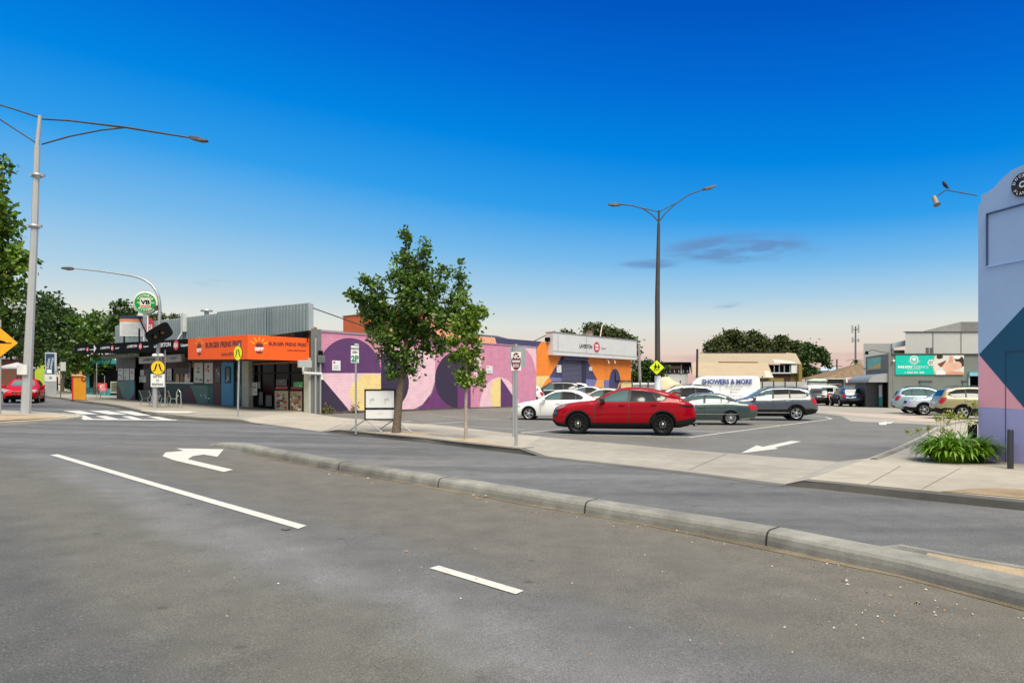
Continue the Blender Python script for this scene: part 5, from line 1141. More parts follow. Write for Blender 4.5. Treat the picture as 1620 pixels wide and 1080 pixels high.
b = MB(); b.tube([q(62, 186), q(20, 172), q(-90, 140, D-2)], .035, galvd, 6); b.tube([q(60, 228), q(0, 189), q(-50, 160, D-1)], .03, galvd, 6); b.build('arm', t)
b = MB(); p = q(300, 217.5); arm_lamp(b, p, (1, -.1, -.20), L=.8); b.build('lamp_head', t); b = MB(); arm_lamp(b, q(-90, 140, D-2), (-1, -.3, .15), L=.8); b.build('lamp_head', t)
b = MB(); p = q(41.5, 585); b.box((p.x-.2, -.27, p.z-.2), (p.x+.2, -.2, p.z+.2), white, .01); b.build('plate', t)
# speed-hump sign
D = 27.5; c = atd(0.5, 662, D); zg = G(c.x, D)+.1; t = thing('warning_sign', 'yellow diamond speed hump sign cut by the left edge', 'road sign', (c.x, D, zg), facing(0, D)+.0)
b = MB(); top = 3.35; b.tube([(-.0, .05, -.2), (.0, .05, top+.4)], .04, galv, 8); b.build('pole', t)
ys = M('sign_amber', (.80, .38, .01), .4, var=.02); r = .60; zc = H-(541.5-HY)*D/F-zg
def diamond(b, c, r, mat, y): b.flat([(c[0]-r, c[1]), (c[0], c[1]-r), (c[0]+r, c[1]), (c[0], c[1]+r)], mat, y)
b = MB(); b.slab([(-r, zc), (0, zc-r), (r, zc), (0, zc+r)], -.01, .01, black); diamond(b, (0, zc), r*.95, ys, -.012)
b.flat([(-.36, zc-.04), (.36, zc-.04), (.36, zc), (.20, zc), (.13, zc+.05), (0, zc+.09), (-.13, zc+.05), (-.2, zc), (-.36, zc)], black, -.016); b.build('panel', t)
# centre double street light
D = 40; c = atd(1040.5, 650, D); t = thing('street_light', 'dark double street light with two curved arms rising behind the red car', 'street light', (c.x, D, G(c.x, D)))
def q(px, py, d=D): p = atd(px, py, d); return Vector((p.x-c.x, d-D, p.z-G(c.x, D)))
b = MB(); b.tube([(0, 0, -.1), q(1040, 470), q(1042, 354)], [.17, .14, .085], galvd, 8, smooth=False); b.tube([q(1042, 354), q(1042.5, 333)], .06, galvd, 8); b.build('pole', t)
b = MB(); b.lathe([(.19, .1), (.18, 2.3), (.16, 2.32)], M('pole_wrap', (.55, .58, .62), .6), 12); b.build('pole_wrap', t)
b = MB(); b.tube([q(1042, 351), q(1032, 340), q(1018, 330.5), q(1000, 325), q(982, 323.5)], .035, galvd, 6); b.tube([q(1042, 335), q(1014, 329)], .03, galvd, 6); b.build('arm', t)
b = MB(); b.tube([q(1042.5, 351), q(1052, 338), q(1068, 323), q(1090, 308), q(1113, 299.5)], .035, galvd, 6); b.tube([q(1043, 335), q(1070, 321)], .03, galvd, 6); b.build('arm', t)
b = MB(); arm_lamp(b, q(982, 323.6), (-1, 0, .02), L=.72); b.build('lamp_head', t); b = MB(); arm_lamp(b, q(1112, 299.6), (1, 0, .28), L=.8); b.build('lamp_head', t)
# school sign on it
c2 = atd(1039, 581, 39.6); t = thing('warning_sign', 'lime yellow diamond sign with two walking children on the dark lamp post', 'road sign', (c2.x, 39.6, c2.z), facing(1039, 40))
lime2 = M('sign_lime', (.68, .80, .01), .4, var=.02); r = .43
b = MB(); b.slab([(-r, 0), (0, -r), (r, 0), (0, r)], -.01, .01, black); diamond(b, (0, 0), r*.96, lime2, -.012)
def kid(cx, s, y):
    b.disc((cx, .17*s), .032*s, black, y=y, n=12); b.flat([(cx-.035*s, .13*s), (cx+.035*s, .13*s), (cx+.045*s, -.02*s), (cx-.03*s, -.02*s)], black, y)
    b.flat([(cx-.03*s, -.01*s), (cx+.01*s, -.01*s), (cx-.07*s, -.2*s), (cx-.1*s, -.18*s)], black, y-.001); b.flat([(cx+.0*s, -.01*s), (cx+.045*s, -.01*s), (cx+.05*s, -.21*s), (cx+.015*s, -.21*s)], black, y-.001)
    b.flat([(cx-.03*s, .12*s), (cx-.09*s, .0), (cx-.07*s, -.02*s), (cx-.0*s, .09*s)], black, y-.002); b.flat([(cx+.03*s, .12*s), (cx+.09*s, .02), (cx+.07*s, -.0*s), (cx+.0*s, .07*s)], black, y-.002)
kid(-.07, 1.1, -.016); kid(.10, .9, -.016); b.build('panel', t)
# crossing beacon column
D = 37.2; c = atd(245, 650, D); zg = G(c.x, D)+.12; t = thing('crossing_light', 'leaning silver crossing column curving into a street lamp before the dark shopfront', 'street light', (c.x, D, zg))
def q(px, py, d=D): p = atd(px, py, d); return Vector((p.x-c.x, d-D, p.z-zg))
b = MB(); b.tube([q(245, 652), q(246, 610)], [.155, .145], galv, 10); b.tube([q(246, 610), q(250, 560), q(253, 490), q(252.5, 480)], [.11, .10, .085, .08], galv, 10, cap=False)
b.tube([q(252.5, 480), q(251, 470), q(247, 460), q(240, 450.5), q(230, 443.5), q(218, 438.5), q(206, 435.8), q(180, 432), q(150, 428), q(116, 424.5)], [.08, .075, .07, .065, .06, .055, .05, .04, .035, .03], galv, 8); b.build('pole', t)
b = MB(); arm_lamp(b, q(116, 424.5), (-1, 0, .02), L=.62); b.build('lamp_head', t)
b = MB(); p = q(249, 487); b.box((p.x-.12, -.12, p.z-.12), (p.x+.05, .05, p.z+.12), galvd, .02); b.build('junction_box', t)
# drooping twin flasher head
b = MB(); p = q(251.5, 528, D-.4); b.x = Matrix.Translation(p) @ Matrix.Rotation(R(-30), 4, 'Y')
hood = M('signal_black', (.006, .007, .008), .6, spec=.06); pts = [(.70*math.copysign(abs(math.cos(a_))**.4, math.cos(a_)), .42*math.copysign(abs(math.sin(a_))**.4, math.sin(a_))) for a_ in [i*math.pi/16 for i in range(32)]]
b.slab(pts, -.02, .02, hood); b.box((-.5, .02, -.2), (.5, .25, .2), hood, .05); b.build('signal_head', t); so_ = b.x.copy()
for s_ in (-.24, .2):
    b = MB(); b.x = so_; b.lathe([(.0, -.03), (.105, -.025)], M('amber_lens', (.20, .06, .01), .2, var=.4, scale=20), 16, 'y', (s_, 0, -.02)); b.lathe([(.12, -.02), (.12, -.2)], hood, 14, 'y', (s_, 0, -.02), a0=R(-20), a1=R(200)); b.build('lens', t)
b = MB(); b.tube([q(220, 502, D-.3), q(236, 537, D-.3), q(251, 535, D-.1)], .035, hood, 6); b.build('arm', t)
ysn = M('sign_yellow', (.80, .52, .02), .4, var=.03)
b = MB(); p = q(250, 581.5, D-.22); r = .38; b.lathe([(0, -.012), (r, -.012), (r, .01), (0, .01)], black, 32, 'y', tuple(p)); b.lathe([(0, -.016), (r*.95, -.016)], ysn, 32, 'y', tuple(p))
def legs(b, c, s, y):
    for sx_ in (-1, 1):
        b.flat([(c[0]+sx_*.02*s, c[1]+.2*s), (c[0]+sx_*.10*s, c[1]+.2*s), (c[0]+sx_*.19*s, c[1]-.1*s), (c[0]+sx_*.12*s, c[1]-.12*s)], black, y); b.flat([(c[0]+sx_*.11*s, c[1]-.14*s), (c[0]+sx_*.20*s, c[1]-.12*s), (c[0]+sx_*.27*s, c[1]-.18*s), (c[0]+sx_*.24*s, c[1]-.21*s)], black, y)
b.x = Matrix.Translation((0, p.y-.02, 0)); legs(b, (p.x, p.z), 1.0, 0); b.build('crossing_disc', t)
b = MB(); p0 = q(238.5, 591.5, D-.2); p1 = q(260.5, 612, D-.2); b.box((p0.x, p0.y-.01, p1.z), (p1.x, p0.y+.01, p0.z), white, .008); mx_ = (p0.x+p1.x)/2; hz = p0.z-p1.z
for i, s_ in enumerate(('GIVE WAY', 'TO', 'PEDESTRIANS')): b.text(s_, (mx_, p0.z-hz*(.2+.3*i)), black, w=[.5, .16, .60][i], h=.13, y=p0.y-.016, bold=.02)
b.build('plate', t)
for s_, px in ((-1, 245), (1, 255)):
    b = MB(); p = q(px, 562, D-.2); b.tube([q(250, 559, D), p+Vector((0, 0, .08))], .02, galv, 5); b.lathe([(.0, .10), (.12, .06), (.15, -.06), (0, -.06)], white, 12, c=tuple(p)); b.build('flood_lamp', t)
t2 = thing('conduit_post', 'thin pale post standing right behind the leaning crossing column', 'post', (c.x+.45, D+.2, zg)); b = MB(); b.tube([(0, 0, -.1), (0, 0, 3.1)], .035, galv, 8); b.build('pole', t2)
# bicycle hoop
t2 = thing('bicycle_hoop', 'bent stainless bicycle hoop behind the foot of the crossing column', 'bicycle hoop', (c.x+.95, D+.7, zg)); b = MB(); b.tube([(-.12, 0, -.1), (-.12, 0, .8), (-.02, 0, .98), (.1, 0, .8), (.14, 0, -.1)], .03, M('stainless', (.6, .58, .52), .3, .8), 8); b.build('hoop', t2)
# steel benches by the shop
stl = MATS['stainless']; slat = M('bench_slats', (.04, .035, .03), .6)
def bench(px, py, rz, label, flip=1, w=1.5):
    p = gp(px, py, .12); t = thing('bench', label, 'bench', (p.x, p.y, p.z), rz, 'street benches outside the shops')
    for s_ in (-w/2, w/2):
        b = MB(); b.tube([(s_, -.28*flip, 0), (s_, -.12*flip, .42), (s_, -.30*flip, .60)], .025, stl, 6); b.tube([(s_, .26*flip, 0), (s_, .14*flip, .42), (s_, .32*flip, .88)], .025, stl, 6); b.tube([(s_, -.26*flip, .42), (s_, .18*flip, .42)], .025, stl, 6); b.build('leg', t)
    b = MB()
    for i in range(6): y = (-.24+.075*i)*flip; b.box((-w/2+.02, min(y, y+.05*flip), .43), (w/2-.02, max(y, y+.05*flip), .455), slat)
    b.build('seat', t)
    b = MB()
    for i in range(5): z = .50+.08*i; y = (.17+.035*i)*flip; b.box((-w/2+.02, min(y, y+.03), z), (w/2-.02, max(y, y+.03), z+.055), slat)
    b.build('backrest', t); return t
bench(143, 632.5, AS+R(75), 'dark slatted bench with silver legs beside the orange cabinet', 1, 1.2)
bench(237, 641.5, AS, 'steel framed bench left of and behind the crossing column', -1, 1.3); bench(267, 642, AS+R(8), 'steel framed bench right of and behind the crossing column', -1, .9)
# orange cabinet
p = gp(126, 632.5, .12); D = p.y; t = thing('payphone_cabinet', 'orange street cabinet with narrow red side standing left of the slatted bench', 'street cabinet', tuple(p), R(30)); hh = 38*D/F
oc = M('cabinet_orange', (.62, .26, .01), .45, var=.06); b = MB(); b.box((-.36, -.28, 0), (.38, .30, hh), oc, .03); b.build('body', t)
b = MB(); b.box((-.44, -.30, 0), (-.365, .32, hh+.05), iga_red, .02); b.box((-.46, -.36, hh-.02), (.2, .3, hh+.06), M('cabinet_top', (.7, .45, .3), .5), .02); b.build('side_panel', t)
b = MB(); b.lathe([(0, -.01), (.15, -.01)], M('emblem_red', (.25, .03, .01), .5), 20, 'y', (.24, -.31, hh-.22)); b.lathe([(0, -.02), (.07, -.02)], oc, 6, 'y', (.25, -.31, hh-.22)); b.build('emblem', t)
b = MB(); b.x = Matrix.Rotation(R(-90), 4, 'Z'); 
for z, h in ((.35, .5), (1.0, .5)): b.disc((0, z), .12, white, y=-.445, n=10, rz=h*.4)
b.build('side_print', t)
# totem sign
p = gp(80, 625.5, .12); D = p.y; kk = D/F; t = thing('totem_sign', 'tall grey station totem sign with navy upper panel by the dark trees', 'sign', tuple(p), R(32)); hh = 68*kk; w = .42
tg = M('totem_grey', (.30, .31, .32), .5); b = MB(); b.box((-w, -.14, 0), (w, .14, hh*.58), tg, .02); b.box((-w+.05, -.13, hh*.58), (w, .13, hh), M('totem_pale', (.45, .5, .54), .5), .02); b.build('body', t)
b = MB(); nv = M('totem_navy', (.015, .05, .12), .5); b.box((-w+.1, -.15, hh*.50), (w*.62, -.135, hh*.97), nv); b.box((-w+.02, -.16, hh*.33), (w-.02, -.145, hh*.49), M('totem_white', (.62, .62, .62), .5)); b.build('panel', t)
b = MB(); b.text('Station', (-.18, hh*.74), lw, h=.22, y=-.155, rot=R(80)); b.text('Laverton', (.05, hh*.74), lw, h=.2, y=-.155, rot=R(80)); b.box((-w+.16, -.158, hh*.52), (-w+.5, -.152, hh*.60), lw); b.lathe([(.05, -.17), (.09, -.17)], black, 14, 'y', (.0, 0, hh*.41)); b.build('lettering', t)
# small signposts
def signpost(name, label, px, pyb, pyt, D=None, r=.03, mat=None, off=.12, grp=None, cat='sign post'):
    p = gp(px, pyb, off); t = thing(name, label, cat, tuple(p), facing(px, 1), grp); hh = (pyb-pyt)*p.y/F
    b = MB(); b.tube([(0, .03, -.05), (0, .03, hh)], r, mat or galv, 8); b.build('pole', t); return t, p, hh, p.y/F
t, p, hh, kk = signpost('street_sign', 'small white parking sign on a thin dark post right of the totem', 96, 629, 566, mat=galvd)
b = MB(); b.box((-.02, -.01, hh-.95), (.32, .01, hh-.3), M('sign_pale', (.5, .52, .5), .5)); b.build('panel', t)
t, p, hh, kk = signpost('street_sign', 'slim pale post in front of the teal cafe near the red advertising board', 153, 628, 574)
t, p, hh, kk = signpost('street_sign', 'short pale post directly behind the red advertising board', 165.5, 626, 594, r=.025)
# red A-board, poster stand
p = gp(162, 624, .12); D = p.y; t = thing('advertising_board', 'bright red advertising board on the path between bench and shop', 'sign board', (p.x, p.y, p.z), facing(162, 1)); kk = D/F
b = MB(); b.x = Matrix.Rotation(R(-4), 4, 'X'); b.box((-6.6*kk, -.03, .25), (6.4*kk, .03, 18*kk+.0), M('board_red', (.75, .03, .03), .45, var=.03), .03); b.build('panel', t)
b = MB(); b.x = Matrix.Rotation(R(-4), 4, 'X'); b.disc((0, .78), .2, lw, y=-.036, rz=.13, n=16); b.disc((.03, .78), .13, MATS['board_red'], y=-.038, rz=.07, n=12); b.text('OPEN', (0, .50), lw, w=.5, h=.12, y=-.036, bold=.02); b.text('EVERY DAY', (0, .36), lw, w=.52, h=.07, y=-.036)
b.build('lettering', t)
b = MB(); b.tube([(-.3, 0, .3), (-.3, -.15, 0)], .02, black, 5); b.tube([(.3, 0, .3), (.3, -.15, 0)], .02, black, 5); b.tube([(-.3, 0, .3), (-.3, .2, 0)], .02, black, 5); b.tube([(.3, 0, .3), (.3, .2, 0)], .02, black, 5); b.build('leg', t)
p = gp(180, 624.5, .12); t = thing('poster_stand', 'framed green menu stand against the shop end left of the painted window', 'poster stand', tuple(p), facing(180, 1)); kk = p.y/F
b = MB(); b.box((-4.5*kk, -.04, .15), (5*kk, .04, 21*kk), M('stand_frame', (.45, .5, .38), .5), .02); b.box((-3.5*kk, -.05, .3), (4*kk, -.042, 19.5*kk), M('stand_picture', (.12, .13, .08), .5, var=.8, scale=6)); b.build('panel', t); b = MB(); b.box((-5*kk, -.25, 0), (5.5*kk, .25, .15), black, .02); b.build('base', t)
# cafe umbrella far left
p = gp(27, 620, .1); D = 56; c = atd(27, 573, D); zg = G(c.x, D)
t = thing('cafe_umbrella', 'grey market umbrella behind the red car', 'umbrella', (c.x, D, zg)); hh = c.z-zg; b = MB(); n = 8; rad = 1.35
vs = [(0, 0, hh)]+[(rad*math.cos(i*math.pi/4), rad*math.sin(i*math.pi/4), hh-.42) for i in range(8)]+[(rad*math.cos(i*math.pi/4), rad*math.sin(i*math.pi/4), hh-.55) for i in range(8)]
b.add(vs, [(0, 1+i, 1+(i+1) % 8) for i in range(8)]+[(1+i, 9+i, 9+(i+1) % 8, 1+(i+1) % 8) for i in range(8)], M('umbrella_grey', (.42, .40, .42), .8)); b.build('canopy', t); b = MB(); b.tube([(0, 0, 0), (0, 0, hh-.02)], .03, galvd, 6); b.build('pole', t)
# yellow crossing sign seen edge-on side
p = gp(374.5, 658.5, .12); D = p.y; kk = D/F; t = thing('crossing_sign', 'round yellow pedestrian sign on a slim grey post before the orange board', 'road sign', tuple(p), facing(378, 1)-R(58))
hh = (658.5-543)*kk; b = MB(); b.tube([(0, .05, -.05), (.12, .05, hh)], .038, galv, 8); b.build('pole', t)
b = MB(); zc = (658.5-558.5)*kk; r = 11.8*kk; b.x = Matrix.Translation((.11, 0, zc)); b.lathe([(0, -.012), (r, -.012), (r, .01), (0, .01)], black, 32, 'y'); b.lathe([(0, -.016), (r*.96, -.016)], M('sign_fluoro', (.86, .84, .0), .4, var=.02), 32, 'y'); b.x = Matrix.Translation((0.11, -.02, zc)); legs(b, (0, 0), r*2.5, 0); b.build('disc', t)
# parking sign
t, p, hh, kk = signpost('parking_sign', 'white two hour parking sign on a slim post beside the blank sales board', 563, 684, 543, r=.033, off=.11)
b = MB(); z1 = (684-547)*kk; z0 = (684-574)*kk; w = 6.2*kk; b.box((-w-.03, -.012, z0), (w-.03, .008, z1), white, .008); b.box((-w, -.014, z0+.02), (w-.06, -.013, z0+.022), black); b.build('panel', t)
b = MB(); gg = M('sign_text_green', (.01, .22, .10), .5); b.text('PARKING', (-.03, z1-.09), black, w=.24, h=.075, y=-.016, bold=.02); b.text('AREA', (-.03, z1-.20), black, w=.17, h=.075, y=-.016, bold=.02); b.text('2P', (-.03, z1-.40), gg, w=.23, h=.20, y=-.016, bold=.05); b.text('8AM-6PM', (-.03, z0+.05), gg, w=.2, h=.04, y=-.016); b.build('lettering', t)
b = MB(); b.box((-.05, -.02, z1), (.1, .06, z1+.06), galv, .01); b.build('clamp', t)
# NO ENTRY sign
t, p, hh, kk = signpost('no_entry_sign', 'dark red no entry sign on a grey post at the edge of the kerb', 816.5, 706.5, 544, r=.045, off=.09)
z1 = (706.5-557)*kk; z0 = (706.5-586)*kk; w = 7.9*kk; b = MB(); b.box((-w, -.025, z0), (w, -.010, z1), white, .006); zc = (z0+z1)/2; r = (z1-z0)*.47
mr_ = M('sign_maroon', (.17, .012, .02), .4); ww = .62; b.disc((0, zc), w*.96, mr_, rz=r, y=-.028); b.box((-w*.8, -.031, zc-.03), (w*.8, -.029, zc+.03), M('sign_dull_white', (.5, .5, .52), .5)); b.build('panel', t)
b = MB(); b.text('NO', (0, zc+.125), white, h=.105, y=-.032, bold=.03); b.text('ENTRY', (0, zc-.115), white, w=w*1.25, h=.085, y=-.032, bold=.02); b.build('lettering', t)
t, p, hh, kk = signpost('road_sign_back', 'grey rectangular back of a road sign standing behind the no entry sign', 812.5, 690.5, 548, r=.04, off=.05)
b = MB(); b.box((-5.5*kk, .07, (690.5-581)*kk), (19*kk, .09, (690.5-548)*kk), M('sign_back', (.33, .37, .37), .5, .3, var=.05)); b.build('panel', t)
# blank sales board on legs
p = gp(598, 683, .12); D = p.y; kk = D/F; t = thing('sales_board', 'white sales board with black frame on four splayed metal legs', 'sign board', (p.x, p.y, p.z), facing(598, 1)+R(-6))
def u(px, py): return ((px-598)*kk, (683-py)*kk)
x0, z1 = u(578.5, 617.5); x1, z0 = u(624, 662); b = MB(); b.box((x0, -.03, z0), (x1, .03, z1), white)
b.build('panel', t)
b = MB(); 
for q_ in ((x0-.03, x1+.03, z1, z1+.045), (x0-.03, x1+.03, z0-.045, z0), (x0-.03, x0+.012, z0, z1), (x1-.012, x1+.03, z0, z1)): b.box((q_[0], -.045, q_[2]), (q_[1], .045, q_[3]), black)
zm = u(0, 646)[1]; b.box((x0, -.04, zm-.03), (x1, .035, zm+.03), black); b.build('frame', t)
b = MB(); gp_ = MATS['grey_print']
for q_ in (589.5, 612): c = u(q_, 632); b.text('M/', c, gp_, h=.11, y=-.034, rot=R(25)); b.box((c[0]-.08, -.034, c[1]-.12), (c[0]-.02, -.032, c[1]-.11), gp_)
b.text('homes', u(602, 653.5), M('faint_red', (.6, .4, .4), .6), h=.05, y=-.034); b.build('print', t)
for s_, xs_ in ((-1, x0), (1, x1)):
    for sy in (-1, 1):
        b = MB(); b.tube([(xs_, 0, z0-.02), (xs_+ (-.60 if sy > 0 else .58), sy*.35, .0)], .02, galv, 6); b.tube([(xs_, 0, z0-.02), (xs_, 0, z0+.2)], .014, galv, 6); b.build('leg', t)
# flying birds
for i, (px, py, D) in enumerate(((1296, 536.6, 70), (1019, 537.6, 60))):
    c = atd(px, py, D); t = thing('bird', ['tiny dark bird gliding above the trees right of the tan shed', 'tiny dark bird flying left of the dark double street light'][i], 'bird', tuple(c)); b = MB()
    b.tube([(-.13, 0, 0), (0, 0, .02), (.13, 0, .01)], [.01, .04, .015], bird, 6); b.add([(-.04, 0, .02), (.05, 0, .02), (.02, -.3, .06), (-.02, -.3, .06)], [(0, 1, 2, 3)], bird); b.add([(-.04, 0, .02), (.05, 0, .02), (.02, .3, .06), (-.02, .3, .06)], [(0, 1, 2, 3)], bird); b.build('body', t)
# ================================================================ VEHICLES
def interp(tab, s):
    xs = [p[0] for p in tab]; ys = [p[1] for p in tab]
    if s <= xs[0]: return ys[0]
    if s >= xs[-1]: return ys[-1]
    for i in range(len(xs)-1):
        if s <= xs[i+1]: break
    # monotone cubic
    def d(k):
        if k <= 0 or k >= len(xs)-1: return 0 if 0 < k else (ys[1]-ys[0])/(xs[1]-xs[0]) if k <= 0 else (ys[-1]-ys[-2])/(xs[-1]-xs[-2])
        a = (ys[k]-ys[k-1])/(xs[k]-xs[k-1]); b = (ys[k+1]-ys[k])/(xs[k+1]-xs[k])
        return 0 if a*b <= 0 else 2*a*b/(a+b)
    h = xs[i+1]-xs[i]; t = (s-xs[i])/h; m0 = d(i); m1 = d(i+1)
    return (2*t**3-3*t*t+1)*ys[i]+(t**3-2*t*t+t)*h*m0+(-2*t**3+3*t*t)*ys[i+1]+(t**3-t*t)*h*m1
cladm = M('cladding_plastic', (.014, .014, .015), .7, var=.1, spec=.12)
glass_t = M('car_glass', (.055, .115, .12), .03, var=.1, spec=.8); glass_d = M('car_privacy_glass', (.006, .008, .010), .04, var=.1, spec=.6)
headl = M('headlight_lens', (.45, .47, .5), .1, .2, var=.4, scale=25); taill = M('taillight_lens', (.42, .01, .012), .15, var=.3, scale=20)
whl_void = M('wheel_void', (.006, .006, .006), .8)
alloy = M('alloy_silver', (.55, .56, .57), .3, .7); alloyb = M('alloy_black', (.018, .018, .02), .3, .3)
_wh = {}
def wheel_meshes(R_, style):
    k = (round(R_, 3), style)
    if k in _wh: return _wh[k]
    w = .115; b = MB(); rr = R_*(.70 if style != 'steel' else .64)
    b.lathe([(rr*.9, -w*.6), (rr, -w), (R_-.03, -w*1.02), (R_-.005, -w*.8), (R_, -w*.4), (R_, w*.4), (R_-.005, w*.8), (R_-.03, w), (rr, w), (rr*.9, w*.6)], rubber, 32, 'y')
    ty = b.build('wheel'); m1 = ty.data; bpy.data.objects.remove(ty)
    b = MB(); mt = alloyb if style == 'black' else alloy
    b.lathe([(rr*.99, -w*.9), (rr*.93, -w*.95), (rr*.90, -w*.5), (0, -w*.4)], mt if style != 'black' else alloyb, 32, 'y'); b.lathe([(0, -w*.44), (rr*.89, -w*.52)], whl_void, 32, 'y')
    n = {'black': 10, 'v10': 10, 'five': 5, 'mesh': 14, 'steel': 16}[style]; 
    for i in range(n):
        a = 2*math.pi*i/n; off = (.13 if (i % 2) else -.13)*(1 if style == 'v10' else 0)
        wd_ = {'five': .26, 'mesh': .07, 'black': .10, 'v10': .10, 'steel': .06}[style]
        d0 = Vector((math.cos(a), math.sin(a))); d1 = Vector((math.cos(a+off), math.sin(a+off))); nrm = Vector((-d1.y, d1.x)); nr0 = Vector((-d0.y, d0.x))
        p = [d0*rr*.12+nr0*rr*wd_*.5, d0*rr*.12-nr0*rr*wd_*.5, d1*rr*.93-nrm*rr*wd_*.62, d1*rr*.93+nrm*rr*wd_*.62]
        b.slab([tuple(q) for q in p], -w*.88, -w*.55, mt)
    b.lathe([(0, -w*.93), (rr*.16, -w*.92), (rr*.2, -w*.6)], M('hub_silver', (.5, .5, .5), .3, .7) if style == 'black' else mt, 16, 'y')
    if style == 'black':
        for i in range(10):
            a = 2*math.pi*i/10+.3; b.slab([(rr*.38*math.cos(a)-.012, rr*.38*math.sin(a)-.02), (rr*.38*math.cos(a)+.012, rr*.38*math.sin(a)-.02), (rr*.38*math.cos(a), rr*.38*math.sin(a)+.03)], -w*.54, -w*.53, chrome)
    ri = b.build('rim'); m2 = ri.data; bpy.data.objects.remove(ri); _wh[k] = (m1, m2); return _wh[k]
def paint(name, col, metal=.35, rough=.28): return M(name, col, rough, metal, var=.02, coat=1.0)

def car(label, cat, loc, heading, sp, pm, group='cars in the car park', name=None, detail=True):
    """sp: L, W, top [(s,z)], belt [(s,z)], wb, fo, R, side windows [[(s,z)...]]; s runs from the front bumper backwards."""
    L = sp['L']; Wd = sp['W']/2; top = sp['top']; belt = sp['belt']; zbt = sp['zb']
    t = thing(name or 'parked_car', label, cat, loc, heading, group)
    zs = max(z for s, z in top)
    plan = sp.get('plan', [(0, .70), (.12, .84), (.4, .95), (1.0, 1.0), (L-1.0, 1.0), (L-.35, .95), (L-.1, .86), (L, .78)])
    stations = sorted(set([0, .02, .05, .09, .14, .2]+[round(.28+.085*i, 4) for i in range(int((L-.5)/.085))]+[L-.2, L-.14, L-.09, L-.05, L-.02, L]))
    rings = []
    def lat(v, m): return v
    for s in stations:
        T = interp(top, s); B = interp(belt, s); W_ = Wd*interp(plan, s); zb = interp(zbt, s)
        B = min(B, T-.004); g = T-B; m = min(1, max(0, (g-.03)/.22)); m = m*m*(3-2*m); k = sp.get('tumble', .42)
        low = [(0, zb), (.70*W_, zb), (.93*W_, zb+.03), (.975*W_, zb+.14), (W_*.995, zb+(B-zb)*.38), (W_, zb+(B-zb)*.60), (W_*.985, zb+(B-zb)*.82), (.962*W_, B-.015), (.945*W_, B+.006*m)]
        yr = .945*W_-k*max(0, g-.09); yr = max(yr, .35*W_)
        rf = [(.945*W_-k*g*.33, B+(g-.09)*.33), (.945*W_-k*g*.66, B+(g-.09)*.66), (yr, T-.09), (yr-.045, T-.045), (yr-.12, T-.02), (yr*.5, T-.003), (0, T)]
        hd = [(.925*W_, B+g*.25), (.90*W_, B+g*.45), (.86*W_, B+g*.65), (.80*W_, B+g*.8), (.68*W_, B+g*.92), (.4*W_, T-.0), (0, T)]
        up = [((1-m)*a[0]+m*b_[0], (1-m)*a[1]+m*b_[1]) for a, b_ in zip(hd, rf)]
        half = low+up; ring = [(L/2-s, y, z) for y, z in half]+[(L/2-s, -y, z) for y, z in reversed(half[1:-1])]
        rings.append(ring)
    def capring(ring, dx, k):
        zc = (max(p[2] for p in ring)+min(p[2] for p in ring))/2; return [(p[0]+dx, p[1]*k, zc+(p[2]-zc)*k) for p in ring]
    r0_, r1_ = rings[0], rings[-1]
    rings = [capring(r0_, .055, .45), capring(r0_, .045, .75), capring(r0_, .022, .92)]+rings+[capring(r1_, -.022, .92), capring(r1_, -.045, .75), capring(r1_, -.055, .45)]
    n = len(rings[0]); vs = [p for r in rings for p in r]; b = MB(); cl = sp.get('clad', 0); mats = [pm, sp.get('cladmat', cladm)]
    fs = []; fm_ = []
    for i in range(len(rings)-1):
        for j in range(n):
            j2 = (j+1) % n; fs.append((i*n+j, i*n+j2, (i+1)*n+j2, (i+1)*n+j)); zc = sum(vs[q][2] for q in fs[-1])/4
            jj = min(j, n-1-j); fm_.append(1 if (jj <= sp.get('rows', 3 if cl else 1)) else 0)
    b.mi(mats[0]); b.mi(mats[1])
    for f, m_ in zip(fs, fm_):
        pass
    b.v = [tuple(v) for v in vs]; b.f = [list(f) for f in fs]; b.m = fm_; b.sm = [True]*len(fs)
    b.f.append(list(range(n))); b.m.append(0); b.sm.append(False); b.f.append([len(vs)-n+i for i in range(n)]); b.m.append(0); b.sm.append(False)
    body = b.build('body', t, fix=True); bm = bmesh.new(); bm.from_mesh(body.data); bvh = BVHTree.FromBMesh(bm); bm.free()
    xf = L/2-sp['fo']; xr = xf-sp['wb']; R_ = sp['R']; AR = R_*1.13
    # wheel housings
    cb = MB(); cb.mi(mats[0]); cb.mi(mats[1])
    for x in (xf, xr):
        for sy in (-1, 1):
            nn = 28; y0, y1 = Wd-.30, Wd+.2; v = [(x+AR*math.cos(2*math.pi*i/nn), sy*y, R_+AR*math.sin(2*math.pi*i/nn)) for y in (y0, y1) for i in range(nn)]
            if sy < 0: v = v
            o_ = len(cb.v); cb.v += v
            F1 = [list(range(nn)), list(range(nn, 2*nn))]+[[i, (i+1) % nn, nn+(i+1) % nn, nn+i] for i in range(nn)]
            for f in F1: cb.f.append([q+o_ for q in f]); cb.m.append(1); cb.sm.append(False)
    cut = cb.build('cut', fix=True); md = body.modifiers.new('b', 'BOOLEAN'); md.operation = 'DIFFERENCE'; md.object = cut; md.solver = 'EXACT'
    dg = bpy.context.evaluated_depsgraph_get(); cut.parent = t; dg.update(); bpy.context.view_layer.update()
    dg = bpy.context.evaluated_depsgraph_get(); nm = bpy.data.meshes.new_from_object(body.evaluated_get(dg)); body.modifiers.clear(); old = body.data; body.data = nm; nm.name = 'body'; nm.set_sharp_from_angle(angle=R(38))
    bpy.data.meshes.remove(old); bpy.data.objects.remove(cut)
    def hit(o, d):
        h = bvh.ray_cast(Vector(o), Vector(d)); return (h[0], h[1]) if h[0] is not None else (None, None)
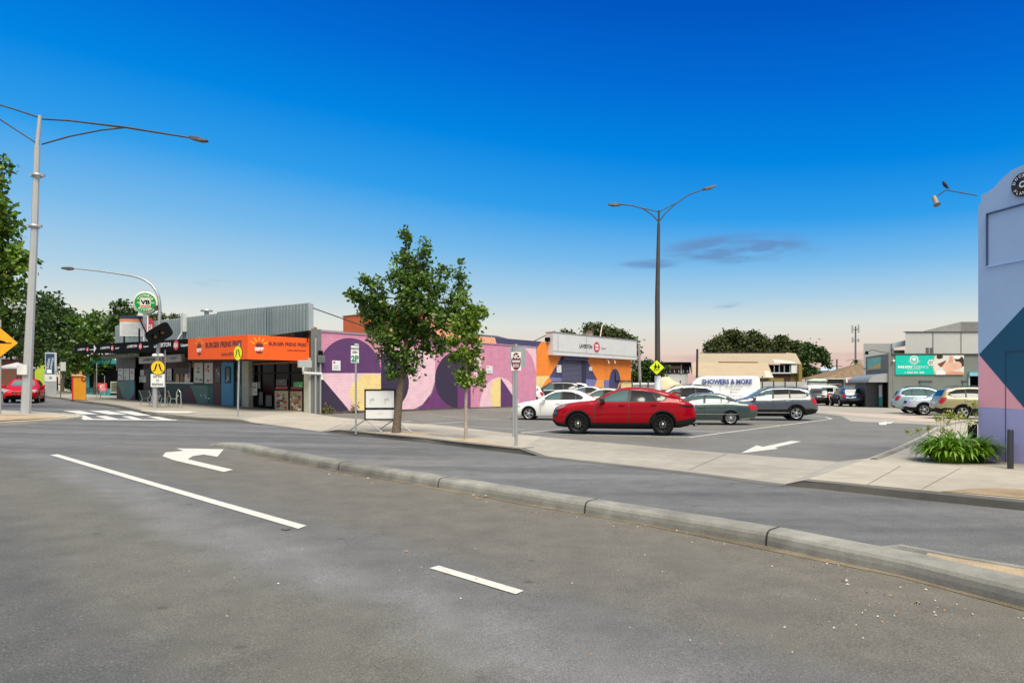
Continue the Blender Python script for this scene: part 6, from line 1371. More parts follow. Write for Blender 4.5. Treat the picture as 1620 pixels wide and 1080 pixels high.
    def proj(name_, poly, mat, axis, off=.006, par=None, step=.09, flipx=False, cut_=None):
        """poly in (s,z) for sides 'L','R'; in (y,z) for 'F','B'; in (s,y) for 'T'."""
        bm = bmesh.new(); vs_ = [bm.verts.new((p[0], p[1], 0)) for p in poly]; bm.faces.new(vs_)
        xs_ = [p[0] for p in poly]; ys_ = [p[1] for p in poly]
        for lo, hi, no, ix in ((min(xs_), max(xs_), (1, 0, 0), 0), (min(ys_), max(ys_), (0, 1, 0), 1)):
            q = lo+step
            while q < hi-.01:
                co = (q, 0, 0) if ix == 0 else (0, q, 0); bmesh.ops.bisect_plane(bm, geom=bm.verts[:]+bm.edges[:]+bm.faces[:], plane_co=co, plane_no=no, dist=1e-5); q += step
        bad = []
        for v in bm.verts:
            a, c = v.co.x, v.co.y
            if axis in 'LR': sg_ = 1 if axis == 'L' else -1; o = (L/2-a, sg_*3, c); d = (0, -sg_, 0)
            elif axis == 'F': o = (L, a, c); d = (-1, 0, 0)
            elif axis == 'B': o = (-L, a, c); d = (1, 0, 0)
            else: o = (L/2-a, c, 4); d = (0, 0, -1)
            h, nn_ = hit(o, d)
            if h is None: bad.append(v); continue
            if nn_.dot(Vector(d)) > 0: nn_ = -nn_
            v.co = h+nn_*off
        bmesh.ops.delete(bm, geom=bad, context='VERTS')
        if not bm.faces: bm.free(); return None
        ctr = Vector((0, 0, R_+.3)); bm.normal_update()
        dd = {'L': Vector((0, 1, 0)), 'R': Vector((0, -1, 0)), 'F': Vector((1, 0, 0)), 'B': Vector((-1, 0, 0)), 'T': Vector((0, 0, 1))}[axis]
        for f in bm.faces:
            if f.normal.dot(dd) < 0: f.normal_flip()
        bb = MB(); bb.addbm(bm, mat, True); return bb.build(name_, par or t)
    def rnd(p): return p
    for ax in 'LR':
        if sp.get('dlo'): proj('window_trim', sp['dlo'], sp.get('trim', plastic), ax, .003)
        for i, wpoly in enumerate(sp['side']): proj('side_window', wpoly, glass_t if i == 0 or sp.get('clear') else glass_d, ax, .007)
    proj('windscreen', sp['ws'], glass_t, 'F', .006, step=.12); 
    if sp.get('rw'): proj('rear_window', sp['rw'], glass_d, 'B', .008, step=.12)
    for ax in 'LR':
        if 'hl' in sp: proj('headlight', sp['hl'], sp.get('hlm', headl), ax, .014, step=.05)
        if 'tl' in sp: proj('taillight', sp['tl'], sp.get('tlm', taill), ax, .008, step=.05)
        for a in sp.get('lines', []):     # panel gaps
            (s0, z0), (s1, z1) = a; d = Vector((s1-s0, z1-z0)).normalized(); w = Vector((-d.y, d.x))*.011
            proj('door_seam', [(s0+w.x, z0+w.y), (s0-w.x, z0-w.y), (s1-w.x, z1-w.y), (s1+w.x, z1+w.y)], plastic, ax, .002, step=.12)
        for a in sp.get('strips', []): proj('side_trim', a[0], a[1], ax, .014, step=.05)
        for x in ((sp['fo'], sp['fo']+sp['wb']) if cl else ()):
            for i in range(10):
                a0 = R(-4)+R(188)*i/10; a1 = R(-4)+R(188)*(i+1)/10; r0, r1 = AR*.985, AR+.055
                proj('arch_trim', [(x+r0*math.cos(a0), R_+r0*math.sin(a0)), (x+r1*math.cos(a0), R_+r1*math.sin(a0)), (x+r1*math.cos(a1), R_+r1*math.sin(a1)), (x+r0*math.cos(a1), R_+r0*math.sin(a1))], sp.get('cladmat', cladm), ax, .008, step=.5) if detail and i == -1 else None
            pts_o = [(x+(AR+.055)*math.cos(R(-4)+R(188)*i/18), R_+(AR+.055)*math.sin(R(-4)+R(188)*i/18)) for i in range(19)]; pts_i = [(x+AR*.985*math.cos(R(-4)+R(188)*i/18), R_+AR*.985*math.sin(R(-4)+R(188)*i/18)) for i in range(19)]
            bb = MB(); vv = []
            for po, pi in zip(pts_o, pts_i):
                for q in (pi, po):
                    sg_ = 1 if ax == 'L' else -1; h, nn_ = hit((L/2-q[0], sg_*3, q[1]), (0, -sg_, 0)); vv.append(tuple(h+Vector((0, sg_*.016, 0))) if h else (L/2-q[0], sg_*Wd*.97, q[1]))
            bb.add(vv, [(2*i, 2*i+1, 2*i+3, 2*i+2) for i in range(18)], sp.get('cladmat', cladm), False); bb.build('arch_trim', t)
        for hs, hz in sp.get('handles', []):
            sg_ = 1 if ax == 'L' else -1; h, _n = hit((L/2-hs, sg_*3, hz), (0, -sg_, 0))
            if h: bb = MB(); bb.box((h.x-.1, min(h.y, h.y+sg_*.035), hz-.014), (h.x+.1, max(h.y, h.y+sg_*.035), hz+.018), sp.get('hm', pm), .01); bb.build('door_handle', t)
        ms, mz = sp['mirror']; sg_ = 1 if ax == 'L' else -1; h, _n = hit((L/2-ms, sg_*3, mz), (0, -sg_, 0))
        if h:
            bb = MB(); y0 = h.y; bb.box((h.x-.06, min(y0, y0+sg_*.14), mz-.01), (h.x, max(y0, y0+sg_*.14), mz+.02), plastic)
            yy = sorted((y0+sg_*.09, y0+sg_*.27)); bb.box((h.x-.05, yy[0], mz-.02), (h.x+.12, yy[1], mz+.14), sp.get('mm', pm), .045); bb.build('mirror', t)
    for a in sp.get('front', []): proj(a[0], a[1], a[2], 'F', .008, step=.1)
    for a in sp.get('back', []): proj(a[0], a[1], a[2], 'B', .009, step=.1)
    m1, m2 = wheel_meshes(R_, sp.get('rim', 'v10'))
    for x in (xf, xr):
        for sy in (-1, 1):
            o = bpy.data.objects.new('wheel', m1); COL.objects.link(o); o.parent = t; o.location = (x, sy*(Wd-.125), R_); o.rotation_euler = (0, random.random()*6, 0 if sy < 0 else math.pi)
            o2 = bpy.data.objects.new('rim', m2); COL.objects.link(o2); o2.parent = o
    if sp.get('rails'):
        for sy in (-1, 1):
            s0, s1 = sp['rails']; pts = []
            for i in range(8):
                s = s0+(s1-s0)*i/7; T = interp(top, s); B = interp(belt, s); y = (.945*Wd-sp.get('tumble', .42)*(T-B-.09)-.08); pts.append((L/2-s, sy*y, T-.02+(.07 if 0 < i < 7 else 0)))
            bb = MB(); bb.tube(pts, .016, sp.get('railm', plastic), 6); bb.build('roof_rail', t)
    # number plate
    bb = MB(); pz = sp.get('plate', .75); h, nn_ = hit((-L, 0, pz), (1, 0, 0))
    if h: bb.box((h.x-.03, -.19, pz-.06), (h.x-.008, .19, pz+.06), white); bb.build('number_plate', t)
    # dark underside
    bb = MB(); bb.box((xr-.1, -Wd*.7, .20), (xf+.1, Wd*.7, interp(zbt, L/2)+.05), whl_void); bb.build('underbody', t)
    return t
def place(px, py, heading, sp, wheel='r', side='L', off=0):
    """ground position of the car from where its near-side tyre touches the ground"""
    p = gp(px, py, off); x = (sp['L']/2-sp['fo'])-(sp['wb'] if wheel == 'r' else 0); y = (1 if side == 'L' else -1)*(sp['W']/2-.06)
    c, s = math.cos(heading), math.sin(heading); q = Vector((p.x-(x*c-y*s), p.y-(x*s+y*c))); return (q.x, q.y, G(q.x, q.y)+.006)
HD = R(170)
# --- red coupe SUV
red = M('paint_carmine', (.27, .000, .006), .35, 0, var=.02, coat=.55, spec=.0)
S1 = dict(rows=2, L=4.93, W=1.98, fo=.90, wb=2.93, R=.385, clad=1, rim='black', tumble=.46, plate=.95,
  top=[(0, .74), (.03, .90), (.12, .985), (.45, 1.08), (.9, 1.145), (1.38, 1.20), (1.75, 1.375), (2.1, 1.54), (2.4, 1.635), (2.75, 1.675), (3.2, 1.655), (3.7, 1.575), (4.1, 1.475), (4.35, 1.385), (4.62, 1.19), (4.80, 1.12), (4.90, 1.04), (4.93, .92)],
  belt=[(0, .70), (.2, .88), (.8, 1.02), (1.4, 1.105), (2.5, 1.125), (3.6, 1.16), (4.3, 1.16), (4.8, 1.06), (4.93, .88)],
  zb=[(0, .40), (.15, .28), (.5, .24), (4.3, .26), (4.7, .33), (4.93, .45)],
  plan=[(0, .74), (.08, .85), (.25, .93), (.6, .975), (1.0, .985), (1.6, .955), (3.2, .965), (3.9, 1.0), (4.4, .985), (4.7, .93), (4.88, .85), (4.93, .78)],
  dlo=[(1.50, 1.14), (1.72, 1.28), (2.06, 1.45), (2.35, 1.545), (2.7, 1.575), (3.2, 1.545), (3.65, 1.46), (3.93, 1.345), (3.98, 1.28), (3.88, 1.20), (3.5, 1.165)],
  side=[[(1.62, 1.165), (1.80, 1.29), (2.10, 1.44), (2.38, 1.53), (2.66, 1.555), (2.60, 1.175)], [(2.72, 1.175), (2.77, 1.555), (3.15, 1.53), (3.48, 1.465), (3.62, 1.18)], [(3.66, 1.20), (3.55, 1.445), (3.75, 1.385), (3.91, 1.31), (3.92, 1.27), (3.84, 1.215)]],
  ws=[(-.68, 1.24), (.68, 1.24), (.56, 1.58), (-.56, 1.58)], rw=[(-.60, 1.24), (.60, 1.24), (.50, 1.42), (-.50, 1.42)],
  hl=[(.10, .93), (.20, .965), (.46, 1.045), (.50, 1.03), (.40, .95), (.22, .885), (.12, .86)], tl=[(4.35, 1.06), (4.93, 1.04), (4.93, .965), (4.55, .985)],
  tlm=M('dark_tail_strip', (.02, .004, .005), .2), hlm=M('smoked_lamp', (.16, .17, .18), .1, .2, var=.5, scale=18), mirror=(1.78, 1.17), mm=plastic, handles=[(2.42, 1.04), (3.52, 1.06)],
  lines=[((1.50, .42), (1.46, 1.1)), ((2.66, .36), (2.68, 1.15)), ((3.62, .80), (3.70, 1.16)), ((1.60, .355), (3.25, .355)), ((3.62, .80), (3.42, .42))],
  strips=[([(1.35, .43), (3.35, .43), (3.35, .27), (1.35, .27)], cladm), ([(4.28, .50), (4.93, .62), (4.93, .30), (4.28, .28)], cladm), ([(0, .42), (.5, .38), (.5, .24), (0, .24)], cladm),
          ([(.02, .84), (.16, .85), (.2, .66), (.03, .62)], M('grille_black', (.012, .012, .013), .4)), ([(.03, .80), (.15, .81), (.15, .795), (.03, .785)], chrome), ([(.03, .74), (.16, .75), (.16, .735), (.03, .725)], chrome)],
  front=[('grille', [(-.6, .60), (.6, .60), (.66, .84), (-.66, .84)], MATS.get('grille_black', black))], back=[('tail_strip', [(-.7, 1.0), (.7, 1.0), (.7, 1.045), (-.7, 1.045)], M('tail_red', (.4, .01, .01), .2))])
loc = place(1048.5, 689.0, HD, S1)
t = car('bright red coupe SUV with black wheels parked nearest on the bay line', 'car', loc, HD, S1, red)
# black arches of the red car
b = MB(); b.tube([(-2.44, .62, .36), (-2.50, .70, .36)], .05, chrome, 10); b.tube([(-2.44, .50, .36), (-2.50, .55, .36)], .05, chrome, 10); b.build('exhaust_tip', t)
b = MB(); b.add([(-1.72, -.62, 1.515), (-1.72, .62, 1.515), (-2.05, .62, 1.46), (-2.05, -.62, 1.46), (-1.72, -.62, 1.45), (-1.72, .62, 1.45), (-2.05, .60, 1.43), (-2.05, -.60, 1.43)], [(0, 3, 2, 1), (4, 5, 6, 7), (0, 1, 5, 4), (1, 2, 6, 5), (2, 3, 7, 6), (3, 0, 4, 7)], red); b.build('roof_spoiler', t)
# --- sedans and SUVs
def sedan(L=4.75, H_=1.46, W_=1.80, fo=.92, wb=2.75, Rw=.325, rim='v10', clad=0, coupe=0, **kw):
    h = H_/1.46; bt = .93*h
    d = dict(L=L, W=W_, fo=fo, wb=wb, R=Rw, clad=clad, rim=rim, plate=.78,
      top=[(0, .58), (.04, .70), (.15, .76), (.6, .86*h), (1.15, .95*h), (1.55, 1.08*h), (1.95, 1.29*h), (2.25, 1.41*h), (2.7, 1.46*h), (3.15, 1.44*h), (3.55, (1.34+.03*coupe)*h), (4.0, (1.10+.08*coupe)*h), (4.25, (1.03+.03*coupe)*h), (L-.12, .98*h), (L-.02, .86), (L, .78)],
      belt=[(0, .55), (.2, .70), (1.2, .88*h), (2.4, .93*h), (3.6, .96*h), (L-.4, .93*h), (L, .72)], zb=[(0, .38), (.15, .24), (.6, .19), (L-.7, .20), (L-.1, .30), (L, .42)],
      dlo=[(1.55, bt+.02), (1.98, 1.23*h), (2.3, 1.335*h), (2.7, 1.37*h), (3.1, 1.35*h), (3.5, 1.22*h), (3.72, 1.08*h), (3.62, bt+.06)],
      side=[[(1.68, bt+.04), (2.02, 1.21*h), (2.32, 1.315*h), (2.56, 1.345*h), (2.52, bt+.05)], [(2.62, bt+.05), (2.66, 1.345*h), (3.05, 1.325*h), (3.28, 1.25*h), (3.28, bt+.06)], [(3.33, bt+.06), (3.33, 1.235*h), (3.48, 1.18*h), (3.63, 1.07*h), (3.55, bt+.08)]],
      ws=[(-.62, 1.0*h), (.62, 1.0*h), (.5, 1.36*h), (-.5, 1.36*h)], rw=[(-.6, 1.10*h), (.6, 1.10*h), (.5, 1.37*h), (-.5, 1.37*h)],
      hl=[(.06, .72), (.45, .76), (.5, .70), (.12, .62)], tl=[(L-.42, .90), (L, .90), (L, .68), (L-.30, .68)], mirror=(1.72, bt), handles=[(2.42, .80*h), (3.28, .82*h)],
      lines=[((1.52, .3), (1.50, bt)), ((2.57, .25), (2.58, bt)), ((3.42, .62), (3.5, bt)), ((3.42, .62), (3.28, .3))], front=[('grille', [(-.4, .5), (.4, .5), (.4, .64), (-.4, .64)], black)])
    d.update(kw); return d
def suv(L=4.6, H_=1.68, W_=1.86, fo=.88, wb=2.68, Rw=.36, rim='v10', clad=1, wagon=0, **kw):
    h = H_/1.68; bt = 1.06*h; q = L/4.6
    d = dict(L=L, W=W_, fo=fo, wb=wb, R=Rw, clad=clad, rim=rim, plate=.85, tumble=.36,
      top=[(0, .72), (.04, .86), (.15, .94), (.6, 1.02*h), (1.1, 1.10*h), (1.42, 1.20*h), (1.8, 1.42*h), (2.1, 1.57*h), (2.5, 1.66*h), (3.0, 1.68*h), (3.7*q, 1.65*h), (4.15*q, 1.58*h), (L-.30, 1.44*h), (L-.14, 1.16*h), (L-.04, .98*h), (L, .82)],
      belt=[(0, .68), (.2, .86), (1.1, 1.03*h), (2.4, 1.06*h), (3.6*q, 1.10*h), (L-.3, 1.10*h), (L, .80)], zb=[(0, .44), (.15, .30), (.6, .25), (L-.7, .26), (L-.1, .36), (L, .46)],
      dlo=[(1.45, bt+.02), (1.80, 1.30*h), (2.15, 1.49*h), (2.55, 1.57*h), (3.2, 1.585*h), (3.75*q, 1.55*h), (4.1*q, 1.40*h), (4.18*q, 1.22*h), (3.9*q, bt+.06)],
      side=[[(1.60, bt+.04), (1.86, 1.29*h), (2.18, 1.465*h), (2.52, 1.545*h), (2.46, bt+.04)], [(2.56, bt+.04), (2.60, 1.55*h), (3.28, 1.56*h), (3.30, bt+.05)], [(3.38, bt+.06), (3.36, 1.55*h), (3.72*q, 1.52*h), (4.03*q, 1.38*h), (4.06*q, 1.22*h), (3.85*q, bt+.09)]],
      ws=[(-.66, 1.24*h), (.66, 1.24*h), (.55, 1.56*h), (-.55, 1.56*h)], rw=[(-.62, 1.20*h), (.62, 1.20*h), (.54, 1.50*h), (-.54, 1.50*h)],
      hl=[(.05, .90*h), (.40, .96*h), (.50, .92*h), (.15, .80*h)], tl=[(L-.40, 1.12*h), (L, 1.10*h), (L, .82*h), (L-.18, .80*h)], mirror=(1.62, bt), handles=[(2.32, .95*h), (3.2, .97*h)],
      lines=[((1.45, .35), (1.42, bt)), ((2.50, .3), (2.51, bt)), ((3.34*q, .75), (3.42*q, bt)), ((3.34*q, .75), (3.18*q, .35))], rails=(2.0, L-.6), front=[('grille', [(-.45, .64), (.45, .64), (.5, .86), (-.5, .86)], black)])
    d.update(kw); return d
wp = paint('paint_white', (.78, .78, .76), 0, .3); gp1 = paint('paint_green_grey', (.055, .085, .075), .5, .3); gp2 = paint('paint_steel_grey', (.13, .145, .16), .7, .3); sil = paint('paint_silver', (.55, .59, .63), .4, .3)
blk_ = paint('paint_black', (.010, .010, .012), .2, .25); blu = paint('paint_dark_blue', (.02, .05, .10), .4, .25); mist = paint('paint_mist_blue', (.33, .45, .48), .5, .3); olive = paint('paint_olive_gold', (.34, .30, .14), .4, .35); crm = paint('paint_cream', (.70, .63, .45), 0, .4)
A_ = sedan(L=4.85, H_=1.56, W_=1.86, Rw=.345, wb=2.80, rim='v10', coupe=1, tl=[(4.5, .90), (4.85, .90), (4.85, .72), (4.6, .72)])
car('white sedan with alloy wheels partly hidden behind the red SUV bonnet', 'car', place(836.5, 664.0, HD, A_, 'f'), HD, A_, wp)
B_ = sedan(clear=1, L=4.86, H_=1.44, W_=1.80, Rw=.315, rim='mesh', wb=2.79, strips=[([(1.2, .50), (4.0, .50), (4.0, .47), (1.2, .47)], M('side_moulding', (.2, .24, .23), .4)), ([(1.15, .24), (3.4, .24), (3.4, .17), (1.15, .17)], M('sill_silver', (.30, .36, .34), .4)), ([(4.1, .30), (4.86, .36), (4.86, .28), (4.1, .22)], M('sill_silver', (.30, .36, .34), .4))])
B_['strips'][1] = (B_['strips'][1][0], MATS['sill_silver']); B_['strips'][2] = (B_['strips'][2][0], MATS['sill_silver'])
car('dark green older sedan with mesh wheels behind the tail of the red SUV', 'car', place(1156, 672.3, HD, B_), HD, B_, gp1)
C_ = suv(L=4.7, H_=1.69, W_=1.88, Rw=.37, rim='v10', wb=2.71, clad=1, fo=.93, strips=[([(1.4, .42), (3.3, .42), (3.3, .38), (1.4, .38)], chrome)])
car('steel grey SUV with silver wheels parked behind the green sedan', 'car', place(1259.8, 665.2, HD, C_), HD, C_, gp2)
# white SUV behind the red one, light car nose, van
D_ = suv(L=4.75, H_=1.78, W_=1.88, Rw=.37)
p = atd(1078, 606, 37.5); car('white SUV showing roof and side windows just above the red SUV tail', 'car', (p.x-.2, 37.8, .01), HD, D_, wp)
E_ = sedan(L=4.5, H_=1.62, W_=1.80, Rw=.33)
p = atd(1124, 610, 43); car('white hatchback facing right in front of the lettered white van', 'car', (p.x, 43, .01), R(-20), E_, wp)
F_ = sedan(L=4.5, H_=1.56); p = atd(926, 608, 50); car('small pale silver car farthest back by the purple roller door', 'car', (p.x, 52, G(p.x, 52)), R(165), F_, sil)
p = atd(950, 612, 44); car('cream car whose roof shows between the white sedan and the red SUV', 'car', (p.x, 44, G(p.x, 44)), R(165), sedan(L=4.6, H_=1.50), crm)
p = atd(884, 604, 58.5); car('black wagon standing at the orange wall beside the mural corner', 'car', (p.x-.5, 58.5, G(p.x, 58.5)), R(176), suv(L=4.9, H_=1.92, W_=1.95, Rw=.39, wb=2.9), blk_)
p = atd(848, 620, 55); car('white car whose tail shows at the end of the pink mural wall', 'car', (p.x-1.6, 54.3, G(p.x, 54.3)), R(178), suv(L=4.4, H_=1.62), wp)
p = atd(904, 607, 61); car('white car behind the black wagon near the roller door', 'car', (p.x-.3, 63, G(p.x, 63)), R(170), suv(L=4.5, H_=1.9), wp)
p = atd(1012, 609, 60); car('pale hatchback in the far row by the scrubby tree left of the lamp post', 'car', (p.x, 60, .01), R(172), sedan(L=4.2, H_=1.55), wp)
p = atd(1062, 609, 56); car('grey hatchback in the far row just right of the dark lamp post', 'car', (p.x, 56, .01), R(172), sedan(L=4.3, H_=1.56), gp2)
# right-hand side of the car park
G_ = suv(L=4.5, H_=1.62, Rw=.36); p = gp(1298, 641.5); car('black SUV seen from behind with white number plate before the ladder van', 'car', (p.x+.8, p.y+2.3, .01), R(68), G_, blk_)
H_s = suv(L=4.6, H_=1.70, W_=1.88, Rw=.37); p = gp(1351, 643.5); car('dark blue SUV seen from behind beside the grey corrugated porch', 'car', (p.x+.4, p.y+2.3, .01), R(80), H_s, blu)
I_ = suv(clear=1, L=4.33, H_=1.73, W_=1.80, Rw=.345, wb=2.63, fo=.80, rim='five', clad=0); hi = R(-22)
car('mist blue SUV with roof rails facing right in front of the grey shop', 'car', place(1415, 652.5, hi, I_, 'r', 'R') if 0 else place(1440, 654.2, hi, I_, 'r', 'R'), hi, I_, mist)
J_ = suv(L=4.55, H_=1.66, W_=1.84, Rw=.36, rim='v10'); car('silver SUV with dark grille and headlight facing left beside the mist blue one', 'car', place(1462, 657, R(160), J_, 'f'), R(160), J_, sil)
K_ = suv(L=4.6, H_=1.72, W_=1.84, Rw=.36, wb=2.65, rim='five', fo=.85); hi = R(-14)
car('olive gold SUV facing right half hidden by the painted building', 'car', place(1523, 663.3, hi, K_, 'r', 'R'), hi, K_, olive)
# vans
def van(label, loc, heading, L, H_, W_, pm, windows=True, text=None, ladder=False, name='parked_van'):
    h = H_; d = dict(L=L, W=W_, fo=.95, wb=L*.60, R=.35, clad=0, rim='steel', plate=.9, tumble=.10,
      top=[(0, .75), (.05, .95), (.3, 1.08), (.75, 1.25), (1.1, 1.55), (1.6, h*.86), (2.0, h*.97), (2.6, h), (L-.5, h), (L-.12, h*.985), (L-.03, h*.93), (L, h*.5)],
      belt=[(0, .7), (.4, 1.0), (.9, 1.15), (L-.2, 1.18), (L, .9)], zb=[(0, .42), (.2, .28), (L-.3, .30), (L, .45)],
      plan=[(0, .75), (.15, .88), (.5, .96), (1, 1), (L-.2, 1), (L-.05, .97), (L, .93)],
      side=[[(.98, 1.22), (1.35, 1.52), (1.62, min(h*.80, 1.85)), (2.05, min(h*.82, 1.9)), (2.05, 1.2)]]+([[(2.3, 1.25), (2.3, h*.85), (3.5, h*.85), (3.5, 1.25)]] if windows else []),
      ws=[(-.75, 1.35), (.75, 1.35), (.68, min(h*.84, 2.0)), (-.68, min(h*.84, 2.0))], rw=[(-.7, 1.3), (-.08, 1.3), (-.08, h*.82), (-.7, h*.82)] if windows else None, hl=[(.06, .95), (.4, 1.08), (.45, .95), (.12, .8)],
      tl=[(L-.15, 1.3), (L, 1.3), (L, .9), (L-.15, .9)], mirror=(1.25, 1.2), lines=[((1.0, .4), (.98, 1.15)), ((2.15, .35), (2.15, h*.9)), ((3.4, .4), (3.4, h*.92))], handles=[(2.0, 1.05)], mm=plastic)
    t = car(label, 'van', loc, heading, d, pm, 'cars in the car park', name)
    return t, d
p = atd(1130, 600, 51)
vt, vd = van('white high roofed van lettered in dark blue behind the parked cars', (p.x, 51, .01), R(170), 6.2, 2.52, 1.98, wp, windows=False)
b = MB(); vb = M('van_blue', (.035, .07, .27), .5); b.x = Matrix.Rotation(R(180), 4, 'Z'); y = -1.0
b.text('SHOWERS & MORE', (.78, 2.10), vb, w=3.45, h=.36, y=-.965, bold=.045)
for i, s_ in enumerate(('Shower Screens', 'Splash Backs', 'Mirrors', 'Regrouting & Sealing')): b.text(s_, (1.35-(0 if i % 2 else .1), 1.74-.20*i), MATS['grey_print'], h=.13, y=-1.01, bold=.02)
b.build('lettering', vt)
p = atd(1309, 610, 74); vt, vd = van('white van with roof ladder rack behind the black SUV', (p.x, 74, .01), R(4), 5.0, 1.98, 1.75, wp, windows=True)
b = MB()
for sy in (-.6, .6): b.tube([(-2.2, sy, 2.08), (1.2, sy, 2.08)], .04, galv, 6)
for i in range(6): b.tube([(-2.2+.68*i, -.6, 2.08), (-2.2+.68*i, .6, 2.08)], .03, galv, 5); b.tube([(-2.2+.68*i, -.6, 2.08), (-2.2+.68*i, -.6, 1.9)], .03, galv, 5)
b.build('ladder_rack', vt)
# red car on the road at the left
rd2 = M('paint_bright_red', (.50, .006, .010), .4, 0, var=.02, coat=.4, spec=.0); M_ = sedan(L=4.5, H_=1.47, W_=1.80, Rw=.32, wb=2.65, rim='v10', hl=[(.04, .74), (.45, .80), (.5, .70), (.10, .60)])
p = gp(6, 637.0); car('bright red hatchback driving towards the crossing behind the pale street light', 'car', (p.x+.15, p.y+1.6, G(p.x, p.y+1.6)+.006), R(-62), M_, rd2, None, 'car')
# ================================================================ TREES AND PLANTS
rng = np.random.default_rng(5)
def leaves_mesh(name, pts, size, mat, parent, droop=.3, var=.35, ell=.62):
    n = len(pts); pts = np.asarray(pts)
    a = rng.uniform(0, 2*np.pi, n); el = rng.normal(-droop, .55, n); d = np.stack([np.cos(a)*np.cos(el), np.sin(a)*np.cos(el), np.sin(el)], 1)
    r = rng.normal(size=(n, 3)); s = np.cross(d, r); s /= np.linalg.norm(s, axis=1)[:, None]+1e-9; nn = np.cross(d, s)
    L = (size*rng.uniform(1-var, 1+var, n))[:, None]; w = L*ell*.5
    v = np.stack([pts, pts+d*L*.35+s*w+nn*L*.06, pts+d*L*.75+s*w*.75, pts+d*L-nn*L*.08, pts+d*L*.75-s*w*.75, pts+d*L*.35-s*w+nn*L*.06], 1).reshape(-1, 3)
    me = bpy.data.meshes.new(name); me.vertices.add(6*n); me.vertices.foreach_set('co', v.astype(np.float32).ravel())
    me.loops.add(6*n); me.loops.foreach_set('vertex_index', np.arange(6*n, dtype=np.int32)); me.polygons.add(n)
    me.polygons.foreach_set('loop_start', np.arange(0, 6*n, 6, dtype=np.int32)); me.polygons.foreach_set('loop_total', np.full(n, 6, dtype=np.int32)) if hasattr(me.polygons[0], 'loop_total') else None
    me.update(calc_edges=True); me.validate(); me.materials.append(mat); o = bpy.data.objects.new(name, me); COL.objects.link(o); o.parent = parent; return o
def tree(label, base, trunk, lobes, nleaf, size, lmat, bmat=None, r0=.15, group=None, name='tree', twig=True, clump=.32, per=26, cat='tree', droop=.3):
    """base: world point; trunk: list of (x,y,z,r) relative; lobes: (x,y,z,rx,ry,rz,weight) relative ellipsoids of foliage."""
    t = thing(name, label, cat, base, 0, group); b = MB(); bmat = bmat or bark
    b.tube([p[:3] for p in trunk], [p[3] for p in trunk], bmat, 10); fork = Vector(trunk[-1][:3]); low = Vector(trunk[-2][:3]); P_ = []
    wt = sum(l[6]*l[3]*l[4]*l[5] for l in lobes)
    for l in lobes:
        c = Vector(l[:3]); rx, ry, rz = l[3:6]; st = low.lerp(fork, random.uniform(.3, 1)); mid = st.lerp(c, .5)+Vector((0, 0, -.08*(c-st).length*random.random()))+Vector((random.uniform(-.1, .1)*rx, 0, 0))
        rr = max(.012, r0*.28*min(1, (rx+rz)/2)); endp = c+Vector((0, 0, rz*.35))
        b.tube([st, mid, c, endp], [rr*1.3, rr, rr*.6, rr*.2], bmat, 6)
        nc = max(5, int(nleaf/per*l[6]*rx*ry*rz/wt))
        for k in range(int(3+2*(rx+rz)/max(.2, clump*2)) if rx > clump*.8 else 1):      # sprigs that break the outline
            a_ = random.uniform(0, 6.28); el = random.uniform(-.3, 1.5); e = random.uniform(1.02, 1.42); cc = np.array([c.x+rx*e*math.cos(a_)*math.cos(el), c.y+ry*e*math.sin(a_)*math.cos(el), c.z+rz*e*math.sin(el)])
            P_.append(cc+rng.normal(size=(max(3, per//3), 3))*clump*.42)
            b.tube([tuple(c), tuple(cc)], [rr*.3+.004, .004], bmat, 3, cap=False)
        for k in range(nc):
            u = rng.normal(size=3); u /= np.linalg.norm(u); q = rng.uniform(.15, 1)**.45
            cc = np.array([c.x+u[0]*rx*q, c.y+u[1]*ry*q, c.z+u[2]*rz*q])
            if twig and k % 3 == 0: b.tube([mid.lerp(endp, random.uniform(.2, .9)), tuple(cc)], [rr*.3+.004, .004], bmat, 3, cap=False)
            m = max(3, int(rng.normal(per, per*.35))); P_.append(cc+rng.normal(size=(m, 3))*clump*rng.uniform(.55, 1.1)*np.array([1, 1, .8]))
    b.build('trunk', t); leaves_mesh('crown', np.concatenate(P_), size, lmat, t, droop); return t
lm1 = leaf_mat('leaf_green', (.022, .058, .008), (.135, .245, .035), (.32, .44, .09), .34, .30)
lm2 = leaf_mat('leaf_bright', (.07, .16, .015), (.23, .34, .04), (.38, .46, .08), .40, .4)
lm3 = leaf_mat('leaf_dark', (.015, .042, .008), (.065, .12, .02), (.13, .20, .04), .25, .4)
lm4 = leaf_mat('leaf_olive', (.030, .050, .010), (.11, .13, .035), None, .15, .6)
lm5 = leaf_mat('leaf_left_bright', (.03, .085, .008), (.19, .31, .03), (.32, .42, .06), .35, .4)
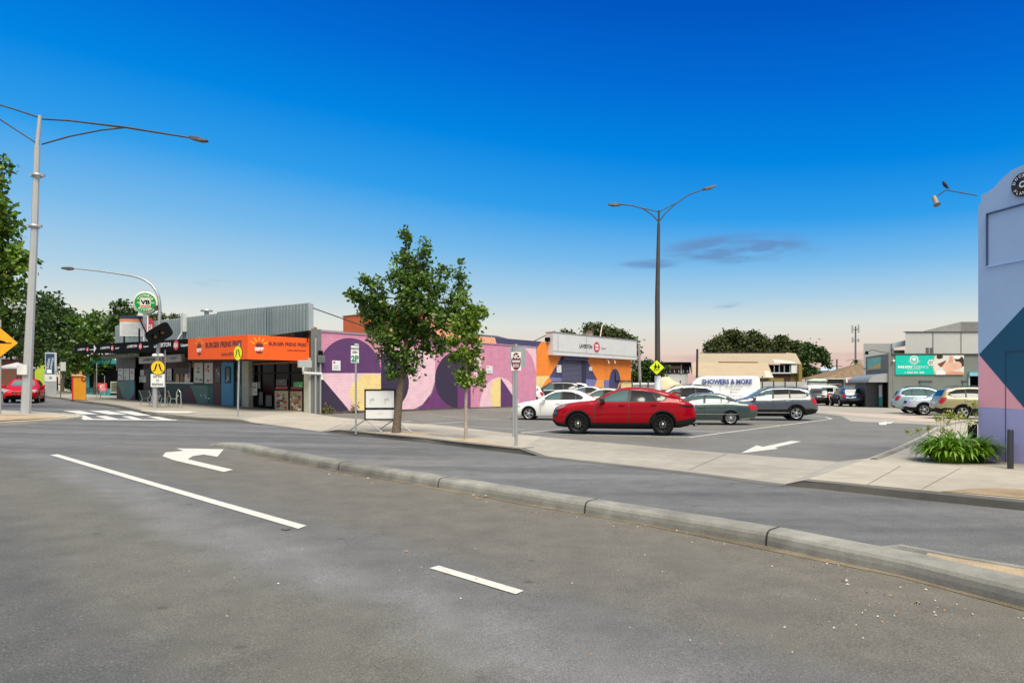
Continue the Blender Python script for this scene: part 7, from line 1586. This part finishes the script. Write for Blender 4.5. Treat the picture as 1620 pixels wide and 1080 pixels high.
# main street tree, nearest
p = gp(627, 684, .12); D = p.y; k = D/F
def lp(px, py, dy, rx, ry, w=1.0, rd=None): return ((px-627)*k, dy, (684-py)*k, rx*k, (rd or (rx+ry)/2)*k, ry*k, w)
tr = [(0, 0, -.05, .205), (.02, 0, .3, .165), (.10, .0, 1.2, .145), (.22, .02, 2.0, .13), (.30, .02, 2.6, .12), (.36, .0, 3.4, .09), (.38, 0, 4.6, .05)]
tr = [(x*1.0, y, z, r*.80) for x, y, z, r in tr]
lobes = [lp(642, 378, 0, 8, 20, 1.2), lp(640, 415, .1, 18, 24), lp(672, 398, -.2, 9, 20), lp(652, 450, 0, 30, 34), lp(668, 430, .3, 20, 28), lp(700, 432, .3, 13, 14), lp(690, 458, -.2, 18, 22),
         lp(558, 465, 0, 7, 7, 1.2), lp(566, 478, 0, 9, 8), lp(582, 452, -.3, 12, 12), lp(585, 475, .2, 20, 18), lp(600, 468, -.4, 18, 24), lp(602, 500, .2, 26, 24), lp(576, 494, .1, 12, 10), lp(612, 535, -.2, 30, 24), lp(592, 520, .3, 16, 14),
         lp(640, 500, 0, 30, 30), lp(660, 530, .3, 34, 30), lp(684, 500, -.3, 26, 26), lp(727, 432, .1, 8, 18), lp(733, 455, .1, 14, 16), lp(720, 478, -.1, 18, 18), lp(708, 505, .2, 20, 22), lp(735, 500, .1, 12, 12), lp(690, 545, .1, 24, 18),
         lp(640, 565, -.1, 32, 18), lp(612, 565, .1, 18, 12), lp(648, 588, .1, 20, 9), lp(622, 590, -.1, 8, 6, .8), lp(625, 440, -.2, 12, 22), lp(655, 480, -.5, 24, 26)]
tree('full grown leafy street tree with upright branches standing beside the sales board', tuple(p), tr, [(l[0], l[1], l[2], l[3]*.76, l[4]*.76, l[5]*.90, l[6]) for l in lobes], 10000, .125, lm1, r0=.17, clump=.115, per=22)
# thin young tree
p = gp(737, 694, .1); D = p.y; k = D/F
def lp(px, py, dy, rx, ry, w=1.0, rd=None): return ((px-737)*k, dy, (694-py)*k, rx*k, (rd or (rx+ry)/2)*k, ry*k, w)
tr = [(0, 0, -.05, .055), (.0, 0, .9, .05), (.02, 0, 1.7, .045), (0, 0, 2.6, .03), (.05, 0, 4.0, .015)]
lobes = [lp(744, 498, 0, 9, 16), lp(752, 515, .1, 9, 8), lp(768, 498, 0, 4, 6, 1.3), lp(762, 488, .1, 6, 6), lp(730, 520, .1, 14, 10), lp(748, 536, 0, 12, 9), lp(716, 540, -.1, 10, 8), lp(756, 555, .1, 9, 8), lp(735, 560, -.1, 12, 9), lp(716, 566, .1, 9, 6), lp(745, 580, .1, 9, 9), lp(730, 592, 0, 9, 8), lp(742, 606, 0, 8, 7), lp(732, 608, -.1, 7, 5),
         lp(762, 602, 0, 7, 4), lp(765, 590, 0, 3, 4), lp(733, 470, 0, 5, 10), lp(720, 505, .1, 7, 8)]
tree('thin young street tree with bright yellow green leaves right of the big tree', tuple(p), tr, [(l[0]*.85, l[1]*.85, l[2], l[3]*.78, l[4]*.78, l[5]*.9, l[6]) for l in lobes], 2800, .118, lm2, M('pale_bark', (.36, .30, .25), .9, var=.3, scale=14), r0=.05, clump=.10, per=14)
# near tree at the left edge
D = 33; k = D/F; x0 = (-40-CX)*k; zg = G(x0, D)
def la(px, py, dy, rx, ry, w=1.0): q = atd(px-30, py, D); return (q.x-x0, dy, q.z-zg, rx*k, (rx+ry)/2*k, ry*k, w)
lobes = [la(-5, 235, 0, 14, 22), la(0, 260, 1, 16, 26), la(-5, 300, 0, 26, 30), la(10, 320, -.5, 24, 26), la(-20, 340, .6, 40, 40), la(20, 352, .5, 22, 18), la(0, 385, -.6, 36, 30), la(-40, 400, .5, 40, 50), la(30, 408, .6, 26, 20), la(56, 402, .2, 10, 10), la(58, 425, 0, 10, 10), la(10, 430, -.7, 38, 28), la(30, 455, .3, 28, 20), la(5, 475, .2, 30, 16), la(-50, 320, 0, 30, 50), la(-30, 480, .5, 30, 30), la(-20, 270, .5, 18, 40)]
tree('large bright green tree filling the upper left edge behind the pale street light', (x0, D, zg), [(0, 0, -.1, .28), (.1, 0, 2, .22), (.3, 0, 4.5, .18), (.3, 0, 7, .1)], lobes, 12000, .26, lm5, r0=.25, clump=.34, per=24, group=None)
# street trees further back
def treeat(label, px, base_py, D, lobes_px, n, size, lm, clump, group, r0=.16, per=20, trunk_top=None, z0=None):
    k = D/F; x0 = (px-CX)*k; zg = G(x0, D) if z0 is None else z0
    lob = [((a-px)*k, dy, (H-(c-HY)*k)-zg, rx*k, (rx+ry)/2*k, ry*k, 1.0) for a, c, dy, rx, ry in lobes_px]
    zt = trunk_top or max(1.5, min(sorted(l[2]-l[5] for l in lob)[len(lob)//3]+.6, max(l[2] for l in lob)-1.2))
    return tree(label, (x0, D, zg), [(0, 0, -.1, r0), (.05, 0, zt*.5, r0*.8), (0, 0, zt, r0*.6), (.05, 0, zt+.5, r0*.25)], lob, n, size, lm, r0=r0, clump=clump, per=per, group=group)
gS = 'dark green street trees beyond the crossing'
treeat('dark street tree directly behind the pale lamp post', 30, 625, 62, [(20, 490, 0, 26, 22), (45, 478, 1, 20, 18), (10, 520, -1, 30, 26), (50, 515, 0, 30, 28), (20, 550, 1, 36, 20), (60, 548, -1, 26, 20), (-25, 540, 0, 30, 40), (-15, 500, 0, 25, 25)], 5200, .34, lm3, .38, gS)
treeat('dark street tree with curved trunk visible right of the totem sign', 99, 617.8, 72, [(85, 478, 0, 12, 14), (62, 495, 1, 22, 22), (90, 505, 0, 26, 24), (70, 540, -1, 30, 26), (100, 540, 0, 30, 26), (62, 565, 0, 20, 14), (92, 570, 0, 22, 12)], 5200, .36, lm3, .40, gS)
treeat('mid green street tree rising above the left end of the black fascia', 150, 620, 66, [(122, 515, 0, 16, 14), (150, 508, 0, 20, 14), (135, 535, 1, 28, 18), (165, 530, -1, 24, 16), (120, 560, 0, 22, 14), (150, 575, 0, 30, 14), (115, 585, 0, 18, 8), (175, 510, 0, 10, 10)], 4600, .34, lm1, .38, gS)
treeat('sparse street tree poking above the parapet beside the round beer sign', 196, 620, 62, [(182, 487, 0, 5, 7), (192, 480, 0, 6, 4), (190, 500, 0, 10, 9), (202, 490, 0, 6, 9), (212, 500, 0, 5, 6), (180, 515, 0, 10, 10), (195, 520, 0, 14, 12)], 900, .34, lm3, .28, gS, per=10)
treeat('bushy shrub beneath the street trees beside the cream wall', 112, 622, 74, [(108, 606, 0, 6, 7), (113, 609, 0, 5, 5)], 500, .3, lm3, .25, None, r0=.04, trunk_top=.6)
treeat('olive tree glimpsed above the corrugated parapet left of the lamp', 247, 620, 95, [(240, 503, 0, 9, 3), (252, 501, 0, 8, 4), (276, 504, 0, 8, 4.5)], 900, .3, lm4, .35, None)
# gum trees and dense trees behind the sheds
gB = 'large trees behind the tan shed and warehouse'
treeat('dense rounded olive tree showing above the white warehouse fascia', 955, 610, 92, [(940, 522, 0, 14, 8), (935, 532, 0, 12, 9), (955, 527, 1, 18, 10), (972, 532, 0, 16, 8), (990, 538, 0, 14, 6), (965, 537, 1, 30, 7), (894, 526.5, 0, 5, 2.5), (902, 528, 0, 5, 2)], 14000, .36, lm4, .40, gB, r0=.4)
treeat('scrubby dark tree between the orange warehouse and the timber pole', 1012, 612, 86, [(1003, 545, 0, 5, 9), (1008, 556, 0, 6, 6), (1003, 575, 0, 6, 7), (1016, 580, 0, 13, 8), (1028, 576, 0, 8, 6), (1010, 596, 0, 16, 12), (1034, 590, 0, 14, 14), (1052, 582, 0, 6, 6), (1024, 604, 0, 16, 8), (1048, 598, 0, 7, 8)], 4200, .30, lm3, .30, gB, r0=.16)
gu = M('gum_bark', (.28, .24, .20), .9, var=.3)
treeat('broad crowned dark tree at the left of the group behind the tan shed', 1160, 608, 118, [(1128, 549, 0, 11, 7), (1142, 541, 0, 12, 7), (1160, 530, 0, 14, 6), (1170, 537, 0, 10, 7), (1158, 550, 1, 16, 8), (1140, 555, 0, 20, 6), (1178, 548, 0, 12, 10)], 15000, .38, lm4, .42, gB, r0=.5)
treeat('taller dark tree with small top tuft in the middle of the group behind the shed', 1198, 608, 114, [(1191, 529, 0, 7, 4), (1185, 541, 0, 10, 6), (1200, 540, 0, 12, 7), (1210, 548, 0, 12, 8), (1192, 553, 0, 18, 7), (1222, 552, 0, 10, 7)], 13000, .38, lm4, .40, gB, r0=.5)
treeat('airy eucalyptus with pale trunk behind the right end of the tan shed', 1246, 608, 110, [(1233, 540, 0, 9, 7), (1240, 534, 0, 6, 4), (1250, 545, 0, 10, 7), (1262, 547, 0, 7, 6), (1240, 555, 0, 14, 8), (1262, 560, 0, 9, 10), (1250, 570, 0, 14, 9)], 4600, .40, lm4, .34, gB, r0=.4)
treeat('dark leaning tree just right of the shed mustard wall', 1276, 606, 100, [(1278, 550, 0, 7, 6), (1286, 552, 0, 5, 5), (1276, 564, 0, 8, 8), (1290, 565, 0, 7, 6), (1272, 580, 0, 6, 10), (1284, 590, 0, 12, 8), (1300, 556, 0, 6, 5), (1304, 568, 0, 6, 8), (1308, 576, 0, 4, 5)], 4200, .36, lm3, .30, gB, r0=.35)
# palm tree by the tower
c = atd(1354, 606, 110); t = thing('palm_tree', 'small palm tree at the foot of the telecom tower', 'palm tree', (c.x, 110, 0)); zc = H-(572-HY)*110/F
b = MB(); b.tube([(0, 0, 0), (0, 0, zc)], [.3, .2], gu, 8); b.build('trunk', t); b = MB()
for i in range(18):
    a = i*2*math.pi/18+.2; u = random.uniform(.1, .9); pts = [(0, 0, zc)]
    for q in (.4, .8, 1.2, 1.6): pts.append((q*math.cos(a), q*math.sin(a), zc+u*q-.55*q*q*.8))
    for j in range(4):
        w = .16*(1-j*.2); n = Vector((-math.sin(a), math.cos(a), 0))*w; p0, p1 = Vector(pts[j]), Vector(pts[j+1]); b.add([p0+n, p0-n, p1-n*.8, p1+n*.8], [(0, 1, 2, 3)], lm3)
b.build('crown', t)
# agapanthus clump at the corner of the painted building
p = gp(1517, 733, .1); D = p.y; k = D/F; t = thing('agapanthus_clump', 'lush strappy green agapanthus clump at the foot of the painted building', 'plant', tuple(p))
ag = leaf_mat('strap_leaf', (.05, .15, .010), (.24, .42, .03), (.46, .56, .09), .25, .33); vs = []; fs = []
for i in range(1500):
    a = random.uniform(0, 2*math.pi); r = math.sqrt(random.random()); bx = r*math.cos(a)*.42+.10; by = r*math.sin(a)*.32+.32
    if random.random() < .25: bx = random.uniform(-.32, .50); by = random.uniform(-.05, .2)
    dirn = math.atan2(by-.2+random.uniform(-.45, .45), bx*1.1+random.uniform(-.5, .5)); L_ = random.uniform(.62, .95)*(1.08-.3*r); el = random.uniform(1.0, 1.55); w = random.uniform(.016, .027)
    d = Vector((math.cos(dirn), math.sin(dirn), 0)); s = Vector((-d.y, d.x, 0)); q = Vector((bx, by, 0)); e = el; seg = 7; o = len(vs)
    for j in range(seg+1):
        ww = w*(1 if j < 5 else [1, .75, .15][j-5]); vs += [tuple(q+s*ww), tuple(q-s*ww)]
        q = q+(d*math.cos(e)+Vector((0, 0, 1))*math.sin(e))*L_/seg; e -= random.uniform(.10, .48)*(.5+.22*j)
        if q.z < .02: q.z = .02
    for j in range(seg): fs.append((o+2*j, o+2*j+1, o+2*j+3, o+2*j+2))
me = bpy.data.meshes.new('leaves'); me.from_pydata(vs, [], fs); me.materials.append(ag); me.polygons.foreach_set('use_smooth', [True]*len(fs)); o = bpy.data.objects.new('leaves', me); COL.objects.link(o); o.parent = t
seedh = leaf_mat('seed_head', (.25, .30, .06), (.48, .50, .13), None, .2, .8)
heads = [(1438, 683), (1452, 681), (1468, 678), (1480, 660), (1494, 655), (1503, 654), (1500, 666), (1512, 662), (1523, 658), (1534, 668), (1545, 655), (1541, 640), (1548, 668), (1495, 682), (1506, 684), (1488, 663)]
for i, (hx, hy) in enumerate(heads):
    Y_ = D+random.uniform(.2, .8); q = atd(hx, hy, Y_)-p; rx = .06 if hx < 1475 else .085; b = MB(); b.tube([(q.x*.55, q.y, .1), (q.x*.75, q.y, q.z*.6), tuple(q)], .0035, seedh, 4); b.build('flower_stem', t)
    leaves_mesh('seed_head', np.array(q)+rng.normal(size=(46, 3))*rx*.42, .05, seedh, t, droop=-.2, ell=.5)
# timber stumps behind the clump
b = MB()
t = thing('timber_bollard', 'dark timber stumps half hidden behind the agapanthus flowers', 'bollard', (0, 0, 0)); tb = M('charred_timber', (.03, .025, .02), .9)
for (px, py) in ((1535, 673), (1542, 671)):
    q = atd(px, py, 16.6); b.tube([(q.x, q.y, .05), (q.x, q.y, q.z)], .055, tb, 10)
b.build('stump', t)
# weeds along the mural foot
b = MB(); wl = leaf_mat('weed_leaf', (.10, .10, .03), (.22, .17, .06), None, .2, .8)
pts = []
for px in (512, 516, 521, 560, 563):
    q = FM.px(px, 655, -.15); w = FM.w(q[0], -.15); n_ = 40; pts.append(np.array([w[0], w[1], G(*w)+.2])+rng.normal(size=(n_, 3))*np.array([.12, .12, .14]))
struct(leaves_mesh('weeds', np.concatenate(pts), .12, wl, None), 'stuff')
for m_ in MATS.values(): pass
